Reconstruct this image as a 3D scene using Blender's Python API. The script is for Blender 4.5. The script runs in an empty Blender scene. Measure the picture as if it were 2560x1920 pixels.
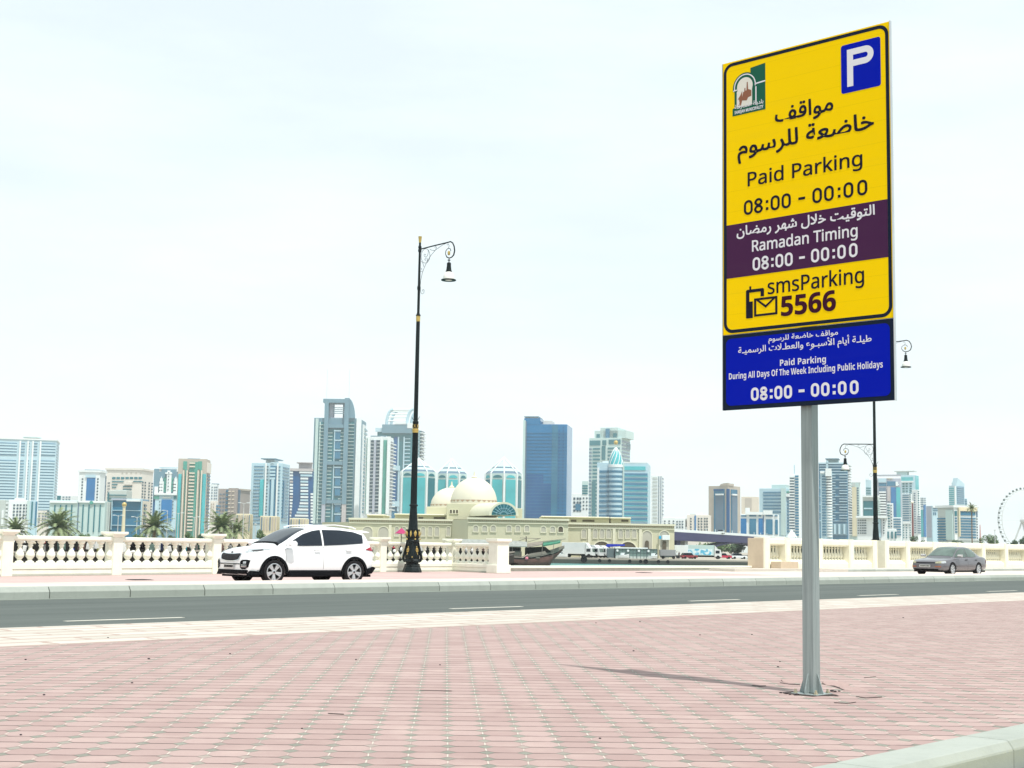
import bpy, bmesh, math, random, unicodedata
from mathutils import Vector, Matrix
random.seed(7)
sc = bpy.context.scene
COL = sc.collection
PI = math.pi
# ---------------------------------------------------------------- camera
F, HC = 3500.0, 1.1                                   # focal length in photo pixels, eye height
PT, RL = math.atan((1361 - 960) / F), math.atan(0.0165)
R0, U0, FW = Vector((1, 0, 0)), Vector((0, -math.sin(PT), math.cos(PT))), Vector((0, math.cos(PT), math.sin(PT)))
RC = math.cos(RL) * R0 + math.sin(RL) * U0
UC = math.cos(RL) * U0 - math.sin(RL) * R0
cam = bpy.data.cameras.new('camera'); camo = bpy.data.objects.new('camera', cam); COL.objects.link(camo)
cam.sensor_width = 36; cam.lens = F / 2560 * 36; cam.clip_start = 0.1; cam.clip_end = 20000
camo.matrix_world = Matrix(((RC.x, UC.x, -FW.x, 0), (RC.y, UC.y, -FW.y, 0), (RC.z, UC.z, -FW.z, HC), (0, 0, 0, 1)))
sc.camera = camo
# ---------------------------------------------------------------- sky, sun, exposure
SUN_EL, SUN_AZ = math.radians(66), math.atan2(0.55, -0.83)        # azimuth measured from +Y towards +X
w = bpy.data.worlds.new('World'); sc.world = w; w.use_nodes = True
nt = w.node_tree; nt.nodes.clear()
def wn(t, **k):
    n = nt.nodes.new(t)
    for a, b in k.items(): setattr(n, a, b)
    return n
out = wn('ShaderNodeOutputWorld'); bg = wn('ShaderNodeBackground'); sky = wn('ShaderNodeTexSky', sky_type='NISHITA', sun_disc=False)
sky.sun_elevation = SUN_EL; sky.sun_rotation = SUN_AZ; sky.dust_density = 3.0; sky.air_density = 1.0
bg.inputs['Strength'].default_value = 0.1
tc = wn('ShaderNodeTexCoord'); mp = wn('ShaderNodeMapping'); mp.inputs['Scale'].default_value = (1.3, 1.3, 6.0)
nz = wn('ShaderNodeTexNoise'); nz.inputs['Scale'].default_value = 2.2; nz.inputs['Detail'].default_value = 6; nz.inputs['Roughness'].default_value = 0.55
rp = wn('ShaderNodeValToRGB'); rp.color_ramp.elements[0].position = 0.33; rp.color_ramp.elements[1].position = 0.66
rp.color_ramp.elements[0].color = (0.79,) * 3 + (1,); rp.color_ramp.elements[1].color = (0.97,) * 3 + (1,)
mx = wn('ShaderNodeMix', data_type='RGBA')
mx.inputs['B'].default_value = (7.6, 8.5, 8.65, 1)          # thin high cloud veil
L = nt.links.new
L(tc.outputs['Generated'], mp.inputs['Vector']); L(mp.outputs[0], nz.inputs['Vector']); L(nz.outputs['Fac'], rp.inputs['Fac'])
L(rp.outputs['Color'], mx.inputs['Factor']); L(sky.outputs[0], mx.inputs['A']); L(mx.outputs['Result'], bg.inputs['Color']); L(bg.outputs[0], out.inputs['Surface'])
sl = bpy.data.lights.new('sun', 'SUN'); sl.energy = 3.4; sl.angle = math.radians(0.9); sl.color = (1, 0.955, 0.9)
so = bpy.data.objects.new('sun', sl); COL.objects.link(so)
sd = Vector((math.sin(SUN_AZ) * math.cos(SUN_EL), math.cos(SUN_AZ) * math.cos(SUN_EL), math.sin(SUN_EL)))
so.rotation_euler = sd.to_track_quat('Z', 'Y').to_euler(); so.location = sd * 60
vs = sc.view_settings
sc.display_settings.display_device = 'sRGB'; vs.view_transform = 'Standard'; vs.look = 'None'; vs.gamma = 1; vs.use_curve_mapping = False; vs.exposure = 0.4
sc.render.engine = 'CYCLES'
cy = sc.cycles; cy.use_denoising = True; cy.max_bounces = 6; cy.diffuse_bounces = 3; cy.glossy_bounces = 3; cy.transmission_bounces = 4
cy.transparent_max_bounces = 8; cy.volume_bounces = 2; cy.caustics_reflective = False; cy.caustics_refractive = False
try: cy.denoiser = 'OPENIMAGEDENOISE'
except Exception: pass
# ---------------------------------------------------------------- measuring helpers (photo pixel -> world)
EYE = Vector((0, 0, HC))
def ray(x, y): return FW * F + RC * (x - 1280) - UC * (y - 960)
def gz(x, y, z=0.0):
    d = ray(x, y); return EYE + d * ((z - HC) / d.z)
def at(x, y, Y):
    d = ray(x, y); return EYE + d * (Y / d.y)
def onplane(x, y, p, n):
    d = ray(x, y); return EYE + d * ((p - EYE).dot(n) / d.dot(n))
RA = math.radians(42.3)                                # the road runs at this angle
RU, RN = Vector((math.sin(RA), math.cos(RA), 0)), Vector((-math.cos(RA), math.sin(RA), 0))   # along / towards far side
def SO(s, o, z=0.0): return RU * s + RN * o + Vector((0, 0, z))
def col_s(x, o, y=1400): return onplane(x, y, RN * o, RN).dot(RU)
# ---------------------------------------------------------------- mesh builder
class MB:
    def __init__(s): s.v = []; s.f = []; s.m = []; s.cur = 0; s.T = None
    def add(s, vs_, fs):
        b = len(s.v)
        for p in vs_:
            p = Vector(p); s.v.append(s.T @ p if s.T else p)
        for f in fs: s.f.append(tuple(b + i for i in f)); s.m.append(s.cur)
        return s
    def box(s, x0, x1, y0, y1, z0, z1):
        return s.add([(x0, y0, z0), (x1, y0, z0), (x1, y1, z0), (x0, y1, z0), (x0, y0, z1), (x1, y0, z1), (x1, y1, z1), (x0, y1, z1)],
                     [(0, 3, 2, 1), (4, 5, 6, 7), (0, 1, 5, 4), (1, 2, 6, 5), (2, 3, 7, 6), (3, 0, 4, 7)])
    def quad(s, a, b, c, d): return s.add([a, b, c, d], [(0, 1, 2, 3)])
    def loft(s, rings, closed=True, cap0=True, cap1=True):
        n = len(rings[0]); vs_ = [p for r in rings for p in r]; fs = []
        for k in range(len(rings) - 1):
            for i in range(n if closed else n - 1):
                j = (i + 1) % n; fs.append((k * n + i, k * n + j, (k + 1) * n + j, (k + 1) * n + i))
        if cap0: fs.append(tuple(range(n))[::-1])
        if cap1: fs.append(tuple((len(rings) - 1) * n + i for i in range(n)))
        return s.add(vs_, fs)
    def lathe(s, prof, n=16, c=(0, 0, 0), cap=True, sq=None):
        rings = []
        for r, z in prof:
            ring = []
            for i in range(n):
                a = 2 * PI * i / n
                ring.append((c[0] + r * math.cos(a), c[1] + r * math.sin(a), c[2] + z))
            rings.append(ring)
        return s.loft(rings, True, cap, cap)
    def tube(s, pts, r, n=6, cap=True):
        pts = [Vector(p) for p in pts]; rs = r if isinstance(r, (list, tuple)) else [r] * len(pts); rings = []; pr = None
        for i, p in enumerate(pts):
            t = (pts[min(i + 1, len(pts) - 1)] - pts[max(i - 1, 0)]).normalized()
            if pr is None:
                pr = t.cross(Vector((0, 0, 1)) if abs(t.z) < 0.9 else Vector((1, 0, 0))).normalized()
            pr = (pr - t * pr.dot(t)).normalized(); q = t.cross(pr)
            rings.append([p + (pr * math.cos(2 * PI * k / n) + q * math.sin(2 * PI * k / n)) * rs[i] for k in range(n)])
        return s.loft(rings, True, cap, cap)
    def prism(s, poly, f0, f1):
        """poly: 2D points; f0/f1 map (a, b) to the two faces"""
        n = len(poly); A = [f0(*p) for p in poly]; B = [f1(*p) for p in poly]
        return s.add(A + B, [tuple(range(n))[::-1], tuple(range(n, 2 * n))] + [(i, (i + 1) % n, n + (i + 1) % n, n + i) for i in range(n)])
    def build(s, name, mats, parent=None, smooth=False, bevel=0, seg=2, ang=35, loc=None, rz=None, fix=True):
        me = bpy.data.meshes.new(name); me.from_pydata([tuple(p) for p in s.v], [], s.f)
        for m in (mats if isinstance(mats, (list, tuple)) else [mats]): me.materials.append(m)
        me.polygons.foreach_set('material_index', s.m)
        if fix or bevel:
            bm = bmesh.new(); bm.from_mesh(me)
            if fix: bmesh.ops.recalc_face_normals(bm, faces=bm.faces)
            if bevel:
                es = [e for e in bm.edges if len(e.link_faces) == 2 and e.calc_face_angle(0) > math.radians(30)]
                bmesh.ops.bevel(bm, geom=es, offset=bevel, segments=seg, affect='EDGES', profile=0.6, clamp_overlap=True)
            bm.to_mesh(me); bm.free()
        if smooth:
            me.polygons.foreach_set('use_smooth', [True] * len(me.polygons))
            try: me.set_sharp_from_angle(angle=math.radians(ang))
            except Exception: pass
        o = bpy.data.objects.new(name, me); COL.objects.link(o)
        if parent: o.parent = parent
        if loc is not None: o.location = loc
        if rz is not None: o.rotation_euler = (0, 0, rz)
        return o
def tag(o, label=None, cat=None, group=None, kind=None):
    if label: o['label'] = label
    if cat: o['category'] = cat
    if group: o['group'] = group
    if kind: o['kind'] = kind
    return o
def thing(name, label, cat, loc=(0, 0, 0), rz=0.0, group=None):
    o = bpy.data.objects.new(name, None); COL.objects.link(o); o.location = loc; o.rotation_euler = (0, 0, rz); o.empty_display_size = 0.3
    return tag(o, label, cat, group)
def dup(o, loc=None, rz=None, label=None, group=None, parent=None, scale=None):
    c = o.copy(); COL.objects.link(c)
    if parent is not None: c.parent = parent
    for ch in list(o.children): dup(ch, parent=c)
    if loc is not None: c.location = loc
    if rz is not None: c.rotation_euler = (0, 0, rz)
    if scale is not None: c.scale = scale
    if label: c['label'] = label
    if group: c['group'] = group
    return c
# ---------------------------------------------------------------- materials
class NT:
    def __init__(s, name):
        s.mat = bpy.data.materials.new(name); s.mat.use_nodes = True; s.t = s.mat.node_tree; s.t.nodes.clear()
        s.out = s.n('ShaderNodeOutputMaterial'); s.bs = s.n('ShaderNodeBsdfPrincipled'); s.l(s.bs.outputs[0], s.out.inputs['Surface'])
    def n(s, t, **k):
        nd = s.t.nodes.new(t)
        for a, b in k.items(): setattr(nd, a, b)
        return nd
    def l(s, a, b): s.t.links.new(a, b)
    def put(s, sock, v):
        if hasattr(v, 'is_output') or isinstance(v, bpy.types.NodeSocket): s.l(v, sock)
        else: sock.default_value = v
    def m(s, op, a, b=0.0, c=0.0):
        nd = s.n('ShaderNodeMath', operation=op)
        for i, v in enumerate((a, b, c)): s.put(nd.inputs[i], v)
        return nd.outputs[0]
    def mix(s, f, a, b):
        nd = s.n('ShaderNodeMix', data_type='RGBA'); s.put(nd.inputs['Factor'], f)
        s.put(nd.inputs['A'], a if not isinstance(a, tuple) else (*a[:3], 1)); s.put(nd.inputs['B'], b if not isinstance(b, tuple) else (*b[:3], 1))
        return nd.outputs['Result']
    def noise(s, vec, scale, detail=3, rough=0.5):
        nd = s.n('ShaderNodeTexNoise'); s.l(vec, nd.inputs['Vector']); nd.inputs['Scale'].default_value = scale
        nd.inputs['Detail'].default_value = detail; nd.inputs['Roughness'].default_value = rough
        return nd.outputs['Fac']
    def ramp(s, f, *st):
        nd = s.n('ShaderNodeMapRange'); s.put(nd.inputs[0], f)
        for i, v in enumerate(st): nd.inputs[1 + i].default_value = v
        return nd.outputs[0]
    def obj(s): return s.n('ShaderNodeTexCoord').outputs['Object']
    def pos(s): return s.n('ShaderNodeNewGeometry').outputs['Position']
    def bump(s, h, strength, dist):
        nd = s.n('ShaderNodeBump'); s.l(h, nd.inputs['Height']); nd.inputs['Strength'].default_value = strength; nd.inputs['Distance'].default_value = dist
        s.l(nd.outputs[0], s.bs.inputs['Normal'])
    def set(s, rough=0.6, metal=0.0, spec=0.5, coat=0.0):
        s.bs.inputs['Roughness'].default_value = rough; s.bs.inputs['Metallic'].default_value = metal
        s.bs.inputs['Specular IOR Level'].default_value = spec; s.bs.inputs['Coat Weight'].default_value = coat; s.bs.inputs['Coat Roughness'].default_value = 0.04
_mc = {}
def M(name, rgb, rough=0.65, metal=0.0, var=0.12, scale=3.0, bump=0.0, spec=0.5, coat=0.0, stretch=None, streak=0.0):
    if name in _mc: return _mc[name]
    t = NT(name); t.set(rough, metal, spec, coat); v = t.obj()
    if stretch:
        mp_ = t.n('ShaderNodeMapping'); mp_.inputs['Scale'].default_value = stretch; t.l(v, mp_.inputs['Vector']); v = mp_.outputs[0]
    nz_ = t.noise(v, scale, 5, 0.6)
    d = tuple(c * (1 - var) for c in rgb); u = tuple(min(1, c * (1 + var)) for c in rgb)
    t.l(t.mix(t.ramp(nz_, 0.3, 0.7, 0.0, 1.0), d, u), t.bs.inputs['Base Color'])
    if bump: t.bump(t.noise(v, scale * 6, 4, 0.6), bump, 0.01)
    _mc[name] = t.mat
    return t.mat
# ================================================================ SETTING
RZ = math.atan2(RU.y, RU.x)                              # local x = along the road, local y = across it
def slab(name, s0, s1, o0, o1, z0, z1, mat, parent=None, kind='structure'):
    o = MB().box(s0, s1, o0, o1, z0, z1).build(name, mat, parent, rz=RZ)
    if parent is None: tag(o, kind=kind)
    else: o.rotation_euler = (0, 0, 0)
    return o
def paver_mat(name, ang, px, py, ax0, by0, red_a, red_b, dia, pale, dark, ra=.215, rb=.27, vj=.028, hj=.014, dust=(.62, .5, .44), dustamt=.5):
    t = NT(name); t.set(0.82, 0, 0.25)
    sp = t.n('ShaderNodeSeparateXYZ'); pos = t.pos(); t.l(pos, sp.inputs[0]); X, Y = sp.outputs[0], sp.outputs[1]
    wob = t.m('MULTIPLY', t.m('SUBTRACT', t.noise(pos, 1.1, 2), 0.5), 0.06)
    wob2 = t.m('MULTIPLY', t.m('SUBTRACT', t.noise(pos, 6.0, 2), 0.5), 0.07)
    c_, s_ = math.cos(ang), math.sin(ang)
    b = t.m('ADD', t.m('MULTIPLY', X, s_), t.m('MULTIPLY', Y, c_)); a = t.m('SUBTRACT', t.m('MULTIPLY', X, c_), t.m('MULTIPLY', Y, s_))
    a = t.m('ADD', t.m('ADD', t.m('DIVIDE', t.m('SUBTRACT', a, ax0), px), wob), wob2)
    b = t.m('ADD', t.m('ADD', t.m('DIVIDE', t.m('SUBTRACT', b, by0), py), wob2), wob)
    ia, ib = t.m('FLOOR', a), t.m('FLOOR', b)
    da = t.m('SUBTRACT', .5, t.m('ABSOLUTE', t.m('SUBTRACT', t.m('FRACT', a), .5)))      # distance to column line
    db = t.m('SUBTRACT', .5, t.m('ABSOLUTE', t.m('SUBTRACT', t.m('FRACT', b), .5)))
    dm = t.m('ADD', t.m('DIVIDE', da, ra), t.m('DIVIDE', db, rb))                          # 1 on the diamond's edge
    isd = t.ramp(dm, .97, 1.03, 1, 0)
    edge = t.ramp(t.m('ABSOLUTE', t.m('SUBTRACT', dm, 1.0)), .05, .14, 1, 0)
    hjn = t.m('MULTIPLY', t.ramp(db, hj * .6, hj * 1.8, 1, 0), t.m('SUBTRACT', 1, isd))
    vjn = t.m('MULTIPLY', t.ramp(da, vj * .8, vj * 1.2, 1, 0), t.m('SUBTRACT', 1, isd))
    cid = t.n('ShaderNodeCombineXYZ'); t.l(ia, cid.inputs[0]); t.l(ib, cid.inputs[1])
    wn_ = t.n('ShaderNodeTexWhiteNoise', noise_dimensions='3D'); t.l(cid.outputs[0], wn_.inputs['Vector'])
    cr = t.n('ShaderNodeCombineXYZ'); t.l(t.m('ROUND', a), cr.inputs[0]); t.l(t.m('ROUND', b), cr.inputs[1])
    wd = t.n('ShaderNodeTexWhiteNoise', noise_dimensions='3D'); t.l(cr.outputs[0], wd.inputs['Vector'])
    fine = t.noise(pos, 60, 4, .7); mid = t.noise(pos, 2.2, 5, .6); big = t.noise(pos, .35, 3, .5)
    red = t.mix(wn_.outputs['Value'], red_a, red_b)
    red = t.mix(t.ramp(fine, .3, .75, 0, .35), red, tuple(c * .8 for c in red_a))
    red = t.mix(t.m('MULTIPLY', t.ramp(mid, .5, .78, 0, 1), dustamt), red, dust)
    red = t.mix(t.ramp(big, .45, .75, 0, .25), red, tuple(c * .86 for c in red_b))
    dcol = t.mix(t.m('MULTIPLY', wd.outputs['Value'], .55), dia, tuple(min(1, c * 1.5) for c in dia))
    dcol = t.mix(t.ramp(t.noise(pos, 3.1, 3), .5, .68, 0, .55), dcol, red_b)
    col = t.mix(isd, red, dcol)
    wfac = t.ramp(t.noise(pos, 4.0, 3), .35, .5, .25, 1)
    col = t.mix(t.m('MULTIPLY', vjn, t.m('MULTIPLY', wfac, .9)), col, pale)
    jf = t.ramp(t.noise(pos, 5.5, 2), .32, .6, .4, 1)
    col = t.mix(t.m('MULTIPLY', hjn, jf), col, dark); col = t.mix(t.m('MULTIPLY', edge, t.m('MULTIPLY', jf, .75)), col, dark)
    t.l(col, t.bs.inputs['Base Color'])
    hgt = t.m('SUBTRACT', t.m('ADD', t.m('MULTIPLY', fine, .12), t.m('MULTIPLY', wn_.outputs['Value'], .25)), t.m('MAXIMUM', t.m('MAXIMUM', hjn, edge), vjn))
    t.bump(hgt, .55, .012)
    return t.mat
def flat_mat(name, base, alt, rough=.85, s1=.6, s2=30, amt=.5, bump=.2):
    t = NT(name); t.set(rough, 0, .3); p = t.pos()
    c = t.mix(t.ramp(t.noise(p, s1, 5, .6), .35, .7, 0, amt), base, alt)
    f = t.noise(p, s2, 4, .7); c = t.mix(t.ramp(f, .35, .75, 0, .35), c, tuple(x * .78 for x in base)); t.l(c, t.bs.inputs['Base Color'])
    if bump: t.bump(f, bump, .006)
    return t.mat
def stone_mat(name, base, alt, joint=None):
    t = NT(name); t.set(.8, 0, .3); p = t.pos()
    isl = t.n('ShaderNodeNewGeometry').outputs['Random Per Island']
    c = t.mix(isl, base, alt); c = t.mix(t.ramp(t.noise(p, 2.5, 6, .65), .45, .8, 0, .5), c, tuple(x * .78 for x in base))
    mp_ = t.n('ShaderNodeMapping'); mp_.inputs['Scale'].default_value = (14, 14, 1.2); t.l(p, mp_.inputs['Vector'])
    c = t.mix(t.ramp(t.noise(mp_.outputs[0], 1.0, 4, .6), .55, .8, 0, .35), c, tuple(x * .7 for x in alt))
    t.l(c, t.bs.inputs['Base Color']); t.bump(t.noise(p, 40, 4, .7), .25, .008)
    return t.mat
paver = paver_mat('red paver', math.radians(-2.57), .206, .222, gz(1119, 1905).x * math.cos(math.radians(2.57)) + gz(1119, 1905).y * math.sin(math.radians(2.57)), .05,
                  (.328, .234, .218), (.405, .302, .282), (.19, .195, .165), (.53, .48, .42), (.10, .077, .07), ra=.225, rb=.285, vj=.022, hj=.043, dustamt=.25)
def asphalt_mat():
    t = NT('asphalt'); t.set(.88, 0, .3); p = t.pos(); ob = t.obj()
    mp_ = t.n('ShaderNodeMapping'); mp_.inputs['Scale'].default_value = (.05, 1.1, 1); t.l(ob, mp_.inputs['Vector']); tr = t.noise(mp_.outputs[0], 1.0, 4, .55)
    c = t.mix(t.ramp(tr, .35, .68, 0, 1), (.056, .073, .067), (.088, .106, .098)); c = t.mix(t.ramp(t.noise(p, .35, 5, .6), .5, .75, 0, .4), c, (.045, .057, .054))
    f = t.noise(p, 70, 4, .75); c = t.mix(t.ramp(f, .3, .75, 0, .45), c, (.13, .14, .13)); t.l(c, t.bs.inputs['Base Color']); t.bump(f, .4, .008)
    return t.mat
asphalt = asphalt_mat()
cream_pave = flat_mat('cream paving', (.60, .545, .49), (.48, .37, .33), .85, .5, 35, .6, .2)
pink_pave = flat_mat('pink paving', (.46, .335, .315), (.52, .42, .385), .85, .5, 25, .6, .2)
def strip_mat():
    t = NT('cream strip'); t.set(.85, 0, .3); ob = t.obj()
    br = t.n('ShaderNodeTexBrick'); br.offset = .5; br.inputs['Scale'].default_value = 1; br.inputs['Brick Width'].default_value = 1.25; br.inputs['Row Height'].default_value = .42
    br.inputs['Mortar Size'].default_value = .05; br.inputs['Mortar Smooth'].default_value = .25; br.inputs['Color1'].default_value = (.50, .48, .43, 1); br.inputs['Color2'].default_value = (.42, .40, .35, 1)
    br.inputs['Mortar'].default_value = (.36, .28, .24, 1)
    mp_ = t.n('ShaderNodeMapping'); mp_.inputs['Location'].default_value = (0.3, .12, 0); t.l(ob, mp_.inputs['Vector'])
    nz_ = t.n('ShaderNodeTexNoise'); nz_.inputs['Scale'].default_value = 5; t.l(ob, nz_.inputs['Vector'])
    va = t.n('ShaderNodeVectorMath', operation='MULTIPLY_ADD'); va.inputs[1].default_value = (.16, .06, 0); t.l(nz_.outputs['Color'], va.inputs[0]); t.l(mp_.outputs[0], va.inputs[2])
    t.l(va.outputs[0], br.inputs['Vector'])
    c = t.mix(t.ramp(t.noise(ob, 1.4, 5), .5, .75, 0, .35), br.outputs['Color'], (.43, .34, .3)); t.l(c, t.bs.inputs['Base Color']); t.bump(br.outputs['Fac'], .3, -.006)
    return t.mat
ground_m = flat_mat('sandy ground', (.36, .31, .24), (.42, .37, .3), .9, .02, 3, .6, 0)
tag(MB().box(-9000, 9000, -3000, 16000, -6, -4.2).build('ground', ground_m), kind='structure')
def water_mat():
    t = NT('creek water'); t.set(.35, 0, .25); p = t.pos()
    mp_ = t.n('ShaderNodeMapping'); mp_.inputs['Scale'].default_value = (.5, 1.6, 1); t.l(p, mp_.inputs['Vector'])
    t.l(t.mix(t.noise(mp_.outputs[0], .08, 3), (.045, .17, .165), (.07, .22, .20)), t.bs.inputs['Base Color']); t.bump(t.noise(mp_.outputs[0], 1.2, 5, .65), .9, .25)
    return t.mat
water_m = water_mat()
tag(MB().box(-1600, 1600, -60, 1400, -4.0, -3.0).build('water', water_m), kind='structure')
quay_m = flat_mat('quay concrete', (.40, .37, .31), (.3, .28, .24), .9, .15, 6, .6, .3)
# the far shore: a quay slab whose front edge turns away behind the bridge
shore = [(-1500, 330), (150, 322), (196, 340), (203, 372), (165, 470), (260, 620), (1500, 700), (1500, 3200), (-1500, 3200)]
tag(MB().prism(shore, lambda a, b: (a, b, -4.1), lambda a, b: (a, b, -1.7)).build('far_shore', quay_m), kind='structure')
quay_dark = flat_mat('dark quay wall', (.075, .08, .07), (.12, .115, .1), .9, .4, 6, .6, .3)  # darker tone for the quay face than for its top
tag(MB().prism([(-1500, 329.6), (150, 321.6), (196.4, 339.8), (196, 341), (149.8, 322.4), (-1500, 330.4)], lambda a, b: (a, b, -4.2), lambda a, b: (a, b, -2.05)).build('quay_wall', quay_dark), kind='structure')
OK_ = gz(2280, 1871.5).dot(RN)                             # kerb line of the island we stand beside
slab('near_pavement', -40, 330, OK_, 13.25, -.6, 0.0, paver)
slab('cream_strip', -40, 330, 13.25, 15.99, -.6, 0.002, strip_mat())
near_road = slab('near_road', -60, 330, OK_ - 14, OK_ - .31, -.7, -.15, asphalt)
kerb_m = stone_mat('kerb stone', (.30, .33, .295), (.36, .39, .355))
def kerb_run(name, s0, s1, o_face, o_back, zb, zt, ln, gap=.012, cham=.05, sgn=1):
    mb = MB(); s = s0
    while s < s1:
        e = min(s + ln * random.uniform(.93, 1.07), s1); j = random.uniform(-.004, .004)
        prof = [(o_face + j, zb), (o_face + j, zt - cham), (o_face + sgn * cham * .7 + j, zt + j * .5), (o_back, zt + j * .5), (o_back, zb)]
        mb.prism(prof, lambda a, b: (s, a, b), lambda a, b: (e - gap, a, b)); s = e
    return tag(mb.build(name, kerb_m, rz=RZ, bevel=.006, seg=1), kind='structure')
kerb_run('kerb', -20, 120, OK_ - .30, OK_ + .0, -.25, .012, 1.5)
yl = M('yellow road paint', (.62, .5, .05), .7)
slab('edge_line', -20, 120, OK_ - .62, OK_ - .42, -.15, -.146, yl)
slab('road', -60, 700, 15.99, 26.25, -.9, -.15, asphalt)
gutter_m = flat_mat('concrete gutter', (.22, .25, .22), (.18, .21, .185), .85, .6, 20, .5, .2)
slab('gutter', -60, 700, 25.95, 26.22, -.15, -.145, gutter_m)
kerb_run('kerb', -40, 400, 26.22, 26.62, -.3, .09, 1.9, .018, .10)
white_paint = flat_mat('road paint', (.62, .6, .52), (.42, .41, .36), .7, 3, 40, .8, .1)
for i, (xa, xb) in enumerate([(165, 459), (1127, 1304), (1724, 1846), (2147, 2243), (2469, 2541)]):
    oc = 19.15
    sa, sb = col_s(xa, oc, 1500), col_s(xb, oc, 1490)
    o = slab('lane_marking', sa, sb, oc - .06, oc + .06, -.15, -.146, white_paint)
slab('lane_marking', -30, col_s(-300, 19.15, 1540), 19.09, 19.21, -.15, -.146, white_paint)
ZP = -.11                                                # the parking ground behind the raised strip lies lower
slab('far_pavement', -60, 700, 26.62, 29.0, -3.6, .08, cream_pave)
slab('pink_paving', -60, 57, 29.0, 43.0, -3.6, ZP, pink_pave)
slab('parking_strip', 57, 700, 29.0, 46.0, -3.6, ZP, cream_pave)
slab('quay_edge', -60, 57, 43.0, 45.0, -3.6, ZP, cream_pave)
rk0 = col_s(2112, 39.0, 1430)
kerb_run('kerb', rk0 + .4, 400, 39.0, 39.25, -.2, .03, 1.5)
tile_m = flat_mat('cream tile', (.56, .525, .46), (.48, .43, .37), .8, .7, 25, .5, .15)
slab('raised_pavement', rk0 + .4, 400, 39.25, 42.2, -.2, .025, tile_m)
slab('raised_pavement', 62, rk0 + .4, 40.6, 42.2, -.2, .02, tile_m)
mb = MB()
mb.prism([(rk0 - 3.4, ZP + .004), (rk0 + .4, ZP + .004), (rk0 + .4, .025)], lambda a, b: (a, 39.0, b), lambda a, b: (a, 40.6, b))
ramp = tag(mb.build('ramp', tile_m, rz=RZ), kind='structure')
strp = flat_mat('pink tile', (.36, .28, .23), (.42, .34, .29), .8, 2, 25, .5, .1)
mb = MB()
zz = lambda s: ZP + .004 + (s - rk0 + 3.4) / 3.8 * .131 + .004
for k in range(7):
    sa = rk0 - 3.2 + k * .5
    mb.quad((sa, 39.02, zz(sa)), (sa + .2, 39.02, zz(sa + .2)), (sa + .9, 40.58, zz(min(sa + .9, rk0 + .4))), (sa + .7, 40.58, zz(min(sa + .7, rk0 + .4))))
tag(mb.build('ramp_stripes', strp, ramp), kind='structure')
iron = M('cast iron', (.045, .04, .038), .7, .3)
for (x0, x1, y0) in ((322, 375, 1450), (1597, 1622, 1432)):
    p, q = gz(x0, y0, ZP), gz(x1, y0, ZP); m_ = (p + q) / 2; hw = (q - p).length / 2
    t_ = thing('manhole_cover', 'dark metal drain cover in the pink paving beside the white car' if x0 < 500 else 'dark metal drain cover in the pale paving in front of the water gap', 'manhole cover', (m_.x, m_.y, ZP + .001), RZ, 'drain covers')
    MB().box(-hw, hw, -hw * .8, hw * .8, 0, .012).build('frame', iron, t_, bevel=.003)
    mb = MB()
    for k in range(6): mb.box(-hw * .85, hw * .85, -hw * .66 + k * hw * .24, -hw * .66 + k * hw * .24 + hw * .12, .0125, .02)
    mb.build('grate', iron, t_)
# ================================================================ PARKING SIGN
SB = gz(2029, 1735)
SIGN = thing('parking_sign', 'yellow and blue paid parking sign on a galvanised steel post', 'parking sign', SB, -RA)
EV, PY = -RN, -.095                                       # panel's own x axis, panel plane in the sign's frame
def sxy(x, y, dy=0.0):
    p = onplane(x, y, SB + RU * (PY + dy), RU); return (p - SB).dot(EV), p.z
def z1(a, b): return 1780 + a * 480 / 1531, 40 + b * 480 / 1531
def z2(a, b): return 1780 + a * 480 / 1475, 500 + b * 480 / 1475
cs = [sxy(1809, 155), sxy(2228, 57), sxy(2232, 1002), sxy(1806, 1025)]
PX0, PX1 = (cs[0][0] + cs[3][0]) / 2, (cs[1][0] + cs[2][0]) / 2
PZ1, PZ0 = (cs[0][1] + cs[1][1]) / 2, (cs[2][1] + cs[3][1]) / 2
def paint(name, rgb, rough=.5):
    t = NT(name); t.set(rough, 0, .04); o_ = t.obj()
    mp_ = t.n('ShaderNodeMapping'); mp_.inputs['Scale'].default_value = (1.2, 1, 7); mp_.inputs['Rotation'].default_value = (0, .1, 0); t.l(o_, mp_.inputs['Vector'])
    c = t.mix(t.ramp(t.noise(mp_.outputs[0], 1.5, 5, .6), .5, .8, 0, .22), rgb, tuple(x * .82 + .02 for x in rgb)); t.l(c, t.bs.inputs['Base Color'])
    if name == 'sign yellow':
        sx = t.n('ShaderNodeSeparateXYZ'); t.l(o_, sx.inputs[0]); fr = t.m('FRACT', t.m('DIVIDE', sx.outputs[2], .171)); c = t.mix(t.ramp(t.m('ABSOLUTE', t.m('SUBTRACT', fr, .5)), .008, .02, .22, 0), c, (.62, .40, .0)); t.l(c, t.bs.inputs['Base Color'])
    t.bump(t.noise(o_, 1.1, 2), .25, .02)
    return t.mat
yel, navy, purp, blue, whit, maroon, ink, green = (paint('sign yellow', (1.0, .66, .001)), paint('sign navy', (.012, .02, .04)), paint('sign purple', (.07, .022, .07)),
    paint('sign blue', (.002, .012, .42)), paint('sign white', (.80, .78, .82)), paint('sign maroon', (.05, .010, .026)), paint('sign ink', (.016, .016, .03)), paint('sign green', (.02, .12, .075)))
pale_y, brown_s = paint('sign cream', (.78, .74, .66)), paint('sign brown', (.30, .13, .08))
galv = M('galvanised steel', (.285, .335, .33), .5, .15, .22, 75, .1, stretch=(1, 1, .02))
alum = M('aluminium edge', (.62, .64, .64), .4, .6, .08)
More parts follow.
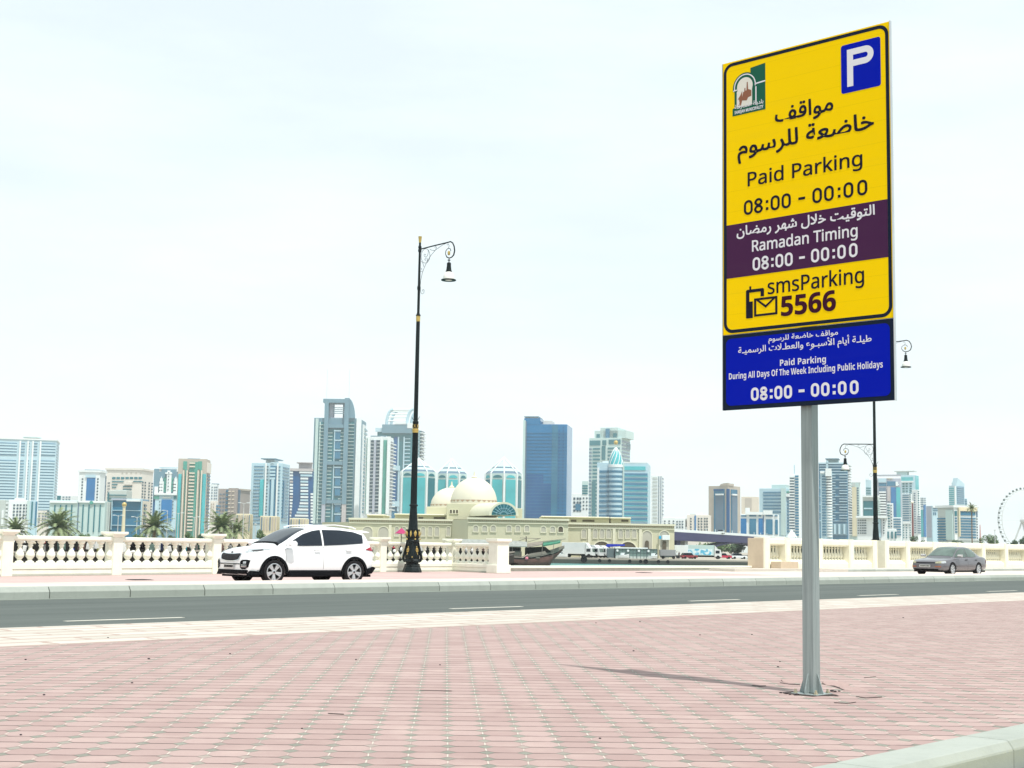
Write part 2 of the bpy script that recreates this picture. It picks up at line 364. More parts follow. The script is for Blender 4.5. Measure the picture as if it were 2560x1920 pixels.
def lay(poly, y, parent, name, mat):                        # flat printed film, counted from the front of the sheet
    return MB().add([(a, PY - y, b) for a, b in poly], [tuple(range(len(poly)))]).build(name, mat, parent, fix=False)
def rrect(x0, x1, z0, z1, r, n=7):
    o = []
    for cx, cz, a0 in ((x1 - r, z0 + r, -90), (x1 - r, z1 - r, 0), (x0 + r, z1 - r, 90), (x0 + r, z0 + r, 180)):
        for k in range(n + 1):
            a = math.radians(a0 + 90 * k / n); o.append((cx + r * math.cos(a), cz + r * math.sin(a)))
    return o
zm = (sxy(*z2(82, 1033))[1] + sxy(*z2(1380, 917))[1]) / 2
yp = MB().box(PX0, PX1, PY, PY + .018, zm + .002, PZ1).build('yellow_panel', [yel], SIGN, bevel=.002)
bp = MB().box(PX0, PX1, PY - .004, PY + .018, PZ0, zm - .002).build('blue_panel', [navy], SIGN, bevel=.002)
for a, b, c, d in ((PX0 - .006, PX0 - .001, PZ0, PZ1), (PX1 + .001, PX1 + .007, PZ0 - .004, PZ1 + .004)):
    MB().box(a, b, PY - .005, PY + .022, c, d).build('edge_trim', alum, SIGN)
# rounded black border as a ring
def ring_mesh(outer, inner, y):
    n = len(outer); mb = MB()
    mb.add([(a, PY - y, b) for a, b in outer] + [(a, PY - y, b) for a, b in inner], [(i, (i + 1) % n, n + (i + 1) % n, n + i) for i in range(n)])
    return mb
bw, br_ = .028, .085
ring_mesh(rrect(PX0 + .008, PX1 - .008, zm + .012, PZ1 - .012, br_), rrect(PX0 + .008 + bw, PX1 - .008 - bw, zm + .012 + bw, PZ1 - .012 - bw, br_ - bw), .0008).build('border', navy, yp, fix=False)
lay(rrect(PX0 + .032, PX1 - .03, PZ0 + .035, zm - .035, .045), .0048, bp, 'blue_field', blue)
tz1 = (sxy(*z2(107, 187))[1] + sxy(*z2(1350, 5))[1]) / 2; tz0 = (sxy(*z2(107, 597))[1] + sxy(*z2(1350, 450))[1]) / 2
tb = lay([(PX0 + .036, tz0), (PX1 - .036, tz0), (PX1 - .036, tz1), (PX0 + .036, tz1)], .0012, SIGN, 'time_band', purp)
# --- lettering
_fc = {}
def glyphs(s, bold=0.0):
    k = (s, bold)
    if k in _fc: return _fc[k]
    c = bpy.data.curves.new('t', 'FONT'); c.body = s; c.offset = bold; c.resolution_u = 4; c.fill_mode = 'FRONT'
    o = bpy.data.objects.new('t', c); COL.objects.link(o); dg = bpy.context.evaluated_depsgraph_get(); dg.update()
    me = o.evaluated_get(dg).to_mesh(); v = [(p.co.x, p.co.y) for p in me.vertices]; f = [tuple(q.vertices) for q in me.polygons]
    bpy.data.objects.remove(o); bpy.data.curves.remove(c); _fc[k] = (v, f)
    return v, f
_forms = {}
for cp in range(0xFE70, 0xFEFD):
    d = unicodedata.decomposition(chr(cp)).split()
    if len(d) >= 2 and d[0] in ('<isolated>', '<initial>', '<medial>', '<final>'):
        _forms[(''.join(chr(int(h, 16)) for h in d[1:]), d[0][1:-1])] = chr(cp)
def arabic(s):
    """joins the letters and puts them in left-to-right drawing order"""
    s = s.replace('لا', '\ue000').replace('لأ', '\ue001'); lig = {'\ue000': 'لا', '\ue001': 'لأ'}; outc = []
    def base(c): return lig.get(c, c)
    def joins_next(c): return (base(c), 'initial') in _forms
    def has(c): return (base(c), 'isolated') in _forms
    for i, c in enumerate(s):
        if c == '\u0640': outc.append(c); continue
        if not has(c): outc.append(c); continue
        pv = i > 0 and (s[i - 1] == '\u0640' or joins_next(s[i - 1])); nx = i + 1 < len(s) and (s[i + 1] == '\u0640' or has(s[i + 1])) and joins_next(c)
        pv = pv and (base(c), 'final') in _forms
        outc.append(_forms[(base(c), 'medial' if pv and nx else 'final' if pv else 'initial' if nx else 'isolated')])
    return ''.join(reversed(outc))
def sans(s, bold=False):
    o = ''
    for c in s:
        if c.isupper(): o += chr((0x1D5D4 if bold else 0x1D5A0) + ord(c) - 65)
        elif c.islower(): o += chr((0x1D5EE if bold else 0x1D5BA) + ord(c) - 97)
        elif c.isdigit(): o += chr((0x1D7EC if bold else 0x1D7E2) + ord(c) - 48)
        else: o += c
    return o
def put_text(s, lf, rt, top, y, parent, mat, bold=0.0, name='lettering', hs=1.0):
    """lf/rt: pixels of the baseline's ends, top: pixel of the cap height above lf (None keeps the aspect)"""
    v, f = glyphs(s); (xa, za), (xb, zb) = sxy(*lf), sxy(*rt); zb_ = (za + zb) / 2
    x0, x1 = min(p[0] for p in v), max(p[0] for p in v); kx = (xb - xa) / (x1 - x0)
    if top is None: kz = kx * hs
    else:
        hv, _ = glyphs(sans('H')); kz = (sxy(*top)[1] - za) / (max(p[1] for p in hv) - min(p[1] for p in hv)) * hs
    mb = MB(); e = bold * kx
    for q, (dx, dz) in enumerate([(0, 0)] + ([(1, .6), (-1, -.6), (.7, -1), (-.7, 1)] if e else [])):
        mb.add([(xa + (p[0] - x0) * kx + dx * e, PY - y - q * .00012, zb_ + p[1] * kz + dz * e) for p in v], f)
    return mb.build(name, mat, parent, fix=False)
def put_time(lf, rt, top, y, parent, mat, st=.15):
    (xa, za), (xb, zb) = sxy(*lf), sxy(*rt); h = sxy(*top)[1] - za; z0 = (za + zb) / 2; W = xb - xa; mb = MB(); t = st * h
    def oval(cx, cz, hw, hh, off=0.0):
        oo, ii = rrect(cx - hw, cx + hw, cz - hh, cz + hh, hw * .98), rrect(cx - hw + t, cx + hw - t, cz - hh + t * .95, cz + hh - t * .95, (hw - t) * .98); n = len(oo)
        mb.add([(a, PY - y - off, b) for a, b in oo] + [(a, PY - y - off, b) for a, b in ii], [(i, (i + 1) % n, n + (i + 1) % n, n + i) for i in range(n)])
    dw = .077 * W
    for k, u in enumerate((0, .087, .229, .321, .574, .668, .821, .928)):
        cx = xa + u * W + dw / 2
        if k == 1:
            oval(cx, z0 + h * .275, dw / 2, h * .275 + t * .1); oval(cx, z0 + h * .755, dw * .46, h * .245 + t * .15, .0006)
        else: oval(cx, z0 + h * .5, dw / 2, h * .51)
    q = t * .56
    for u in (.199, .787):
        for zz in (.2, .68): mb.box(xa + u * W - q, xa + u * W + q, PY - y - .0004, PY - y, z0 + h * zz - q, z0 + h * zz + q)
    mb.box(xa + .46 * W, xa + .515 * W, PY - y - .0004, PY - y, z0 + h * .40, z0 + h * .40 + t)
    return mb.build('lettering', mat, parent, fix=False)
ly = .0016
put_text(arabic('مواقف'), z1(505, 838), z1(965, 758), None, ly, yp, ink, .017, hs=.92)
put_text(arabic('خاضعة للرسوم'), z1(207, 1105), z1(1290, 898), None, ly, yp, ink, .017, hs=.86)
put_text(sans('Paid Parking', False), z1(287, 1348), z1(1198, 1200), z1(287, 1240), ly, yp, ink, .012)
put_time(z1(255, 1578), z1(1235, 1437), z1(255, 1463), ly, yp, ink, .175)
put_text(arabic('التوقيت خلال شهر رمضان'), z2(192, 262), z2(1250, 128), None, ly + .0004, tb, whit, .02, hs=.92)
put_text(sans('Ramadan Timing', False), z2(310, 385), z2(1118, 288), z2(310, 302), ly + .0004, tb, whit, .018)
put_time(z2(313, 538), z2(1115, 442), z2(313, 438), ly + .0004, tb, whit, .18)
put_text(sans('smsParking', False), z2(430, 716), z2(1168, 640), z2(430, 604), ly, yp, ink, .012)
put_text(sans('5566', True), z2(533, 885), z2(951, 852), z2(533, 738), ly, yp, maroon, .012)
put_text(arabic('مواقف خاضعة للرسوم'), z2(437, 1080), z2(970, 1040), None, .0056, bp, whit, .014, hs=.78)
put_text(arabic('طيلـة أيام الأسبـوع والعطـلات الرسميـة'), z2(205, 1170), z2(1228, 1096), None, .0056, bp, whit, .014, hs=.88)
put_text(sans('Paid Parking', True), z2(525, 1270), z2(878, 1252), z2(525, 1222), .0056, bp, whit, .0)
put_text(sans('During All Days Of The Week Including Public Holidays', True), z2(133, 1372), z2(1315, 1295), z2(133, 1325), .0056, bp, whit, .0)
put_time(z2(302, 1540), z2(1125, 1494), z2(302, 1440), .0056, bp, whit, .21)
# parking symbol
pa, pb = sxy(*z1(1030, 620)), sxy(*z1(1345, 165)); qa, qb = sxy(*z1(1345, 560)), sxy(*z1(1030, 235))
px0, px1, pz0, pz1 = (pa[0] + qb[0]) / 2, (pb[0] + qa[0]) / 2, (pa[1] + qa[1]) / 2, (pb[1] + qb[1]) / 2
pk = lay(rrect(px0, px1, pz0, pz1, .02), .0014, SIGN, 'parking_symbol', blue); PWd, PHt = px1 - px0, pz1 - pz0
def letter_P():
    mb = MB(); y = .0022; t = .155 * PWd; xa, xe = px0 + .155 * PWd, px0 + .83 * PWd; zt, zb = pz1 - .115 * PHt, pz0 + .12 * PHt; zm_ = zt - .47 * (zt - zb) ; r = (zt - zm_) / 2
    mb.add([(xa, PY - y, zb), (xa + t, PY - y, zb), (xa + t, PY - y, zt), (xa, PY - y, zt)], [(0, 1, 2, 3)])
    A, B = [], []; xs = xe - r
    A.append((xa + t, zt)); B.append((xa + t, zt - t * .95))
    for k in range(15):
        a = math.radians(90 - 180 * k / 14); A.append((xs + r * math.cos(a), zm_ + r + r * math.sin(a))); B.append((xs + (r - t * .95) * math.cos(a), zm_ + r + (r - t * .95) * math.sin(a)))
    A.append((xa + t, zm_)); B.append((xa + t, zm_ + t * .95)); n = len(A)
    mb.add([(a, PY - y, b) for a, b in A] + [(a, PY - y, b) for a, b in B], [(i, i + 1, n + i + 1, n + i) for i in range(n - 1)])
    return mb
letter_P().build('letter', whit, pk, fix=False)
# phone and envelope pictogram
ia, ib = sxy(*z2(262, 912)), sxy(*z2(503, 770)); IX, IZ, IW = ia[0], ia[1], ib[0] - ia[0]
def I(u, v): return (IX + u * IW, IZ + v * IW * .89)
mb = MB()
def pl(pts, y=.0016): mb.add([(I(*p)[0], PY - y, I(*p)[1]) for p in pts], [tuple(range(len(pts)))])
pl([(0, .02), (.02, 0), (.22, 0), (.22, .5), (0, .5)]); pl([(0, .5), (.11, .5), (.11, .86), (0, .86)]); pl([(0, .86), (.03, .9), (.55, .9), (.58, .86), (.58, .8), (.11, .8)])
pl([(.47, .64), (.58, .64), (.58, .8), (.47, .8)]); pl([(.11, .9), (.17, .9), (.17, 1.0), (.11, 1.0)]); pl([(.11, .5), (.22, .5), (.22, .52), (.11, .52)], .0022)
for r in ([(.26, .03), (1, .03), (1, .1), (.26, .1)], [(.26, .53), (1, .53), (1, .6), (.26, .6)], [(.26, .1), (.33, .1), (.33, .53), (.26, .53)], [(.93, .1), (1, .1), (1, .53), (.93, .53)]): pl(r)
pl([(.33, .53), (.42, .53), (.63, .36), (.63, .27)], .0022); pl([(.63, .27), (.63, .36), (.84, .53), (.93, .53)], .0022)
mb.build('phone_pictogram', ink, SIGN, fix=False)
# municipal emblem
ea, eb, ec, ed = sxy(*z1(165, 800)), sxy(*z1(425, 375)), sxy(*z1(425, 745)), sxy(*z1(175, 436))
EX, EW, EZ = ea[0], eb[0] - ea[0], (ea[1] + ec[1]) / 2; EH = eb[1] - ec[1]
def Em(u, v): return (EX + u * EW, EZ + (1 - v) * EH)
def ep(pts, y, mat, name='emblem', parent=None): return lay([Em(*p) for p in pts], y, parent, name, mat)
arc = lambda cu, cv, r, a0, a1, n=14: [(cu + r * math.cos(math.radians(a0 + (a1 - a0) * k / n)), cv - r * EW / EH * math.sin(math.radians(a0 + (a1 - a0) * k / n))) for k in range(n + 1)]
cv = .40
emb = ep([(0, 1), (1, 1), (1, 0), (.55, .03)] + arc(.38, cv, .37, 62, 180) + [(.01, .46), (.06, .48), (.06, .82), (0, .84)], .0012, green, 'emblem', SIGN)
A = arc(.38, cv, .335, -8, 188); B = arc(.38, cv, .305, -8, 188); n = len(A)
mb = MB(); mb.add([(Em(*p)[0], PY - .0020, Em(*p)[1]) for p in A + B], [(i, i + 1, n + i + 1, n + i) for i in range(n - 1)])
for r in ([(.68, .385), (1, .37), (1, .40), (.68, .415)], [(.70, .46), (.735, .46), (.735, .84), (.70, .84)], [(.02, .44), (.14, .43), (.14, .455), (.02, .465)]):
    mb.add([(Em(*p)[0], PY - .0020, Em(*p)[1]) for p in r], [(0, 1, 2, 3)])
mb.build('arch_outline', whit, emb, fix=False)
ep([(.13, .83), (.13, .5)] + arc(.38, cv, .24, 200, -20) + [(.6, .5), (.6, .83)], .0018, pale_y, 'arch_field', emb)
ep([(.17, .8), (.22, .74), (.2, .66), (.3, .62), (.33, .52), (.36, .52), (.37, .44), (.40, .44), (.40, .5), (.43, .5), (.44, .32), (.47, .32), (.48, .48), (.54, .5), (.58, .52), (.58, .64), (.48, .66), (.44, .72), (.3, .7), (.26, .8)], .0024, brown_s, 'skyline_drawing', emb)
ep([(.16, .66), (.3, .66), (.3, .49), (.24, .58)], .0028, brown_s, 'sail_drawing', emb)
put_text(arabic('بلديـة الشـارقـة'), z1(182, 740), z1(410, 697), None, .0022, emb, whit, .015, hs=1.0)
put_text(sans('SHARJAH MUNICIPALITY', True), z1(182, 780), z1(410, 737), z1(182, 756), .0022, emb, whit, .015)
# post, base plate, gussets, bolts, clamps
hp = .049
MB().box(-hp, hp, -hp, hp, .012, PZ1 - .12).build('post', galv, SIGN, bevel=.004, seg=1)
MB().box(-.115, .115, -.115, .115, -.01, .008).build('base_plate', galv, SIGN, bevel=.002)
for k in range(4):
    T = Matrix.Rotation(k * PI / 2, 4, 'Z'); mb = MB(); mb.T = T
    mb.prism([(hp, .008), (hp + .052, .008), (hp + .052, .018), (hp + .005, .155), (hp, .155)], lambda a, b: (a, -.005, b), lambda a, b: (a, .005, b))
    mb.build('gusset', galv, SIGN)
brass = M('zinc bolt', (.5, .46, .33), .45, .6)
for a, b in ((1, 1), (1, -1), (-1, 1), (-1, -1)):
    mb = MB(); mb.lathe([(.017, .012), (.017, .028)], 6, (a * .088, b * .088, -.006)); mb.lathe([(.009, .028), (.009, .045)], 8, (a * .088, b * .088, -.006)); mb.build('bolt', brass, SIGN)
for zz in (PZ0 + .35, zm + .6, PZ1 - .45):
    MB().box(PX0 + .1, PX1 - .1, PY + .024, -hp - .001, zz, zz + .05).build('clamp_rail', galv, SIGN, bevel=.003)
# ================================================================ BALUSTRADES
stone = stone_mat('cream cast stone', (.82, .83, .71), (.86, .87, .76))
warm = stone_mat('warm cast stone', (.80, .77, .62), (.84, .815, .68))
tan_s = stone_mat('tan render', (.56, .45, .33), (.60, .49, .37))
grey_s = stone_mat('weathered footing', (.46, .48, .41), (.52, .53, .46))
bal_prof = [(.076, 0), (.076, .05), (.062, .07), (.04, .10), (.036, .125), (.05, .16), (.072, .21), (.080, .265), (.072, .32), (.052, .385), (.034, .44), (.029, .50), (.032, .53), (.046, .545), (.046, .565), (.034, .585), (.04, .61), (.058, .64), (.066, .655), (.066, .70), (.03, .70)]
def line_run(root, A, B):
    d = B - A; L_ = math.hypot(d.x, d.y); return L_, math.atan2(d.y, d.x)
def balustrade(name, label, A, B, cuts, npb, left_cap=True, right_cap=True, ext0=0.0):
    """A, B: ground points; cuts: pillar positions along the run (metres)"""
    L_, rz = line_run(None, A, B)
    t = thing(name, label, 'balustrade', A, rz)
    x0 = -ext0
    mb = MB(); mb.box(x0, L_, -.16, .2, 0, .07); mb.build('footing', grey_s, t, bevel=.01)
    mb = MB(); mb.prism([(-.13, .07), (-.13, .19), (-.11, .20), (-.11, .215), (-.15, .22), (-.15, .35), (-.12, .38), (.12, .38), (.17, .35), (.17, .07)], lambda a, b: (x0, a, b), lambda a, b: (L_, a, b))
    mb.build('plinth', stone, t, bevel=.006)
    proto = None
    for i in range(len(cuts) - 1):
        a, b = cuts[i] + .17, cuts[i + 1] - .17
        mb = MB(); mb.prism([(-.11, 1.08), (-.13, 1.10), (-.16, 1.13), (-.16, 1.20), (-.14, 1.235), (.14, 1.235), (.16, 1.20), (.16, 1.13), (.13, 1.10), (.11, 1.08)], lambda p, q: (a, p, q), lambda p, q: (b, p, q))
        mb.build('rail', stone, t, bevel=.006)
        n = npb[i]; pitch = (b - a) / n
        for k in range(n + 1):
            x = a + pitch * k
            if proto is None:
                m2 = MB(); m2.lathe([(r * pitch / .225, z) for r, z in bal_prof], 14); m2.box(-.09 * pitch / .225, .09 * pitch / .225, -.09, .09, -.001, .03)
                proto = m2.build('baluster', stone, t, smooth=True, loc=(x, 0, .38))
            else:
                c = proto.copy(); COL.objects.link(c); c.parent = t; c.location = (x, 0, .38)
    pp = None
    for i, x in enumerate(cuts):
        if (i == 0 and not left_cap) or (i == len(cuts) - 1 and not right_cap): continue
        if pp is None:
            mb = MB(); mb.box(-.19, .19, -.20, .22, .0, 1.22)
            mb.loft([[(sx * w, sy * w * 1.08 + .01, z) for sx, sy in ((-1, -1), (1, -1), (1, 1), (-1, 1))] for w, z in ((.19, 1.22), (.215, 1.26), (.27, 1.31), (.305, 1.335), (.305, 1.41))])
            pp = mb.build('pillar', stone, t, bevel=.012, loc=(x, 0, 0))
        else:
            c = pp.copy(); COL.objects.link(c); c.parent = t; c.location = (x, 0, 0)
    return t
BA, BC = gz(0, 1441, ZP), gz(1130, 1428, ZP); BD = (BC - BA).normalized()
BNv = Vector((-BD.y, BD.x, 0))
def run_x(x): return (onplane(x, 1400, BA, BNv) - BA).dot(BD)
cl = [run_x(x) for x in (9, 284, 533)]; pitchb = cl[1] - cl[0]
c4 = run_x(950); nb = max(1, round((c4 - cl[2]) / 4.4))
cuts = [cl[0] - 2 * 4.4, cl[0] - 4.4] + cl + [cl[2] + (c4 - cl[2]) * k / nb for k in range(1, nb)] + [c4, run_x(1130)]
balustrade('stone_balustrade', 'long cream stone balustrade running behind the white car and the tall lamp', BA, BC, cuts, [10] * (len(cuts) - 1), ext0=14)
PE = gz(1246, 1433, ZP); rd = (PE - BC).normalized()
balustrade('stone_balustrade', 'short cream balustrade return between the corner pillar and the square end pier', BC + rd * .22, PE - rd * .30, [.0, (PE - BC).length - .52], [6], False, False)
t = thing('stone_pier', 'square cream stone pier ending the balustrade beside the wooden boat', 'pier', PE, math.atan2(rd.y, rd.x))
MB().box(-.37, .37, -.37, .37, 0, .36).build('base', stone, t, bevel=.03)
MB().box(-.31, .31, -.31, .31, .36, 1.27).build('shaft', stone, t, bevel=.02)
mb = MB(); mb.loft([[(sx * w_, sy * w_, z) for sx, sy in ((-1, -1), (1, -1), (1, 1), (-1, 1))] for w_, z in ((.31, 1.27), (.35, 1.30), (.39, 1.33), (.39, 1.44))]); mb.build('cap', stone, t, bevel=.012)
# low ledge across the water gap
t = thing('low_ledge', 'long low white ledge edging the water between the two balustrades', 'ledge', SO(0, 0), RZ)
la, lb = PE.dot(RU) + .4, col_s(1886, 43.6, 1420)
MB().box(la, lb, 43.0, 43.5, ZP, .02).build('base', grey_s, t, bevel=.01)
MB().box(la, lb, 42.93, 43.6, .024, .13).build('coping', stone, t, bevel=.02)
# ---- right-hand wall with baluster niches
WO = 42.2
piers = [col_s(x, WO, 1380) for x in (1915, 1967)] + [73.4] + [col_s(x, WO, 1380) for x in (2126, 2185, 2215, 2268, 2335, 2396, 2457, 2514)]
while piers[-1] < 150: piers.append(piers[-1] + 3.9)
t = thing('niche_wall', 'thick warm cream wall with baluster niches behind the grey sedan', 'wall', SO(0, 0, .02), RZ)
w0, w1 = piers[0] - .25, piers[-1]; gap = (piers[4], piers[5])
H1 = 1.68
wb = None
for i in range(len(piers) - 1):
    a, b = piers[i] + .26, piers[i + 1] - .26
    if i == 4: continue
    mb = MB(); mb.prism([(WO + .04, 1.27), (WO - .02, 1.33), (WO - .05, 1.36), (WO - .05, 1.60), (WO - .01, H1 - .03), (WO + .1, H1), (WO + .55, H1), (WO + .6, 1.27)], lambda p, q: (a - .02, p, q), lambda p, q: (b + .02, p, q))
    mb.build('coping', warm, t, bevel=.01)
    mb = MB(); mb.prism([(WO - .02, 0), (WO - .02, .26), (WO + .02, .30), (WO + .26, .47), (WO + .6, .47), (WO + .6, 0)], lambda p, q: (a - .02, p, q), lambda p, q: (b + .02, p, q))
    mb.build('sill', warm, t, bevel=.01)
    n = max(3, round((b - a) / .34))
    for k in range(n):
        x = a + (b - a) * (k + .5) / n
        if wb is None:
            m2 = MB(); m2.lathe([(.05, 0), (.11, .0), (.11, .06), (.07, .09), (.12, .18), (.135, .26), (.11, .35), (.06, .46), (.05, .60), (.055, .66), (.08, .68), (.08, .71), (.055, .74), (.055, .78), (.10, .8), (.10, .82)], 12)
            wb = m2.build('baluster', warm, t, smooth=True, loc=(x, WO + .42, .46))
        else:
            c = wb.copy(); COL.objects.link(c); c.parent = t; c.location = (x, WO + .42, .46)
wp = None
for x in piers:
    if wp is None:
        mb = MB(); mb.box(-.28, .28, -.09, .6, 0, H1 + .03); mb.box(-.16, .16, -.11, -.085, 0, H1 - .12); wp = mb.build('pier', warm, t, bevel=.012, loc=(x, WO, 0))
    else:
        c = wp.copy(); COL.objects.link(c); c.parent = t; c.location = (x, WO, 0)
te = thing('end_wall', 'plain tan end block closing the wall beside the water', 'wall', SO(0, 0, -.12), RZ)
ex = col_s(1885, WO + 1.0, 1400)
MB().box(ex, piers[0] - .3, WO + .0, WO + 1.0, .0, H1 + .12).build('block', tan_s, te, bevel=.015)
MB().box(ex - .02, piers[0] + 2.2, WO - .75, WO - .1, 0, .52).build('plinth', tan_s, te, bevel=.015)
# ================================================================ STREET LAMPS
dark = M('dark green cast iron', (.006, .012, .013), .45, .1, .25, 6, spec=.22)
gold = M('gold paint', (.55, .40, .12), .4, .5, .15, 9)
frost = M('white lamp glass', (.78, .78, .72), .25, 0, .04)
def oz(x, y, dz=0): return (1000 + x * .1447, 560 + y * .1447)
def make_lamp(base, px_of_axis, arms, label, kscale=1.0):
    Y = base.y; t = thing('street_lamp', label, 'street lamp', base, -RA, 'ornate street lamps')
    k = Y / F
    # profile of the first lamp, measured in photo pixels at its own distance
    def pr(tab, n=20, flute=0.0):
        mb = MB(); rings = []
        for r, z in tab:
            rings.append([(r * (1 - (flute if i % 2 else 0)) * math.cos(2 * PI * i / n), r * (1 - (flute if i % 2 else 0)) * math.sin(2 * PI * i / n), z) for i in range(n)])
        return mb.loft(rings)
    s_ = LK
    P = lambda tab: [(r * s_, (1431 - y) * s_) for r, y in tab]
    pr(P([(24, 1431.5), (24, 1427), (21.5, 1420), (20, 1418), (20, 1415), (19, 1413), (19, 1410), (15.5, 1409), (15.5, 1407), (21, 1406), (21.5, 1402), (18.5, 1398)]), 8).build('base', dark, t, bevel=.01)
    pr(P([(17, 1399), (18, 1394), (17.5, 1386), (15.5, 1376), (14, 1366), (13.5, 1358), (16.5, 1357), (17, 1353), (15, 1350), (15, 1347), (17.5, 1344), (18, 1337), (16, 1333), (17.5, 1328), (17.5, 1325)]), 16).build('pedestal', dark, t, smooth=True, ang=40)
    for q in range(4):                                    # four scroll feet
        a = PI / 4 + q * PI / 2; d = Vector((math.cos(a), math.sin(a), 0))
        pts = [d * (r * s_) + Vector((0, 0, (1431 - y) * s_)) for r, y in ((14, 1352), (15.5, 1364), (18.5, 1378), (21.5, 1390), (22.5, 1398), (20, 1403), (17.5, 1400))]
        mb = MB(); mb.tube(pts, [x * s_ for x in (2, 2.4, 3, 3.4, 3.6, 3, 2)], 8); mb.build('scroll_foot', dark, t, smooth=True)
        mb = MB(); c = d * (24.6 * s_) + Vector((0, 0, (1431 - 1393) * s_)); mb.lathe([(0.01, -1.6 * s_), (1.5 * s_, -.8 * s_), (1.5 * s_, .8 * s_), (.01, 1.6 * s_)], 8, c); mb.build('gold_boss', gold, t, smooth=True)
        d2 = Vector((math.cos(q * PI / 2), math.sin(q * PI / 2), 0)); e2 = Vector((-d2.y, d2.x, 0)); c = Vector((0, 0, (1431 - 1376) * s_))
        mb = MB()
        for u, v, ru in [(0, 0, 2.2)] + [(math.cos(j * PI / 4) * 3.2, math.sin(j * PI / 4) * 4.6, 1.5) for j in range(8)] + [(0, 8.2, 1.6), (0, -8.4, 1.5), (0, -11, 1)]:
            rr = 16.2 - v * .17
            cc = c + d2 * (rr * s_) + e2 * (u * s_) + Vector((0, 0, v * s_))
            mb.add([cc + d2 * (1.6 * s_)] + [cc + (e2 * math.cos(j * PI / 3) + Vector((0, 0, 1)) * math.sin(j * PI / 3)) * (ru * s_) for j in range(6)], [(0, 1 + j, 1 + (j + 1) % 6) for j in range(6)])
        mb.build('gold_rosette', gold, t, fix=False)
    for q in range(10):                                    # crown of gold leaves and beads
        a = q * PI / 5 + .2; d = Vector((math.cos(a), math.sin(a), 0)); e2 = Vector((-d.y, d.x, 0)); Z = Vector((0, 0, 1)); zl = (1431 - 1344) * s_
        pts = [(0, 0, 17.6), (2.6, 5, 18.4), (3.6, 11, 18.6), (0, 17, 19.8), (-3.6, 11, 18.6), (-2.6, 5, 18.4)]
        if q % 2 == 0: pts = [(u * .6, 17 - v, r) for u, v, r in pts]
        MB().add([d * (r * s_) + e2 * (u * s_) + Z * (zl + v * s_) for u, v, r in pts] + [d * (20.8 * s_) + Z * (zl + 9 * s_)], [(j, (j + 1) % 6, 6) for j in range(6)]).build('gold_leaf', gold, t, fix=False)
        if q % 2: MB().lathe([(.005, -2.3 * s_), (1.9 * s_, -1.2 * s_), (1.9 * s_, 1.2 * s_), (.005, 2.3 * s_)], 8, d * (18 * s_) + Z * ((1431 - 1349) * s_)).build('gold_bead', gold, t, smooth=True)
    pr(P([(13.2, 1326), (12, 1322), (10.6, 1300), (9.2, 1280), (8.6, 1268), (10.8, 1267), (10.8, 1264), (8.0, 1262)]), 20).build('lower_column', dark, t, smooth=True)
    pr(P([(8.2, 1263), (7.0, 1082)]), 28, .12).build('fluted_shaft', dark, t)
    pr(P([(7.4, 1084), (7.4, 1080), (8.0, 1078), (8.0, 1074), (6.7, 1073.5)]), 20).build('gold_band', gold, t)
    pr(P([(6.6, 1074), (6.8, 1062), (7.6, 1060), (7.6, 1056), (5.5, 1054), (5, 1046)]), 20).build('collar', dark, t, smooth=True)
    for q in range(6):
        a = q * PI / 3; d = Vector((math.cos(a), math.sin(a), 0)); e2 = Vector((-d.y, d.x, 0)); zc = (1431 - 1067.5) * s_
        mb = MB()
        for sg in (1, -1): mb.tube([d * (7.1 * s_) + e2 * (sg * 2.4 * s_) + Vector((0, 0, zc - 4 * s_)), d * (7.5 * s_) + Vector((0, 0, zc)), d * (7.1 * s_) - e2 * (sg * 2.4 * s_) + Vector((0, 0, zc + 4 * s_))], .5 * s_, 4)
        mb.build('gold_lattice', gold, t)
    pr(P([(5.5, 1048), (4.8, 802), (4.6, 800)]), 16).build('middle_shaft', dark, t, smooth=True)
    pr(P([(4.6, 803), (5.2, 801), (5.4, 792), (5.2, 788)]), 16).build('gold_band', gold, t)
    pr(P([(6.0, 788), (6.0, 785), (4.6, 784), (3.4, 780), (3.3, 722), (4.5, 719), (4.5, 713), (3.2, 710), (2.9, 624), (4.4, 622), (4.4, 617), (3.2, 615), (4.4, 612), (4.4, 609), (3, 607), (2.8, 599)]), 14).build('upper_shaft', dark, t, smooth=True)
    pr(P([(3.0, 599), (3.4, 596), (4.6, 585), (4.9, 583), (4.0, 583)]), 12).build('finial', gold, t, smooth=True)
    def bracket(dirx, zoff, xs=1.0):
        L_ = []
        def loc(x, y):
            zx = (x - 345) * .1447 * s_ * 1.0 * AK * xs; return Vector((dirx * zx, 0, (1431 - (560 + y * .1447)) * s_ * 1.0 + (x - 345) * .1447 * s_ * TILT + zoff))
        arm = MB(); arm.tube([loc(*p) for p in ((362, 385), (600, 335), (860, 285), (910, 272), (950, 298), (978, 360), (988, 435), (972, 510), (935, 548), (890, 562), (848, 540), (822, 485), (830, 430), (856, 398), (886, 388), (912, 402), (920, 440))], [1.7 * s_] * 8 + [1.5 * s_] * 3 + [.9 * s_] * 6, 8)
        ao = arm.build('arm', dark, t, smooth=True)
        sc_ = MB()
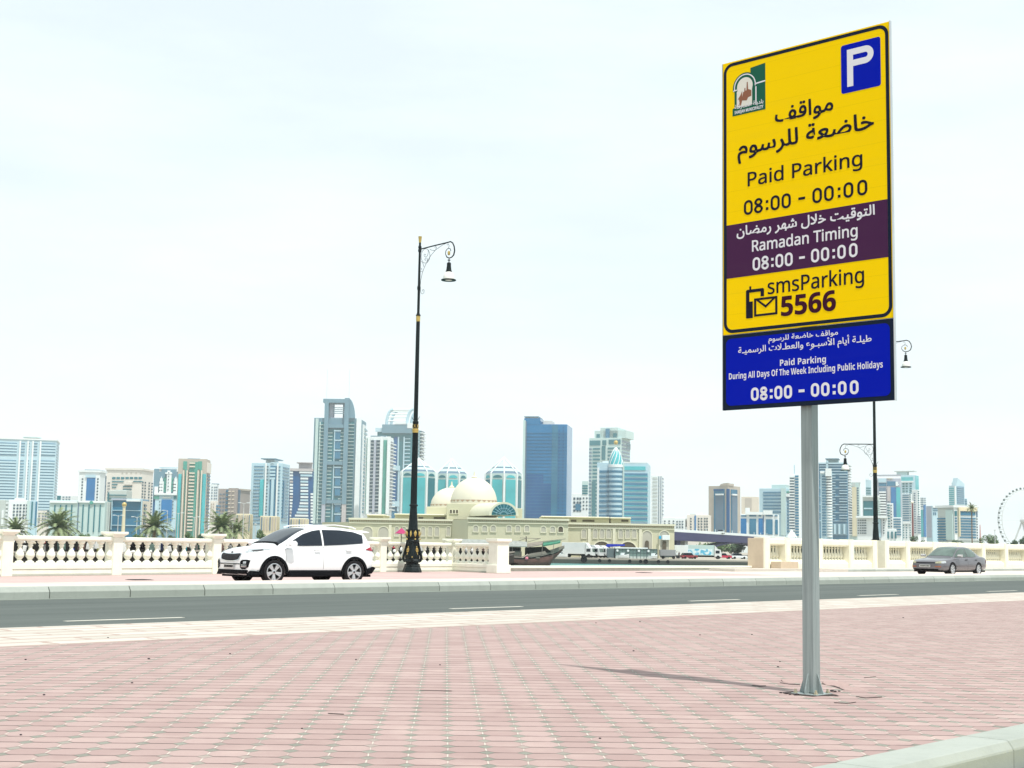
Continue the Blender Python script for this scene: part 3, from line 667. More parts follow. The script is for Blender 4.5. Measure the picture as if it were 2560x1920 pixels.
        for pts in (((368, 1060), (375, 950), (400, 820), (435, 720), (480, 625), (550, 510), (640, 410), (760, 330), (850, 292)),
                    [(455 + 82 * math.cos(a * PI / 12), 510 + 128 * math.sin(a * PI / 12)) for a in range(25)],
                    ((500, 400), (505, 450), (490, 510), (450, 530), (425, 505), (432, 475), (455, 478), (450, 500)), ((480, 620), (495, 580), (480, 545), (450, 550), (440, 575), (455, 592), (466, 572)),
                    ((530, 395), (570, 412), (630, 418)), ((640, 400), (655, 370), (645, 345), (625, 355), (630, 375)), ((875, 385), (888, 345), (870, 310), (845, 318), (852, 338)),
                    ((372, 1100), (385, 1160), (410, 1187), (438, 1165), (446, 1125), (428, 1104), (410, 1122), (420, 1138)), ((375, 600), (410, 640), (425, 700)), ((372, 785), (405, 780)), ((378, 735), (390, 730), (396, 745), (384, 756))):
            sc_.tube([loc(*p) for p in pts], .55 * s_, 5)
        sc_.build('scrollwork', dark, t)
        MB().lathe([(.2 * s_, -6 * s_), (3 * s_, -4 * s_), (3.6 * s_, 0), (3 * s_, 4 * s_), (.2 * s_, 6 * s_)], 10, loc(885, 473)).build('gold_disc', gold, t, smooth=True)
        c = loc(890, 0); y0 = 560 + 590 * .1447
        def lz(y): return (1431 - (560 + y * .1447)) * s_ + zoff + (890 - 345) * .1447 * s_ * TILT
        def lt(tab, n=18):
            mb = MB(); return mb.lathe([(r * .1447 * s_, lz(y)) for r, y in tab], n, (c.x, 0, 0))
        lt([(8, 575), (10, 590), (26, 594), (26, 602), (8, 606), (8, 632), (30, 642), (37, 656), (36, 690), (44, 760), (57, 806), (50, 808)]).build('lamp_hood', dark, t, smooth=True)
        lt([(54, 806), (78, 835), (92, 870), (98, 905), (100, 936), (60, 950), (10, 958)]).build('lamp_glass', frost, t, smooth=True)
        lt([(98, 930), (128, 938), (132, 946), (126, 954), (100, 950)], 22).build('lamp_rim', dark, t, smooth=True)
    for dirx, zoff, xs in arms: bracket(dirx, zoff, xs)
    mb = MB()                                              # small leaf hooks over the lower collar
    for sg in (1, -1): mb.tube([Vector((sg * 5 * s_, 0, (1431 - 1054) * s_)), Vector((sg * 9 * s_, 0, (1431 - 1050) * s_)), Vector((sg * 15 * s_, 0, (1431 - 1043) * s_))], [1 * s_, .8 * s_, .3 * s_], 5)
    mb.build('hook', dark, t)
    return t
L1 = gz(1030, 1431, ZP); LK = L1.y / F; AK, TILT = 1.34, -.14
make_lamp(L1, 0, [(1, 0, 1)], 'tall dark lamp post with one arm and gold details before the cream balustrade')
L2 = at(2190, 1376, 90.0); L2.z = -.1
l2 = make_lamp(L2, 0, [(1, 0, 1.2), (-1, -6.05, 1.13)], 'dark lamp post with two arms at different heights behind the parking sign')
l2.scale = (1.07,) * 3
# ================================================================ CARS
from mathutils.bvhtree import BVHTree
def drape(bvh, lo, hi, axis, n=14, m=5, off=.006, far=5.0):
    """a patch between two polylines laid onto the car's skin along an axis: '+x' front, '+y' left side, '-y' right side, '-x' rear, '+z' top"""
    def poly(pts, u):
        d = [0.0]
        for a, b in zip(pts, pts[1:]): d.append(d[-1] + math.hypot(b[0] - a[0], b[1] - a[1]))
        t = u * d[-1]
        for k in range(len(pts) - 1):
            if t <= d[k + 1] or k == len(pts) - 2:
                f = (t - d[k]) / max(1e-9, d[k + 1] - d[k]); return pts[k][0] + (pts[k + 1][0] - pts[k][0]) * f, pts[k][1] + (pts[k + 1][1] - pts[k][1]) * f
    sg = 1 if axis[0] == '+' else -1; ax = axis[1]; P = []
    for i in range(n + 1):
        a, b = poly(lo, i / n), poly(hi, i / n)
        for j in range(m + 1):
            u = a[0] + (b[0] - a[0]) * j / m; v = a[1] + (b[1] - a[1]) * j / m
            o = {'x': Vector((sg * far, u, v)), 'y': Vector((u, sg * far, v)), 'z': Vector((u, v, sg * far))}[ax]
            d = {'x': Vector((-sg, 0, 0)), 'y': Vector((0, -sg, 0)), 'z': Vector((0, 0, -sg))}[ax]
            h = bvh.ray_cast(o, d)
            if h[0] is None:
                q = P[-1] if P else o + d * far
            else:
                nn = h[1] if h[1].dot(d) < 0 else -h[1]; q = h[0] - d * off + nn * off * .4
            P.append(q)
    fs = [(i * (m + 1) + j, (i + 1) * (m + 1) + j, (i + 1) * (m + 1) + j + 1, i * (m + 1) + j + 1) for i in range(n) for j in range(m)]
    return MB().add(P, fs)
def pmix(a, b, f): return a + (b - a) * f
def interp(tab, x):
    if x <= tab[0][0]: return tab[0][1:]
    for p, q in zip(tab, tab[1:]):
        if x <= q[0]:
            f = (x - p[0]) / (q[0] - p[0]); f = f * f * (3 - 2 * f) if False else f
            return [pmix(u, v, f) for u, v in zip(p[1:], q[1:])]
    return tab[-1][1:]
def car_body(ST, GH, wheels, wr, ww, parent, mat, well):
    """ST rows: x, half width, z bottom, z shoulder, z top;  GH rows: x, base half width, base z, roof half width, roof z"""
    mb = MB(); rings = []
    for x, w_, zb, zs, zt in ST:
        h = [(0, zb), (w_ * .80, zb), (w_ * .955, zb + (zs - zb) * .10), (w_ * .99, zb + (zs - zb) * .30), (w_, zb + (zs - zb) * .52), (w_ * .985, zb + (zs - zb) * .76), (w_ * .945, zs), (w_ * .86, zs + (zt - zs) * .50), (w_ * .55, zs + (zt - zs) * .88), (0, zt)]
        rings.append([(x, y, z) for y, z in h] + [(x, -y, z) for y, z in h[-2:0:-1]])
    mb.loft(rings)
    o = mb.build('body', mat, None)
    sub = o.modifiers.new('s', 'SUBSURF'); sub.levels = 2; sub.render_levels = 2
    m2 = MB()
    for x in wheels:
        for sg in (1, -1):
            m2.T = Matrix.Translation((x, sg * (ww - .02), wr * .98)) @ Matrix.Rotation(PI / 2, 4, 'X')
            m2.lathe([(wr * 1.13, -.30), (wr * 1.13, .30)], 36)
    c = m2.build('cut', mat, None)
    bo = o.modifiers.new('b', 'BOOLEAN'); bo.object = c; bo.operation = 'DIFFERENCE'; bo.solver = 'EXACT'
    dg = bpy.context.evaluated_depsgraph_get(); dg.update()
    me = bpy.data.meshes.new_from_object(o.evaluated_get(dg)); bpy.data.objects.remove(c); bpy.data.objects.remove(o)
    me.materials.clear(); me.materials.append(mat); me.name = 'body'
    b = bpy.data.objects.new('body', me); COL.objects.link(b); b.parent = parent
    me.polygons.foreach_set('use_smooth', [True] * len(me.polygons)); me.set_sharp_from_angle(angle=math.radians(32))
    g = MB(); rings = []
    for x, wb_, zb, wr_, zr in GH:
        hgt = zr - zb
        h = [(0, zb - .08), (wb_, zb - .08), (wb_, zb), (pmix(wb_, wr_, .5) + .012, zb + hgt * .5), (wr_ + .02, zb + hgt * .86), (wr_ * .93, zb + hgt * .965), (wr_ * .6, zr), (0, zr + .015)]
        rings.append([(x, y, z) for y, z in h] + [(x, -y, z) for y, z in h[-2:0:-1]])
    g.loft(rings)
    go = g.build('cabin', mat, None); sub = go.modifiers.new('s', 'SUBSURF'); sub.levels = 2; sub.render_levels = 2; sub.subdivision_type = 'CATMULL_CLARK'
    dg.update(); me2 = bpy.data.meshes.new_from_object(go.evaluated_get(dg)); bpy.data.objects.remove(go)
    me2.name = 'cabin'; gb = bpy.data.objects.new('cabin', me2); COL.objects.link(gb); gb.parent = parent
    me2.polygons.foreach_set('use_smooth', [True] * len(me2.polygons))
    def bv(*ms):
        V, Fc = [], []
        for m_ in ms:
            b0 = len(V); V += [v.co.copy() for v in m_.vertices]; Fc += [tuple(b0 + i for i in p.vertices) for p in m_.polygons]
        return BVHTree.FromPolygons(V, Fc)
    return b, gb, bv(me), bv(me2), bv(me, me2)
def arch_ring(x, wr, y, mat, parent, r0=1.10, r1=1.32, th=.06, a0=-8, a1=188, sg=1):
    mb = MB(); n = 22; rings = []
    for k in range(n + 1):
        a = math.radians(a0 + (a1 - a0) * k / n); c_, s_ = math.cos(a), math.sin(a)
        rings.append([(x + c_ * wr * r0, y - sg * th, wr * .98 + s_ * wr * r0), (x + c_ * wr * r0, y + sg * .012, wr * .98 + s_ * wr * r0), (x + c_ * wr * (r1 - .03), y + sg * .014, wr * .98 + s_ * wr * (r1 - .03)), (x + c_ * wr * r1, y - sg * .004, wr * .98 + s_ * wr * r1), (x + c_ * wr * r1, y - sg * th, wr * .98 + s_ * wr * r1)])
    return mb.loft(rings).build('wheel_arch', mat, parent, smooth=True)
tyre_m = M('tyre rubber', (.014, .014, .016), .85, 0, .2, 20, .2, spec=.15)
rim_m = M('silver alloy', (.60, .62, .64), .28, .75, .06)
hub_m = M('dark hub', (.02, .02, .022), .6)
blk = M('black plastic', (.005, .006, .008), .7, 0, .15, 12, spec=.08)
glass_t = M('tinted glass', (.006, .012, .022), .04, 0, .2, 1.2, spec=.5)
glass_g = M('green car glass', (.075, .115, .095), .05, 0, .35, 2.2, spec=.8)
chrome = M('chrome', (.7, .72, .74), .12, 1.0, .03)
lens_m = M('clear lens', (.42, .46, .48), .06, .1, .3, 14, spec=.9)
red_l = M('red lens', (.30, .012, .03), .15, 0, .2, 10)
plate_m = M('number plate', (.62, .63, .6), .5, 0, .05)
def wheel(parent, x, y, r, wdt, sg, spokes, rimf=.68):
    wo = bpy.data.objects.new('wheel', None); COL.objects.link(wo); wo.parent = parent; wo.location = (x, y, r); wo.empty_display_size = .1
    T = Matrix.Rotation(-sg * PI / 2, 4, 'X')              # local +z becomes the outer side
    mb = MB(); mb.T = T; h = wdt / 2
    mb.lathe([(r * rimf, -h), (r * .93, -h), (r * .985, -h * .8), (r, -h * .5), (r, h * .5), (r * .985, h * .8), (r * .93, h * .98), (r * .80, h * 1.02), (r * rimf, h * .9), (r * rimf, -h)], 40, cap=False)
    mb.build('tyre', tyre_m, wo, smooth=True, ang=50)
    mb = MB(); mb.T = T; mb.lathe([(r * (rimf + .015), h * .2), (r * (rimf + .015), h * .95), (r * (rimf - .045), h * .98), (r * (rimf - .055), h * .3)], 40, cap=False)
    for k in range(spokes):
        for dl in ((-.13, .13) if spokes <= 5 else (0,)):
            a = 2 * PI * k / spokes + .3
            c0, c1 = a + dl * .55, a + dl * 1.25
            p = lambda rr, an, w2, z: [(rr * math.cos(an) - w2 * math.sin(an), rr * math.sin(an) + w2 * math.cos(an), z), (rr * math.cos(an) + w2 * math.sin(an), rr * math.sin(an) - w2 * math.cos(an), z)]
            A0, A1 = p(r * .13, c0, .026, h * .80), p(r * (rimf - .03), c1, .026 if spokes <= 5 else .05, h * .86)
            B0, B1 = p(r * .13, c0, .03, h * .45), p(r * (rimf - .03), c1, .032 if spokes <= 5 else .055, h * .5)
            mb.add(A0 + A1 + B0 + B1, [(0, 1, 3, 2), (0, 2, 6, 4), (1, 5, 7, 3), (2, 3, 7, 6), (0, 4, 5, 1)])
    mb.lathe([(r * .17, h * .5), (r * .17, h * .82), (r * .10, h * .88)], 16)
    mb.build('rim', rim_m, wo, smooth=True, ang=30)
    mb = MB(); mb.T = T; mb.lathe([(r * (rimf - .04), h * .15), (r * .05, h * .18)], 30); mb.lathe([(r * .09, h * .86), (r * .09, h * .9)], 14); mb.build('hub', hub_m, wo)
    return wo
def plate(bvh, parent, y0, y1, z0, z1, digits=True, ax='+x'):
    p = drape(bvh, [(y0, z0), (y1, z0)], [(y0, z1), (y1, z1)], ax, 4, 2, .03).build('number_plate', plate_m, parent)
    mb = MB(); random.seed(int(y1 * 100)); w_ = (y1 - y0); me = p.data; xm = max(abs(v.co.x) for v in me.vertices) * (1 if ax == '+x' else -1)
    k = y0 + w_ * .1
    while k < y1 - w_ * .12:
        dw = w_ * random.uniform(.07, .1); mb.box(xm + .004, xm + .008, k, k + dw, z0 + (z1 - z0) * .25, z0 + (z1 - z0) * .78); k += dw + w_ * .04
    mb.build('plate_marks', blk, p)
def headlamp(bvh, parent, lo, hi, ax, bulbs, name='headlight'):
    h = drape(bvh, lo, hi, ax, 14, 4, .008).build(name, lens_m, parent, smooth=True)
    return h
# ---------------------------------------------------------------- the white SUV
white_p = M('white car paint', (.82, .85, .86), .22, 0, .015, .6, spec=.5, coat=1.0)
YAW = math.radians(49); hd = -Vector((math.sin(YAW), math.cos(YAW), 0))
SC = Vector((-6.06, 40.55, ZP))
suv = thing('parked_car', 'white compact SUV with black wheel arches parked behind the kerb', 'car', SC, math.atan2(hd.y, hd.x), 'parked cars')
ST = [(2.22, .60, .30, .66, .72), (2.17, .74, .27, .76, .86), (2.06, .83, .24, .84, .95), (1.85, .895, .235, .90, 1.01), (1.5, .92, .24, .945, 1.055), (1.1, .925, .24, .985, 1.10), (.8, .925, .24, 1.0, 1.12), (.2, .925, .24, 1.01, 1.12), (-.5, .925, .24, 1.03, 1.13),
      (-1.1, .928, .24, 1.07, 1.16), (-1.6, .925, .25, 1.10, 1.18), (-1.88, .90, .27, 1.09, 1.16), (-2.03, .84, .32, 1.02, 1.10), (-2.10, .74, .36, .92, 1.0)]
GH = [(1.22, .72, 1.07, .50, 1.10), (1.12, .76, 1.07, .58, 1.15), (.55, .855, 1.06, .66, 1.44), (.25, .865, 1.05, .675, 1.565), (-.1, .87, 1.05, .68, 1.615), (-.6, .872, 1.07, .675, 1.64), (-1.15, .87, 1.10, .655, 1.615), (-1.65, .85, 1.13, .625, 1.55), (-1.87, .82, 1.13, .60, 1.47), (-1.93, .80, 1.10, .60, 1.30), (-2.04, .78, 1.02, .62, 1.10)]
body, cab, bb, bc, ba = car_body(ST, GH, (1.335, -1.335), .345, .80, suv, white_p, blk)
for x in (1.335, -1.335):
    for sg in (1, -1):
        wheel(suv, x, sg * .80, .345, .225, sg, 5)
        arch_ring(x, .345, sg * .918, blk, suv, sg=sg)
for sg in (1, -1):
    mb = MB(); mb.prism([(.93 * sg, .235), (.93 * sg, .36), (.90 * sg, .40), (.84 * sg, .40), (.80 * sg, .22)], lambda a, b: (-.86, a, b), lambda a, b: (.86, a, b)); mb.build('sill', blk, suv, bevel=.01)
drape(bb, [(-1.0, .24), (1.0, .24)], [(-1.0, .40), (1.0, .40)], '+x', 16, 3, .02).build('lower_bumper', blk, suv)
drape(bb, [(-.80, .28), (.80, .28)], [(-.80, .48), (.80, .48)], '-x', 16, 3, .02).build('lower_bumper', blk, suv)
for sg in (1, -1):
    MB().prism([(-1.95, .30), (-1.72, .26), (-1.74, .42), (-2.0, .50), (-2.08, .46)], lambda a, b: (a, sg * .80, b), lambda a, b: (a, sg * .925, b)).build('bumper_corner', blk, suv, bevel=.02)
    MB().prism([(2.12, .25), (1.78, .25), (1.76, .36), (2.06, .38)], lambda a, b: (a, sg * .72, b), lambda a, b: (a, sg * .905, b)).build('bumper_corner', blk, suv, bevel=.02)
gr_lo = [(-.50, .80), (-.44, .68), (-.16, .645), (.16, .645), (.44, .68), (.50, .80)]; gr_hi = [(-.50, .815), (-.46, .845), (-.15, .825), (.15, .825), (.46, .845), (.50, .815)]
drape(bb, [(y * 1.06, z - .022) for y, z in gr_lo], [(y * 1.06, z + .018) for y, z in gr_hi], '+x', 20, 4, .010).build('grille_frame', chrome, suv, smooth=True)
gm = NT('black mesh grille'); gm.set(.6, 0, .1); vo = gm.n('ShaderNodeTexVoronoi'); vo.inputs['Scale'].default_value = 45; gm.l(gm.obj(), vo.inputs['Vector']); gm.l(gm.mix(vo.outputs['Distance'], (.006, .006, .007), (.05, .052, .055)), gm.bs.inputs['Base Color'])
drape(bb, gr_lo, gr_hi, '+x', 20, 4, .016).build('grille', gm.mat, suv)
drape(bb, [(-.06, .862), (.06, .862)], [(-.05, .892), (.05, .892)], '+x', 6, 2, .014).build('badge', blk, suv)
drape(bb, [(-.55, .545), (.55, .545)], [(-.55, .57), (.55, .57)], '+x', 12, 1, .012).build('bumper_slot', blk, suv)
plate(bb, suv, -.27, .27, .43, .55)
for sg in (1, -1):
    lo = [(sg * .56, .885), (sg * .68, .865), (sg * .80, .90), (sg * .865, .965)]; hi = [(sg * .56, .90), (sg * .66, .945), (sg * .78, .99), (sg * .865, 1.0)]
    drape(ba, lo, hi, '+x', 12, 4, .010).build('headlight', lens_m, suv, smooth=True)
    lo = [(1.42, .985), (1.6, .95), (1.85, .90), (2.0, .885)]; hi = [(1.42, .995), (1.6, .993), (1.85, .975), (2.0, .95)]
    hl = drape(ba, lo, hi, '+y' if sg > 0 else '-y', 12, 3, .010).build('headlight', lens_m, suv, smooth=True)
    drape(ba, [(1.66, .935), (1.95, .90)], [(1.66, .965), (1.95, .935)], '+y' if sg > 0 else '-y', 8, 2, .014).build('lamp_bulbs', hub_m, hl)
    fg = drape(bb, [(sg * .56, .47), (sg * .62, .42), (sg * .74, .42), (sg * .80, .48)], [(sg * .56, .62), (sg * .62, .665), (sg * .76, .68), (sg * .82, .66)], '+x', 10, 4, .012).build('fog_lamp_recess', blk, suv)
    for zf in (.475, .52): drape(bb, [(sg * .61, zf), (sg * .77, zf)], [(sg * .61, zf + .018), (sg * .77, zf + .018)], '+x', 6, 1, .02).build('chrome_strip', chrome, fg)
    drape(bb, [(sg * .69, .57), (sg * .76, .57)], [(sg * .69, .63), (sg * .76, .63)], '+x', 5, 3, .02).build('fog_lamp', lens_m, fg)
    A = '+y' if sg > 0 else '-y'
    # door glass, front and rear, then the seams and handles
    drape(bc, [(.95, 1.085), (.45, 1.07), (-.24, 1.085)], [(.90, 1.10), (.35, 1.40), (.02, 1.50), (-.24, 1.535)], A, 18, 5, .008).build('front_door_glass', glass_t, suv, smooth=True)
    drape(bc, [(-.30, 1.087), (-1.0, 1.12), (-1.66, 1.165)], [(-.30, 1.535), (-.9, 1.535), (-1.4, 1.49), (-1.72, 1.40)], A, 18, 5, .008).build('rear_door_glass', glass_t, suv, smooth=True)
    for xs, za, zb_ in ((.98, .42, 1.0), (-.27, .42, 1.05)): drape(ba, [(xs, za), (xs, zb_)], [(xs + .008, za), (xs + .008, zb_)], A, 12, 1, .004).build('door_seam', blk, suv)
    for xs in (-.05, -1.12):
        y = .93 * sg; MB().box(xs - .1, xs + .1, y - .01, y + .028 * sg, .945, .975).build('door_handle', white_p, suv, bevel=.008)
        drape(ba, [(xs - .11, .935), (xs + .11, .935)], [(xs - .11, .985), (xs + .11, .985)], A, 6, 2, .003).build('handle_shade_patch', M('handle shade', (.45, .47, .48), .4), suv)  # grey patch paints the shade in the hollow behind the handle
    mi = MB(); mi.loft([[(.88 + x * .13, sg * (.90 + w_), 1.125 + z * .085) for x, z in ((-1, -.6), (-.3, -1), (.6, -.7), (1, .1), (.5, .9), (-.5, 1), (-1, .4))] for w_ in (.02, .1, .2, .235)])
    mi.build('wing_mirror', white_p, suv, smooth=True, bevel=.02); MB().box(.84, .92, sg * .86, sg * .94, 1.06, 1.09).build('mirror_arm', blk, suv)
    drape(ba, [(-1.72, .985), (-1.88, .96), (-2.04, .94)], [(-1.72, .995), (-1.88, 1.05), (-2.04, 1.08)], A, 10, 3, .012).build('tail_light', red_l, suv)
    MB().tube([(.15, sg * .60, 1.60), (-.1, sg * .63, 1.655), (-.8, sg * .63, 1.68), (-1.4, sg * .60, 1.63), (-1.55, sg * .59, 1.58)], .017, 6).build('roof_rail', white_p, suv)
drape(bc, [(1.10, -.70), (1.10, .70)], [(.20, -.60), (.20, .60)], '+z', 16, 10, .008).build('windscreen', glass_t, suv, smooth=True)
drape(bc, [(-1.92, -.55), (-1.92, .55)], [(-1.89, -.5), (-1.89, .5)], '+z', 8, 2, .008).build('rear_glass', glass_t, suv)
MB().prism([(-1.8, 1.545), (-2.05, 1.50), (-2.05, 1.475), (-1.82, 1.47)], lambda a, b: (a, -.58, b), lambda a, b: (a, .58, b)).build('roof_spoiler', white_p, suv, bevel=.01)
drape(ba, [(1.16, -.72), (1.16, .72)], [(1.09, -.71), (1.09, .71)], '+z', 12, 2, .012).build('wiper_cowl', blk, suv)
mb = MB(); mb.box(-2.0, 2.0, -.78, .78, .20, .27); mb.build('underbody', blk, suv)
# ---------------------------------------------------------------- the grey sedan
grey_p = M('taupe grey car paint', (.125, .12, .135), .3, .3, .06, .8, spec=.5, coat=.8)
YAW2 = math.radians(45); hd2 = -Vector((math.sin(YAW2), math.cos(YAW2), 0))
sedan = thing('parked_car', 'older grey four-door sedan parked in front of the niche wall', 'car', Vector((22.78, 72.9, ZP)), math.atan2(hd2.y, hd2.x), 'parked cars')
ST = [(2.38, .56, .28, .56, .60), (2.33, .72, .24, .62, .68), (2.2, .80, .22, .67, .73), (1.9, .855, .20, .72, .79), (1.5, .87, .20, .76, .84), (1.05, .88, .20, .80, .89), (.5, .885, .20, .83, .92), (0, .885, .20, .84, .93), (-.6, .885, .20, .85, .94), (-1.1, .882, .20, .865, .95),
      (-1.6, .87, .21, .88, .96), (-2.0, .84, .24, .875, .95), (-2.28, .78, .28, .83, .91), (-2.38, .66, .32, .74, .80)]
GH = [(1.18, .68, .84, .50, .87), (1.08, .74, .85, .55, .91), (.6, .80, .86, .58, 1.18), (.25, .815, .86, .59, 1.345), (0, .82, .86, .595, 1.385), (-.4, .82, .87, .59, 1.40), (-.8, .815, .88, .575, 1.375), (-1.15, .80, .89, .55, 1.29), (-1.5, .77, .90, .53, 1.12), (-1.85, .70, .90, .5, .95), (-1.95, .66, .90, .48, .93)]
body, cab, bb, bc, ba = car_body(ST, GH, (1.36, -1.26), .31, .76, sedan, grey_p, blk)
for x in (1.36, -1.26):
    for sg in (1, -1): wheel(sedan, x, sg * .77, .31, .2, sg, 7, .66)
drape(bb, [(-.66, .20), (.66, .20)], [(-.62, .32), (.62, .32)], '+x', 14, 3, .014).build('air_intake', blk, sedan)
drape(bb, [(-.48, .585), (.48, .585)], [(-.48, .625), (.48, .625)], '+x', 12, 2, .012).build('grille', blk, sedan)
plate(bb, sedan, -.30, .26, .40, .51)
amber = M('amber lens', (.32, .10, .05), .2)
lamp_y = M('aged headlight lens', (.30, .30, .20), .12, 0, .2, 12)
for sg in (1, -1):
    A = '+y' if sg > 0 else '-y'
    drape(ba, [(sg * .50, .575), (sg * .80, .58)], [(sg * .50, .65), (sg * .80, .70)], '+x', 8, 3, .012).build('headlight', lamp_y, sedan)
    drape(ba, [(1.95, .60), (2.25, .58)], [(1.95, .69), (2.25, .675)], A, 6, 2, .012).build('headlight', lens_m, sedan)
    drape(bb, [(sg * .48, .40), (sg * .74, .40)], [(sg * .48, .455), (sg * .74, .455)], '+x', 6, 2, .012).build('fog_lamp', amber, sedan)
    drape(bc, [(.92, .885), (.3, .89), (-.12, .895)], [(.90, .90), (.45, 1.19), (.15, 1.285), (-.12, 1.315)], A, 14, 4, .008).build('front_door_glass', glass_g, sedan, smooth=True)
    drape(bc, [(-.18, .895), (-.8, .905), (-1.12, .93)], [(-.18, 1.315), (-.6, 1.30), (-.95, 1.22), (-1.2, 1.10)], A, 14, 4, .008).build('rear_door_glass', glass_g, sedan, smooth=True)
    drape(ba, [(-2.1, .44), (2.1, .44)], [(-2.1, .475), (2.1, .475)], A, 20, 1, .010).build('side_moulding', M('grey trim', (.13, .12, .13), .5), sedan)
    for xs in (.98, -.15): drape(ba, [(xs, .30), (xs, .84)], [(xs + .009, .30), (xs + .009, .84)], A, 10, 1, .004).build('door_seam', blk, sedan)
    for xs in (.02, -.98): MB().box(xs - .08, xs + .08, sg * .865, sg * .895, .74, .77).build('door_handle', blk, sedan, bevel=.006)
    mi = MB(); mi.loft([[(.82 + x * .10, sg * (.86 + w_), .945 + z * .07) for x, z in ((-1, -.8), (.6, -.8), (1, 0), (.4, .9), (-1, .9))] for w_ in (0, .1, .2)]); mi.build('wing_mirror', M('pale mirror', (.42, .42, .42), .35), sedan, smooth=True, bevel=.015)
    drape(ba, [(-2.3, .60), (-2.1, .62)], [(-2.3, .76), (-2.1, .76)], A, 5, 2, .010).build('tail_light', red_l, sedan)
drape(bc, [(1.06, -.68), (1.06, .68)], [(.24, -.53), (.24, .53)], '+z', 14, 10, .008).build('windscreen', glass_g, sedan, smooth=True)
drape(bc, [(-1.75, -.52), (-1.75, .52)], [(-1.1, -.5), (-1.1, .5)], '+z', 12, 8, .008).build('rear_glass', glass_g, sedan, smooth=True)
mb = MB(); mb.box(-2.15, 2.15, -.74, .74, .17, .25); mb.build('underbody', blk, sedan)
sedan.scale = (1.06, 1.06, 1.06)
# ================================================================ SKYLINE ACROSS THE WATER
ZQ = -1.7
SKY = 1.7                                                # true distance of the towers, so that a storey is about 3.2 m
def zoomer(x0, y0, k): return lambda a, b: (x0 + a * k, y0 + b * k)
zA, zB, zC, zD, zE = zoomer(0, 1080, .1567), zoomer(300, 1120, .1537), zoomer(620, 1130, .12057), zoomer(770, 970, .2171), zoomer(980, 1110, .16275)
zF, zG, zH, zI, zJ = zoomer(1260, 1020, .2472), zoomer(1660, 1130, .217), zoomer(1980, 1130, .1386), zoomer(2160, 1150, .1326), zoomer(2340, 1180, .1145)
def FM(name, rgb, rough=.7, var=.07, spec=.3): return M(name, rgb, rough, 0, var, .05, 0, spec)
def GM(name, rgb, rough=.12, var=.22): return M(name, rgb, rough, 0, var, .035, 0, .3)
cWh, cWarm, cPale, cBeige, cGrey, cBr, cPink, cSand = FM('white facade', (.68, .74, .745)), FM('warm white facade', (.66, .635, .575)), FM('pale blue facade', (.40, .575, .65)), FM('beige facade', (.60, .55, .46)), FM('grey blue facade', (.135, .25, .315)), FM('brown facade', (.31, .28, .26)), FM('pink grey facade', (.44, .42, .42)), FM('sand facade', (.60, .555, .39))
cMint, cLil, cTaupe, cGreyG = FM('mint grey facade', (.44, .58, .565)), FM('lilac facade', (.36, .40, .47)), FM('taupe facade', (.42, .385, .33)), FM('grey green facade', (.44, .50, .48))
gTeal, gDk, gBlue, gMid, gTq, gGr, gSlate, gDeep = GM('teal glass', (.018, .15, .185)), GM('dark window', (.03, .07, .10)), GM('blue glass', (.006, .15, .38)), GM('steel blue glass', (.03, .16, .27)), GM('turquoise glass', (.06, .41, .45)), GM('green glass', (.07, .30, .245)), GM('slate glass', (.10, .17, .24)), GM('deep blue glass', (.005, .085, .235))
gBand = GM('blue grey band', (.06, .175, .27))
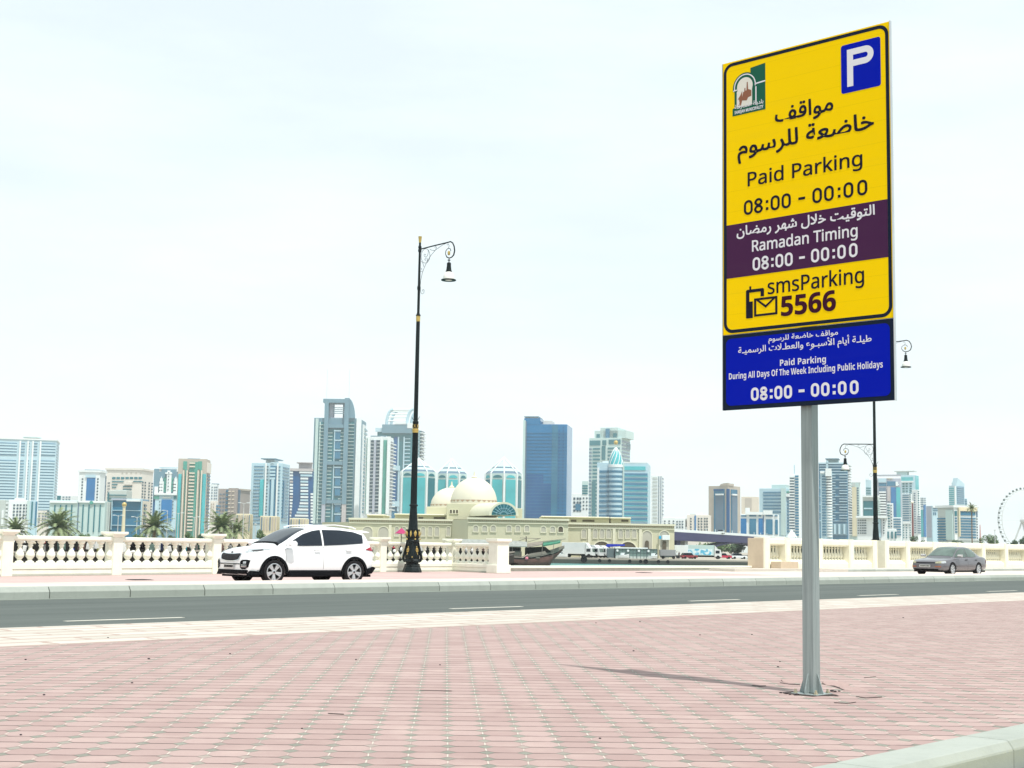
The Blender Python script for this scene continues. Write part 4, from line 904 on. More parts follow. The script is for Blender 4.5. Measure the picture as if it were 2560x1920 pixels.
class Bld:
    def __init__(s, zm_, name, label, cat, xl, xc, xr, yt, Y, mat, dphi=None, depth=None, group=None, roof=None):
        s.zm = zm_; a, t = zm_(xc, yt); l, _ = zm_(xl, yt); r, _ = zm_(xr, yt); Y *= SKY; s.Y = Y
        s.C = at(a, t, Y); s.C.z = ZQ
        base = math.atan2(s.C.x, s.C.y)
        if dphi is None: dphi = math.degrees(math.atan2(max(0.001, r - a), max(.001, a - l))) if xr > xc else 4
        ph = base + math.radians(max(3, min(80, dphi)))
        s.xd, s.yd = Vector((math.cos(ph), -math.sin(ph), 0)), Vector((math.sin(ph), math.cos(ph), 0))
        s.t = thing(name, label, cat, s.C, -ph, group)
        s.H = s.z(a, t); s.WL = -s.lx(l, t); s.WR = s.ly(r, t) if xr > xc else (depth * SKY if depth else min(s.WL, 50) * .8)
        s.m = mat
        s.wall = MB().box(-s.WL, 0, 0, s.WR, 0, s.H).build('wall', mat, s.t, bevel=.15, seg=1)
        if roof: s.cap(roof)
    def pt(s, x, y, nrm): return onplane(x, y, s.C, nrm) - s.C
    def lx(s, x, y=1250): return s.pt(x, y, s.yd).dot(s.xd)
    def ly(s, x, y=1250): return s.pt(x, y, s.xd).dot(s.yd)
    def z(s, x, y): return at(x, y, s.Y).z - ZQ
    def cap(s, m, h=1.7, o=.9): MB().box(-s.WL - o, o, -o, s.WR + o, s.H, s.H + h).build('parapet', m, s.t)
    def mb(s, f, x0, x1, y0, y1, d):
        (a, b), (c, e) = s.zm(x0, y0), s.zm(x1, y1); ym = (b + e) / 2; m = MB(); d *= SKY
        if f == 'L':
            u0, u1 = sorted((s.lx(a, ym), s.lx(c, ym))); z0, z1 = s.z((a + c) / 2, e), s.z((a + c) / 2, b); m.box(u0, u1, -d, .25, z0, z1)
        else:
            u0, u1 = sorted((s.ly(a, ym), s.ly(c, ym))); z0, z1 = s.z((a + c) / 2, e), s.z((a + c) / 2, b); m.box(-.25, d, u0, u1, z0, z1)
        return m
    def el(s, f, x0, x1, y0, y1, mat, name='window_band', d=.3): return s.mb(f, x0, x1, y0, y1, d).build(name, mat, s.t, fix=False)
    def rep(s, f, x0, x1, y0, h, step, n, mat, name='window_band', d=.3, skip=()):
        k = s.zm(0, 1)[1] - s.zm(0, 0)[1]; dz = step * k * s.Y / F; p = None
        for i in range(n):
            if i in skip: continue
            if p is None: p = s.el(f, x0, x1, y0 + i * step, y0 + i * step + h, mat, name, d); i0 = i
            else:
                c = p.copy(); COL.objects.link(c); c.parent = s.t; c.location = (0, 0, -dz * (i - i0))
    def grid(s, f, xs, wd, y0, h, step, n, mat, name='window', d=.25):
        for x in xs: s.rep(f, x - wd / 2, x + wd / 2, y0, h, step, n, mat, name, d)
    def top(s, x0, x1, y0, y1, mat, name='roof_plant', v0=.25, v1=.75):
        (a, b), (c, e) = s.zm(x0, y0), s.zm(x1, y1); u0, u1 = s.lx(a, b), s.lx(c, b); z0, z1 = s.z((a + c) / 2, e), s.z((a + c) / 2, b)
        return MB().box(u0, u1, s.WR * v0, s.WR * v1, z0, z1).build(name, mat, s.t)
T_ = 'tower'
# --- far left striped tower
b = Bld(zA, 'office_tower', 'wide pale blue tower striped with grey window bands at the left edge', T_, -60, 905, 950, 140, 900, cPale, roof=cWh)
for x0, x1 in ((-60, 275), (310, 400), (435, 478), (512, 600), (637, 890)):
    b.rep('L', x0, x1, 182, 15, 46, 24, gBand, skip=(5,)); b.rep('L', x0, x1, 199, 26, 46, 24, cPale, 'spandrel', .5, skip=(4, 5)) if x1 - x0 > 120 else None
b.rep('R', 910, 945, 200, 15, 46, 22, gBand)
for x in (292, 418, 496, 618): b.el('L', x - 13, x + 13, 150, 1400, cWh, 'pier', .9)
b.top(400, 600, 85, 140, cMint, 'roof_plant'); b.top(360, 640, 78, 92, cMint, 'roof_canopy', .1, .9)
# --- white tower with a tall blue glass panel
b = Bld(zA, 'office_tower', 'white tower with one tall bright blue glass panel', T_, 1262, 1600, 1690, 645, 690, cWh, roof=cWh)
b.el('L', 1378, 1515, 730, 1120, gBlue, 'glass_panel', .3); b.el('L', 1368, 1525, 690, 728, cPale, 'lintel', .6)
b.grid('L', (1318, 1564), 22, 738, 24, 49, 9, gDk); b.el('R', 1672, 1682, 690, 1120, gSlate, 'window_strip')
b.top(1270, 1420, 622, 645, cWh, 'roof_plant'); b.top(1350, 1585, 600, 612, cGrey, 'roof_canopy', 0, 1); b.top(1400, 1570, 612, 645, cWh, 'roof_plant')
# --- warm white block with a row of teal windows
b = Bld(zB, 'office_block', 'warm white block with a row of square teal windows under its parapet', 'building', -220, 360, 545, 362, 720, cWarm, roof=cWarm)
b.grid('L', (-98, -28, 45, 117, 187, 260, 330), 54, 472, 33, 33, 1, gTeal)
for x0, x1, y in ((-130, 75, 538), (215, 370, 538), (-130, -40, 585), (-130, -60, 630), (50, 200, 618), (50, 190, 666)): b.el('L', x0, x1, y, y + 16, gTeal)
b.el('L', 80, 210, 545, 600, cWarm, 'stepped_bay', 2.0); b.grid('L', (-170, -190), 14, 560, 16, 48, 6, gDk)
b.grid('R', (370, 410, 475, 522), 18, 545, 22, 48, 12, gDk)
b.grid('L', (40, 110, 185, 265, 340), 26, 398, 14, 20, 1, cTaupe, 'niche'); b.top(40, 258, 318, 338, cWh, 'roof_canopy'); b.top(70, 230, 338, 362, cWarm, 'roof_plant')
# --- low pale block with vertical teal slots
b = Bld(zA, 'low_office', 'low pale block with tall thin teal slots and a round green emblem', 'building', 795, 1680, 1782, 1102, 430, cMint)
for x in (870, 960, 1049, 1140): b.el('L', x - 10, x + 10, 1165, 1500, gTeal, 'window_slot')
for x in (1320, 1413, 1502, 1592): b.el('L', x - 9, x + 9, 1160, 1600, gTeal, 'window_slot')
b.el('L', 1236, 1252, 1102, 1600, gSlate, 'shadow_gap'); b.el('L', 1252, 1680, 1098, 1130, cWh, 'parapet', .5); b.el('L', 795, 1236, 1104, 1135, cWh, 'parapet', .5)
for x in (1700, 1730, 1760): b.el('R', x - 6, x + 6, 1110, 1600, cGreyG, 'fin', .5)
mb = MB(); P_ = zA(1460, 1128); mb.T = Matrix.Translation((b.lx(*P_), -.5, b.z(*P_))) @ Matrix.Rotation(PI / 2, 4, 'X'); mb.lathe([(.95, -.4), (.95, .4)], 18); mb.build('round_emblem', gGr, b.t)
# --- stepped green grey block behind the blue glass one
b = Bld(zA, 'stepped_block', 'small grey green stepped block with teal bands behind the blue glass front', 'building', 1735, 2020, 2110, 935, 560, cGreyG)
b.rep('L', 1740, 2020, 1000, 14, 50, 3, gTeal); b.el('L', 1722, 1738, 965, 1110, gTeal, 'window_strip', .6); b.top(1800, 2000, 920, 936, cGreyG)
# --- blue glass low block
b = Bld(zB, 'glass_block', 'low blue glass block with a curved white canopy behind the golden ball column', 'building', -135, 352, 470, 828, 440, gMid)
b.el('L', -135, 350, 826, 850, cPale, 'parapet', .5); b.rep('L', -135, 345, 1010, 12, 240, 2, cPale, 'floor_line', .3)
for x in (-130, 348): b.el('L', x - 6, x + 6, 826, 1330, cPale, 'pier', .6)
b.el('R', 352, 470, 860, 1300, cBeige, 'side_wall', .4); b.grid('R', (383,), 34, 915, 34, 58, 6, gDk, d=.8); b.el('L', 130, 345, 838, 872, cWh, 'canopy', 2.0)
b.el('L', -130, 120, 820, 850, cLil, 'sign_band', .8)
# --- grey building with white stepped gables
b = Bld(zB, 'ornate_block', 'grey blue block fronted by white stepped gables and a blue glass entrance bay', 'building', 555, 935, 965, 345, 640, cGrey)
b.el('L', 760, 836, 395, 735, cWh, 'gable', 1.0); b.el('L', 740, 850, 400, 425, cWh, 'gable_cross', 1.2); b.el('L', 775, 822, 368, 400, cWh, 'gable_top', 1.1)
for a, w_ in ((640, 70), (872, 72)):
    b.el('L', a, a + w_, 545, 760, cWh, 'gable', 1.0); b.el('L', a + 15, a + w_ - 12, 495, 548, cWh, 'gable', 1.0); b.el('L', a + 30, a + w_ - 26, 470, 497, cWh, 'gable_top', 1.0)
b.el('L', 560, 620, 630, 770, cWh, 'side_bay', .8); b.el('L', 935, 942, 600, 770, cWh, 'side_bay', .8)
for x in (712, 822): b.rep('L', x, x + 44, 480, 52, 60, 4, gGr)
b.grid('L', (655, 685, 885, 905), 16, 585, 14, 50, 3, gDk, d=1.1); b.grid('L', (796,), 16, 400, 14, 54, 6, gDk, d=1.3)
b.el('L', 560, 930, 735, 765, cWh, 'cornice', 1.4); b.el('L', 565, 930, 765, 1330, cPale, 'lower_front', .6); b.el('L', 672, 845, 842, 1200, gBlue, 'glass_panel', 1.0)
b.el('L', 690, 835, 795, 818, cGreyG, 'sign_band', .9); b.grid('L', (650, 865), 14, 860, 16, 56, 6, gDk, d=.9)
b.el('L', 540, 566, 840, 1100, gDeep, 'window_strip'); b.el('L', 555, 640, 780, 830, gGr, 'corner_glass', .9); b.el('L', 875, 935, 780, 830, gTeal, 'corner_glass', .9)
b.top(640, 950, 315, 332, cPale, 'roof_frame', .02, .1); b.top(640, 680, 330, 385, cWh, 'roof_fin', 0, .3); b.top(920, 948, 330, 385, cWh, 'roof_fin', 0, .3)
# --- green and brown tower
b = Bld(zB, 'green_tower', 'taupe and green glass tower with round teal corner columns', T_, 950, 1410, 1475, 178, 580, cTaupe)
b.el('L', 1110, 1250, 230, 1500, gGr, 'glass_bay', .6); b.rep('L', 1140, 1228, 238, 24, 54, 21, cBeige, 'balcony', 1.4, skip=(2,))
for x in (1030, 1272): b.el('L', x, x + 62, 218, 350, gGr, 'arched_window'); b.el('L', x + 10, x + 44, 350, 1500, gGr, 'window_strip')
for x in (1018, 1075, 1255, 1312): b.el('L', x - 10, x + 10, 365, 1500, cBeige, 'rib', 1.2)
for x0, x1 in ((948, 1006), (1335, 1405)):
    (pa, pb), (pc, pd) = zB(x0, 425), zB(x1, 1500); r = (b.lx(pc, pb) - b.lx(pa, pb)) / 2; cx = (b.lx(pc, pb) + b.lx(pa, pb)) / 2
    MB().lathe([(r, 0), (r, b.z(pa, pb))], 20, (cx, 0, 0)).build('corner_column', gTq, b.t, smooth=True)
b.rep('R', 1420, 1462, 430, 26, 54, 16, gSlate); b.el('R', 1412, 1472, 232, 400, cWarm, 'plain_panel', .4); b.top(1100, 1300, 172, 182, cGrey, 'roof_rail', 0, .1)
# --- thin white block, brown block
b = Bld(zB, 'apartment_block', 'narrow white apartment block with small dark windows beside the green tower', 'building', 1475, 1585, 1602, 585, 700, cWh)
b.grid('L', (1500, 1545, 1575), 22, 630, 14, 46, 14, gSlate); b.top(1490, 1600, 578, 590, cGrey, 'roof_canopy', 0, 1); b.rep('L', 1550, 1590, 940, 22, 52, 5, gMid, 'balcony_glass', .8)
b = Bld(zB, 'brown_block', 'broad brown block of flats with three bays under the pale blue tower', 'building', 1600, 1945, 2122, 662, 640, cBr)
b.grid('L', (1640, 1690, 1800, 1865), 34, 740, 16, 64, 8, gSlate); b.rep('L', 1730, 1775, 680, 40, 62, 9, gBand, 'glass_strip', .4)
b.el('L', 1780, 1915, 652, 1300, cBr, 'centre_bay', 1.5); b.grid('L', (1812, 1870), 34, 700, 16, 64, 9, cBeige, 'balcony', 1.9); b.el('R', 1955, 2120, 662, 690, cTaupe, 'parapet', .5)
b.el('L', 1918, 1950, 680, 1200, gSlate, 'glass_strip')
for lab, zm_, x0, x1, y0 in (('low cream block with vertical slots below the brown block', zB, 1885, 2118, 1072), ('low cream block with vertical slots below the pale blue tower', zC, 255, 602, 1330), ('low cream block with vertical slots below the blue swoosh tower', zC, 865, 1205, 1376)):
    b = Bld(zm_, 'low_cream_block', lab, 'building', x0, x1, x1, y0, 445, cSand, depth=14, group='low cream blocks along the far shore')
    n = 7 if zm_ is zB else 6
    for k in range(n):
        xx = x0 + (x1 - x0) * (k + .5) / n; ww = (x1 - x0) / n * .22; b.el('L', xx - ww, xx + ww, y0 + 20, y0 + 300, cTaupe if k % 3 else gSlate, 'window_slot')
# --- pale blue tower
b = Bld(zC, 'blue_tower', 'pale blue tower with vertical blue glass strips and a flat roof canopy', T_, 78, 715, 872, 232, 650, cPale)
b.rep('L', 130, 325, 288, 18, 69, 18, gBand); b.rep('L', 380, 425, 290, 20, 69, 16, gDk, 'window'); b.rep('L', 630, 675, 298, 20, 69, 16, gBand, 'window'); b.rep('R', 722, 850, 305, 24, 69, 17, gMid)
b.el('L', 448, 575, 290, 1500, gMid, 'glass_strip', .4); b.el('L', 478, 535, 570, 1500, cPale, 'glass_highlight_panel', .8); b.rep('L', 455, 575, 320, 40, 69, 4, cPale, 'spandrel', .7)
b.el('L', 245, 318, 570, 1330, gTq, 'glass_strip', .6); b.el('R', 716, 748, 585, 1370, gMid, 'glass_strip', .6)
for x in (345, 590): b.el('L', x, x + 30, 232, 1500, cWh, 'pier', .9)
b.top(265, 575, 128, 146, cGrey, 'roof_canopy', 0, 1); b.top(330, 510, 146, 232, cWh, 'roof_plant'); b.top(470, 605, 212, 300, cPale, 'stair_head', 0, .5)
# --- blue tower with the swoosh
b = Bld(zC, 'swoosh_tower', 'dark blue and white banded tower with a curved blue swoosh down its front', T_, 862, 1355, 1372, 400, 690, gDeep)
n = 17
for i in range(n):
    y = 405 + i * 64; lx_ = 935 if y < 700 else 935 - (y - 700) ** 2 / 9500
    b.el('L', 866, max(872, lx_), y, y + 40, cPink if i % 5 == 3 else cWh, 'balcony_band', .8) if lx_ > 885 else None
    rx = 1065 if y < 420 else 1090 if y < 900 else 1090 - (y - 900) ** 2 / 1400
    b.el('L', max(905, rx), 1250 if i > 1 else 1335, y, y + 40, cPale if i % 2 else cWh, 'balcony_band', .8); b.el('L', 1300, 1352, y, y + 40, cWh, 'balcony_band', .8) if i > 6 else None
b.el('L', 862, 1355, 345, 398, cPink, 'parapet', 1.0); b.top(1050, 1320, 225, 345, cPink, 'roof_plant'); b.top(1010, 1335, 212, 228, cPink, 'roof_canopy', 0, 1)
# --- tallest tower with the open frame crown
b = Bld(zD, 'frame_tower', 'tallest grey blue tower crowned by an open square frame and curved fin', T_, 72, 600, 672, 350, 820, cGrey)
b.el('L', 72, 105, 350, 1560, cMint, 'edge_fin', .8); b.el('L', 118, 132, 390, 1560, cMint, 'edge_fin', .8); b.el('L', 545, 600, 350, 1560, cWh, 'white_slab', 1.2); b.el('L', 100, 118, 400, 1560, gTeal, 'glass_strip')
b.rep('L', 133, 190, 390, 30, 40, 29, gTeal, 'window_band', .3); b.rep('L', 455, 535, 385, 30, 40, 29, gTeal, 'window_band', .3); b.rep('L', 133, 190, 421, 6, 40, 28, cMint, 'balcony', 1.1); b.rep('L', 455, 535, 416, 6, 40, 28, cMint, 'balcony', 1.1)
b.el('L', 215, 415, 470, 1560, gTeal, 'glass_bay', .2); b.rep('L', 215, 285, 512, 9, 40, 25, cMint, 'floor_line', .5); b.rep('L', 370, 415, 512, 9, 40, 25, cMint, 'floor_line', .5)
b.el('L', 182, 228, 128, 1340, cGrey, 'pier', 2.2); b.el('L', 412, 462, 118, 1340, cGrey, 'pier', 2.2)
for y in (420, 845, 1290): b.el('L', 215, 420, y, y + 40, cGrey, 'cross_beam', 1.6)
b.el('L', 160, 200, 1335, 1560, cLil, 'pier', 2.0); b.el('L', 392, 440, 1335, 1560, cPink, 'pier', 2.0)
for y in (500, 610, 725, 920, 1035, 1150, 1345, 1460):
    b.el('L', 310, 375, y, y + 90, gMid, 'arched_window', .8); b.el('L', 302, 384, y - 14, y, cPale, 'window_arch', 1.1)
b.el('L', 290, 300, 480, 1540, cPale, 'mullion', .9)
P0, P1 = zD(182, 126), zD(466, 126); u0, u1 = b.lx(*P0), b.lx(*P1); zt, zs = b.z(*P0), b.z(*zD(300, 345))
MB().box(u0, u1, -3.7, b.WR * .35, b.z(*zD(300, 172)), zt).build('crown_beam', cGrey, b.t)
for u in (u0, u1 - 7): MB().box(u, u + 7, b.WR * .25, b.WR * .35, zs, zt).build('crown_post', cGrey, b.t)
MB().box(u0 + 6, u0 + 9, 2, b.WR * .3, zs, zt).build('crown_wall', cLil, b.t)
for k in range(4): MB().box(u0 + 7, u1 - 3, b.WR * .1, b.WR * .12, b.z(*zD(330, 225 + k * 22)), b.z(*zD(330, 217 + k * 22))).build('crown_louvre', cPale, b.t)
MB().box(u0 + 8, u1 - 6, .5, b.WR * .3, b.z(*zD(330, 400)), b.z(*zD(330, 340))).build('crown_plinth', cLil, b.t)
fin = [zD(466, 350)] + [zD(466 + 76 * math.sin(k * PI / 16), 118 + 232 * (1 - math.cos(k * PI / 16))) for k in range(9)]
MB().prism([(b.lx(*p), b.z(*p)) for p in fin], lambda a_, c_: (a_, -2.0, c_), lambda a_, c_: (a_, 1.5, c_)).build('curved_fin', cGrey, b.t)
b.el('R', 612, 640, 400, 1560, cWh, 'white_slab', .6); b.rep('R', 640, 668, 440, 26, 46, 22, gTeal, 'balcony', 1.0)
for x in (210, 468): MB().tube([(b.lx(*zD(x, 130)), 2, zt - 2), (b.lx(*zD(x, 130)), 2, zt + 30)], .12, 5).build('antenna', cPale, b.t)
# --- white ribbed slab beside it
b = Bld(zD, 'ribbed_tower', 'white ribbed tower with green glass right beside the tallest one', T_, 668, 930, 985, 560, 790, cWh)
b.el('L', 668, 690, 575, 1450, gGr, 'glass_strip'); b.el('L', 862, 908, 600, 1450, gGr, 'glass_strip')
for x in (720, 785): b.rep('L', x, x + 44, 600, 24, 40, 21, gDk, 'window_band')
for x in (682, 828, 910): b.el('L', x, x + 32, 560, 1450, cWh, 'rib', 1.6)
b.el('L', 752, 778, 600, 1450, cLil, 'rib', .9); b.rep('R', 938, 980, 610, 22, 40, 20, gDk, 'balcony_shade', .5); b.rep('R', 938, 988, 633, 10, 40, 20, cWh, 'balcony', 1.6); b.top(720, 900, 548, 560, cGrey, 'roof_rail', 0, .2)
# --- arch crowned tower behind the lamp
b = Bld(zD, 'arch_crown_tower', 'teal tower with a ribbed arch shaped crown behind the street lamp', T_, 800, 1240, 1335, 470, 1000, gTeal)
b.el('L', 860, 1200, 420, 520, cGrey, 'upper_block', 2.0); b.el('L', 780, 860, 455, 500, cPale, 'shoulder', 1.0); b.el('L', 1150, 1215, 405, 465, cWh, 'shoulder', 2.2); b.rep('L', 1115, 1180, 580, 10, 42, 8, cPale, 'floor_line', .4)
for x in (1040, 1105): b.el('L', x - 7, x + 7, 560, 980, cPale, 'rib', .9)
b.el('L', 985, 1025, 560, 1300, gDeep, 'glass_strip', .7); b.el('L', 945, 985, 600, 1400, cPale, 'rib', .6)
def arcpts(x0, x1, y0, y1, n=14): return [zD(x0 + (x1 - x0) * (1 - math.cos(k / n * PI / 2)), y1 - (y1 - y0) * math.sin(k / n * PI / 2)) for k in range(n + 1)]
for v in (0, .5):
    pts = [(b.lx(*p), b.WR * v, b.z(*p)) for p in arcpts(905, 980, 245, 420)]; MB().tube(pts, 1.9, 6).build('crown_rib', cPale, b.t)
    pts = [(b.lx(*p), b.WR * v, b.z(*p)) for p in arcpts(1140, 1215, 245, 420)]; MB().tube(pts, 1.9, 6).build('crown_rib', cPale, b.t)
for k in range(6):
    xx, yy = arcpts(905, 980, 245, 420, 6)[k + 1], arcpts(1140, 1215, 245, 420, 6)[k + 1]; MB().tube([(b.lx(*xx), 0, b.z(*xx)), (b.lx(*yy), 0, b.z(*yy))], .9, 5).build('crown_slat', cWh, b.t)
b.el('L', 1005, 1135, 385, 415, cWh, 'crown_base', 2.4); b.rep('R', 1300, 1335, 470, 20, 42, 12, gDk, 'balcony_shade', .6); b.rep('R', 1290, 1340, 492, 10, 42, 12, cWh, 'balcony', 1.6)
b = Bld(zD, 'podium_block', 'slim blue podium tower with white bands left of the pavilion towers', T_, 955, 1045, 1060, 895, 900, gMid)
b.el('L', 950, 1060, 895, 950, cPale, 'band', 1.2); b.el('L', 950, 1050, 1305, 1365, cPale, 'band', 1.2); b.el('L', 985, 1020, 960, 1300, gDeep, 'glass_strip')
for x in (962, 1040): b.el('L', x - 7, x + 7, 950, 1420, cPale, 'pier', .8)
# --- three octagonal pavilion towers
def pavilion(x0, x1, ysh, xa, ya, yspire, Y, label, rot):
    Y *= SKY
    xm = (x0 + x1) / 2; p0, p1 = zE(x0, ysh), zE(x1, ysh); pc = zE(xm, ysh); c = at(pc[0], 1362 + .0165 * (pc[0] - 1280), Y); c.z = ZQ
    R_ = (p1[0] - p0[0]) / 2 * Y / F * 1.02; H_ = at(pc[0], pc[1], Y).z - ZQ; ap = zE(xa, ya); HA = at(ap[0], ap[1], Y).z - ZQ; sp = zE(xa, yspire); HS = at(sp[0], sp[1], Y).z - ZQ
    t = thing('pavilion_tower', label, T_, c, rot - math.atan2(c.x, c.y), 'octagonal pavilion towers')
    V = [Vector((math.cos(k * PI / 4 + PI / 8) * R_, math.sin(k * PI / 4 + PI / 8) * R_, 0)) for k in range(8)]
    MB().loft([[v + Vector((0, 0, z)) for v in V] for z in (0, H_)]).build('wall', cMint, t)
    kz = Y / F * .16275
    for k in range(8):
        a, d = V[k], V[(k + 1) % 8]; n_ = (a + d).normalized() * .35; e = (d - a)
        if (Matrix.Rotation(t.rotation_euler.z, 3, 'Z') @ n_).dot(Vector((-c.x, -c.y, 0))) < -8 * .35 * c.length * .3: continue
        def q(u, z): return a + e * u + n_ + Vector((0, 0, z))
        zt = H_ - 95 * kz
        MB().add([q(.12, 0), q(.88, 0), q(.88, zt), q(.12, zt)], [(0, 1, 2, 3)]).build('glass_wall', (gTq if k % 3 else gTeal), t)
        arch_ = [q(.5 + .36 * math.cos(j * PI / 10), H_ - 68 * kz + 42 * kz * math.sin(j * PI / 10)) for j in range(11)]
        MB().add(arch_, [tuple(range(11))]).build('arched_window', gTq if k % 2 else gTeal, t)
        MB().tube([V[k] * 1.01, V[k] * 1.01 + Vector((0, 0, H_))], .55 * R_ / 11, 6).build('corner_post', cWh, t)
        f = .42
        def rp(s_, u): return (a + e * u) * (1 - s_) + Vector((0, 0, H_ + (HA - H_) * s_))
        for s0, s1, m_, nm in ((0.0, .14, gSlate, 'roof_louvre'), (.15, .33, cMint, 'roof_panel'), (.34, .42, gSlate, 'roof_louvre'), (.43, 1.0, cMint, 'roof_panel')):
            MB().add([rp(s0, 0), rp(s0, 1), rp(s1, 1), rp(s1, 0)], [(0, 1, 2, 3)]).build(nm, m_, t)
        MB().tube([V[k] * 1.03 + Vector((0, 0, H_)), Vector((0, 0, HA + .3))], .4 * R_ / 11, 5).build('roof_rib', cWh, t)
    MB().tube([(0, 0, HA), (0, 0, HS)], [.3, .08], 5).build('spire', cWh, t)
    return t, R_, H_, kz
t, R_, H_, kz = pavilion(108, 650, 432, 355, 225, 190, 560, 'octagonal turquoise pavilion tower partly hidden by the street lamp', .1)
pavilion(652, 1130, 462, 865, 232, 140, 620, 'octagonal turquoise pavilion tower just left of the big dome', .12)
pavilion(1425, 1970, 462, 1700, 212, 120, 560, 'octagonal turquoise pavilion tower right of the big dome', .42)
# --- dark blue glass tower
b = Bld(zF, 'blue_glass_tower', 'plain dark blue glass tower with a taller left shoulder', T_, 208, 640, 692, 165, 640, GM('cobalt glass', (.012, .15, .33), .1, .12))
MB().box(b.lx(*zF(205, 100)), b.lx(*zF(368, 100)), 0, b.WR * .8, b.H - .5, b.z(*zF(300, 98))).build('tall_shoulder', _mc['cobalt glass'], b.t)
b.top(204, 350, 78, 86, cGrey, 'roof_canopy', 0, .7); b.top(210, 345, 86, 98, cWh, 'roof_band', .05, .6); b.top(385, 470, 115, 165, cWarm, 'roof_plant')
b.el('L', 190, 212, 118, 1200, cMint, 'edge_fin', .8); b.el('L', 212, 224, 130, 1200, gSlate, 'edge_window_strip', .5)
for x, n in ((560, 24), (602, 26)): b.rep('L', x - 4, x + 4, 225 if x < 600 else 190, 12, 34, n, gDeep, 'window', .3)
b.el('L', 225, 395, 670, 1200, gDeep, 'dark_reflection_panel', .12).name = 'painted_reflection'; b.el('L', 395, 475, 765, 1200, gDeep, 'painted_reflection', .1)  # deep blue panels paint the darker reflection low on the glass
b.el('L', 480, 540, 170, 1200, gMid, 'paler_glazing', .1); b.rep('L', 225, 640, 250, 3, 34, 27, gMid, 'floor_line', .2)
# --- stepped tower, turquoise banded tower with the dome
b = Bld(zF, 'stepped_tower', 'mint grey tower with stepped top behind the turquoise banded one', T_, 862, 1180, 1278, 300, 950, cMint)
for x0, x1, y in ((905, 1225, 222), (965, 1140, 192)): b.top(x0, x1, y, 300, cMint, 'stepped_top', .1, .9)
b.top(1022, 1060, 205, 300, gMid, 'glass_slot', .05, .4); b.top(1098, 1132, 250, 295, gTeal, 'glass_slot', .05, .4); b.top(930, 960, 255, 295, gTeal, 'glass_slot', .05, .4)
b.el('L', 868, 975, 322, 372, gTeal, 'glass_band'); b.el('L', 995, 1035, 322, 372, gTeal, 'glass_band'); b.el('L', 1060, 1180, 318, 365, gTeal, 'glass_band'); b.rep('R', 1190, 1270, 325, 18, 36, 12, gSlate)
b.el('L', 990, 1026, 380, 520, gTeal, 'arched_window', .5); b.rep('L', 898, 972, 398, 18, 36, 20, gTeal); b.rep('L', 862, 888, 398, 18, 36, 20, gSlate); b.rep('L', 1050, 1170, 398, 18, 36, 6, gTeal); b.rep('R', 1240, 1276, 340, 60, 60, 1, gTeal)
b.el('L', 890, 925, 740, 1100, gTeal, 'glass_strip', .5)
b = Bld(zF, 'domed_tower', 'turquoise and white banded tower with a pointed glass dome and gold ball', T_, 942, 1455, 1482, 556, 680, cPale)
b.rep('L', 1218, 1452, 660, 24, 50, 11, gMid); b.rep('L', 960, 1060, 628, 24, 50, 11, gMid); b.el('L', 1210, 1432, 590, 628, gTq, 'glass_band'); b.rep('L', 1215, 1460, 684, 8, 50, 11, gTq, 'glass_line', .4)
b.el('L', 1200, 1216, 560, 1180, cMint, 'pier', .8); b.el('L', 942, 962, 600, 1150, cWh, 'pier', .8); b.top(1180, 1448, 546, 558, cWh, 'roof_rail', 0, .1); b.top(985, 1060, 525, 556, cWh, 'roof_plant')
pc = zF(1130, 600); cx = b.lx(*pc); rr = b.lx(*zF(1200, 600)) - cx; zb_ = b.z(*zF(1130, 580))
MB().lathe([(rr, 0), (rr, zb_)], 24, (cx, 0, 0)).build('round_bay', cPale, b.t, smooth=True)
p = None
for k in range(11):
    if p is None: p = MB().lathe([(rr + .15, 0), (rr + .15, 24 * .2472 * b.Y / F)], 24, (cx, 0, 0), cap=False).build('window_band', gMid, b.t, smooth=True, loc=(0, 0, b.z(*zF(1130, 655))))
    else: c = p.copy(); COL.objects.link(c); c.parent = b.t; c.location = (0, 0, b.z(*zF(1130, 655)) - k * 50 * .2472 * b.Y / F)
hd_ = b.z(*zF(1130, 392)) - zb_
MB().lathe([(rr * q, zb_ + hd_ * s_) for q, s_ in ((.98, 0), (1.0, .06), (.95, .22), (.84, .42), (.66, .60), (.42, .78), (.2, .9), (.02, 1.0))], 24, (cx, 0, 0)).build('pointed_dome', gTq, b.t, smooth=True)
MB().lathe([(rr * 1.08, zb_ - 1.4), (rr * 1.08, zb_ + .8)], 24, (cx, 0, 0)).build('dome_ring', cWh, b.t)
mb = MB()
for k in range(10):
    a = k * PI / 5; mb.tube([(cx + rr * 1.01 * q * math.cos(a + s_), rr * 1.01 * q * math.sin(a + s_), zb_ + hd_ * s_) for q, s_ in ((1.0, .05), (.96, .22), (.85, .42), (.67, .6), (.43, .78), (.08, .98))], .38, 4)
mb.build('dome_lattice', cWh, b.t); MB().tube([(cx, 0, zb_ + hd_), (cx, 0, zb_ + hd_ * 1.36)], .2, 5).build('finial_rod', cWh, b.t)
MB().lathe([(.02, -1.9), (1.4, -1.4), (1.9, 0), (1.4, 1.4), (.02, 1.9)], 12, (cx, 0, b.z(*zF(1112, 345)))).build('gold_ball', gold, b.t, smooth=True)
b = Bld(zF, 'white_tower', 'slim white balcony tower right of the turquoise banded tower', T_, 1490, 1600, 1612, 680, 800, cWh)
b.rep('L', 1505, 1550, 700, 16, 36, 14, cGreyG); b.el('L', 1562, 1568, 690, 1200, gSlate, 'window_strip'); b.el('L', 1584, 1590, 690, 1200, gSlate, 'window_strip'); b.rep('R', 1600, 1612, 706, 14, 36, 14, gSlate, 'window')
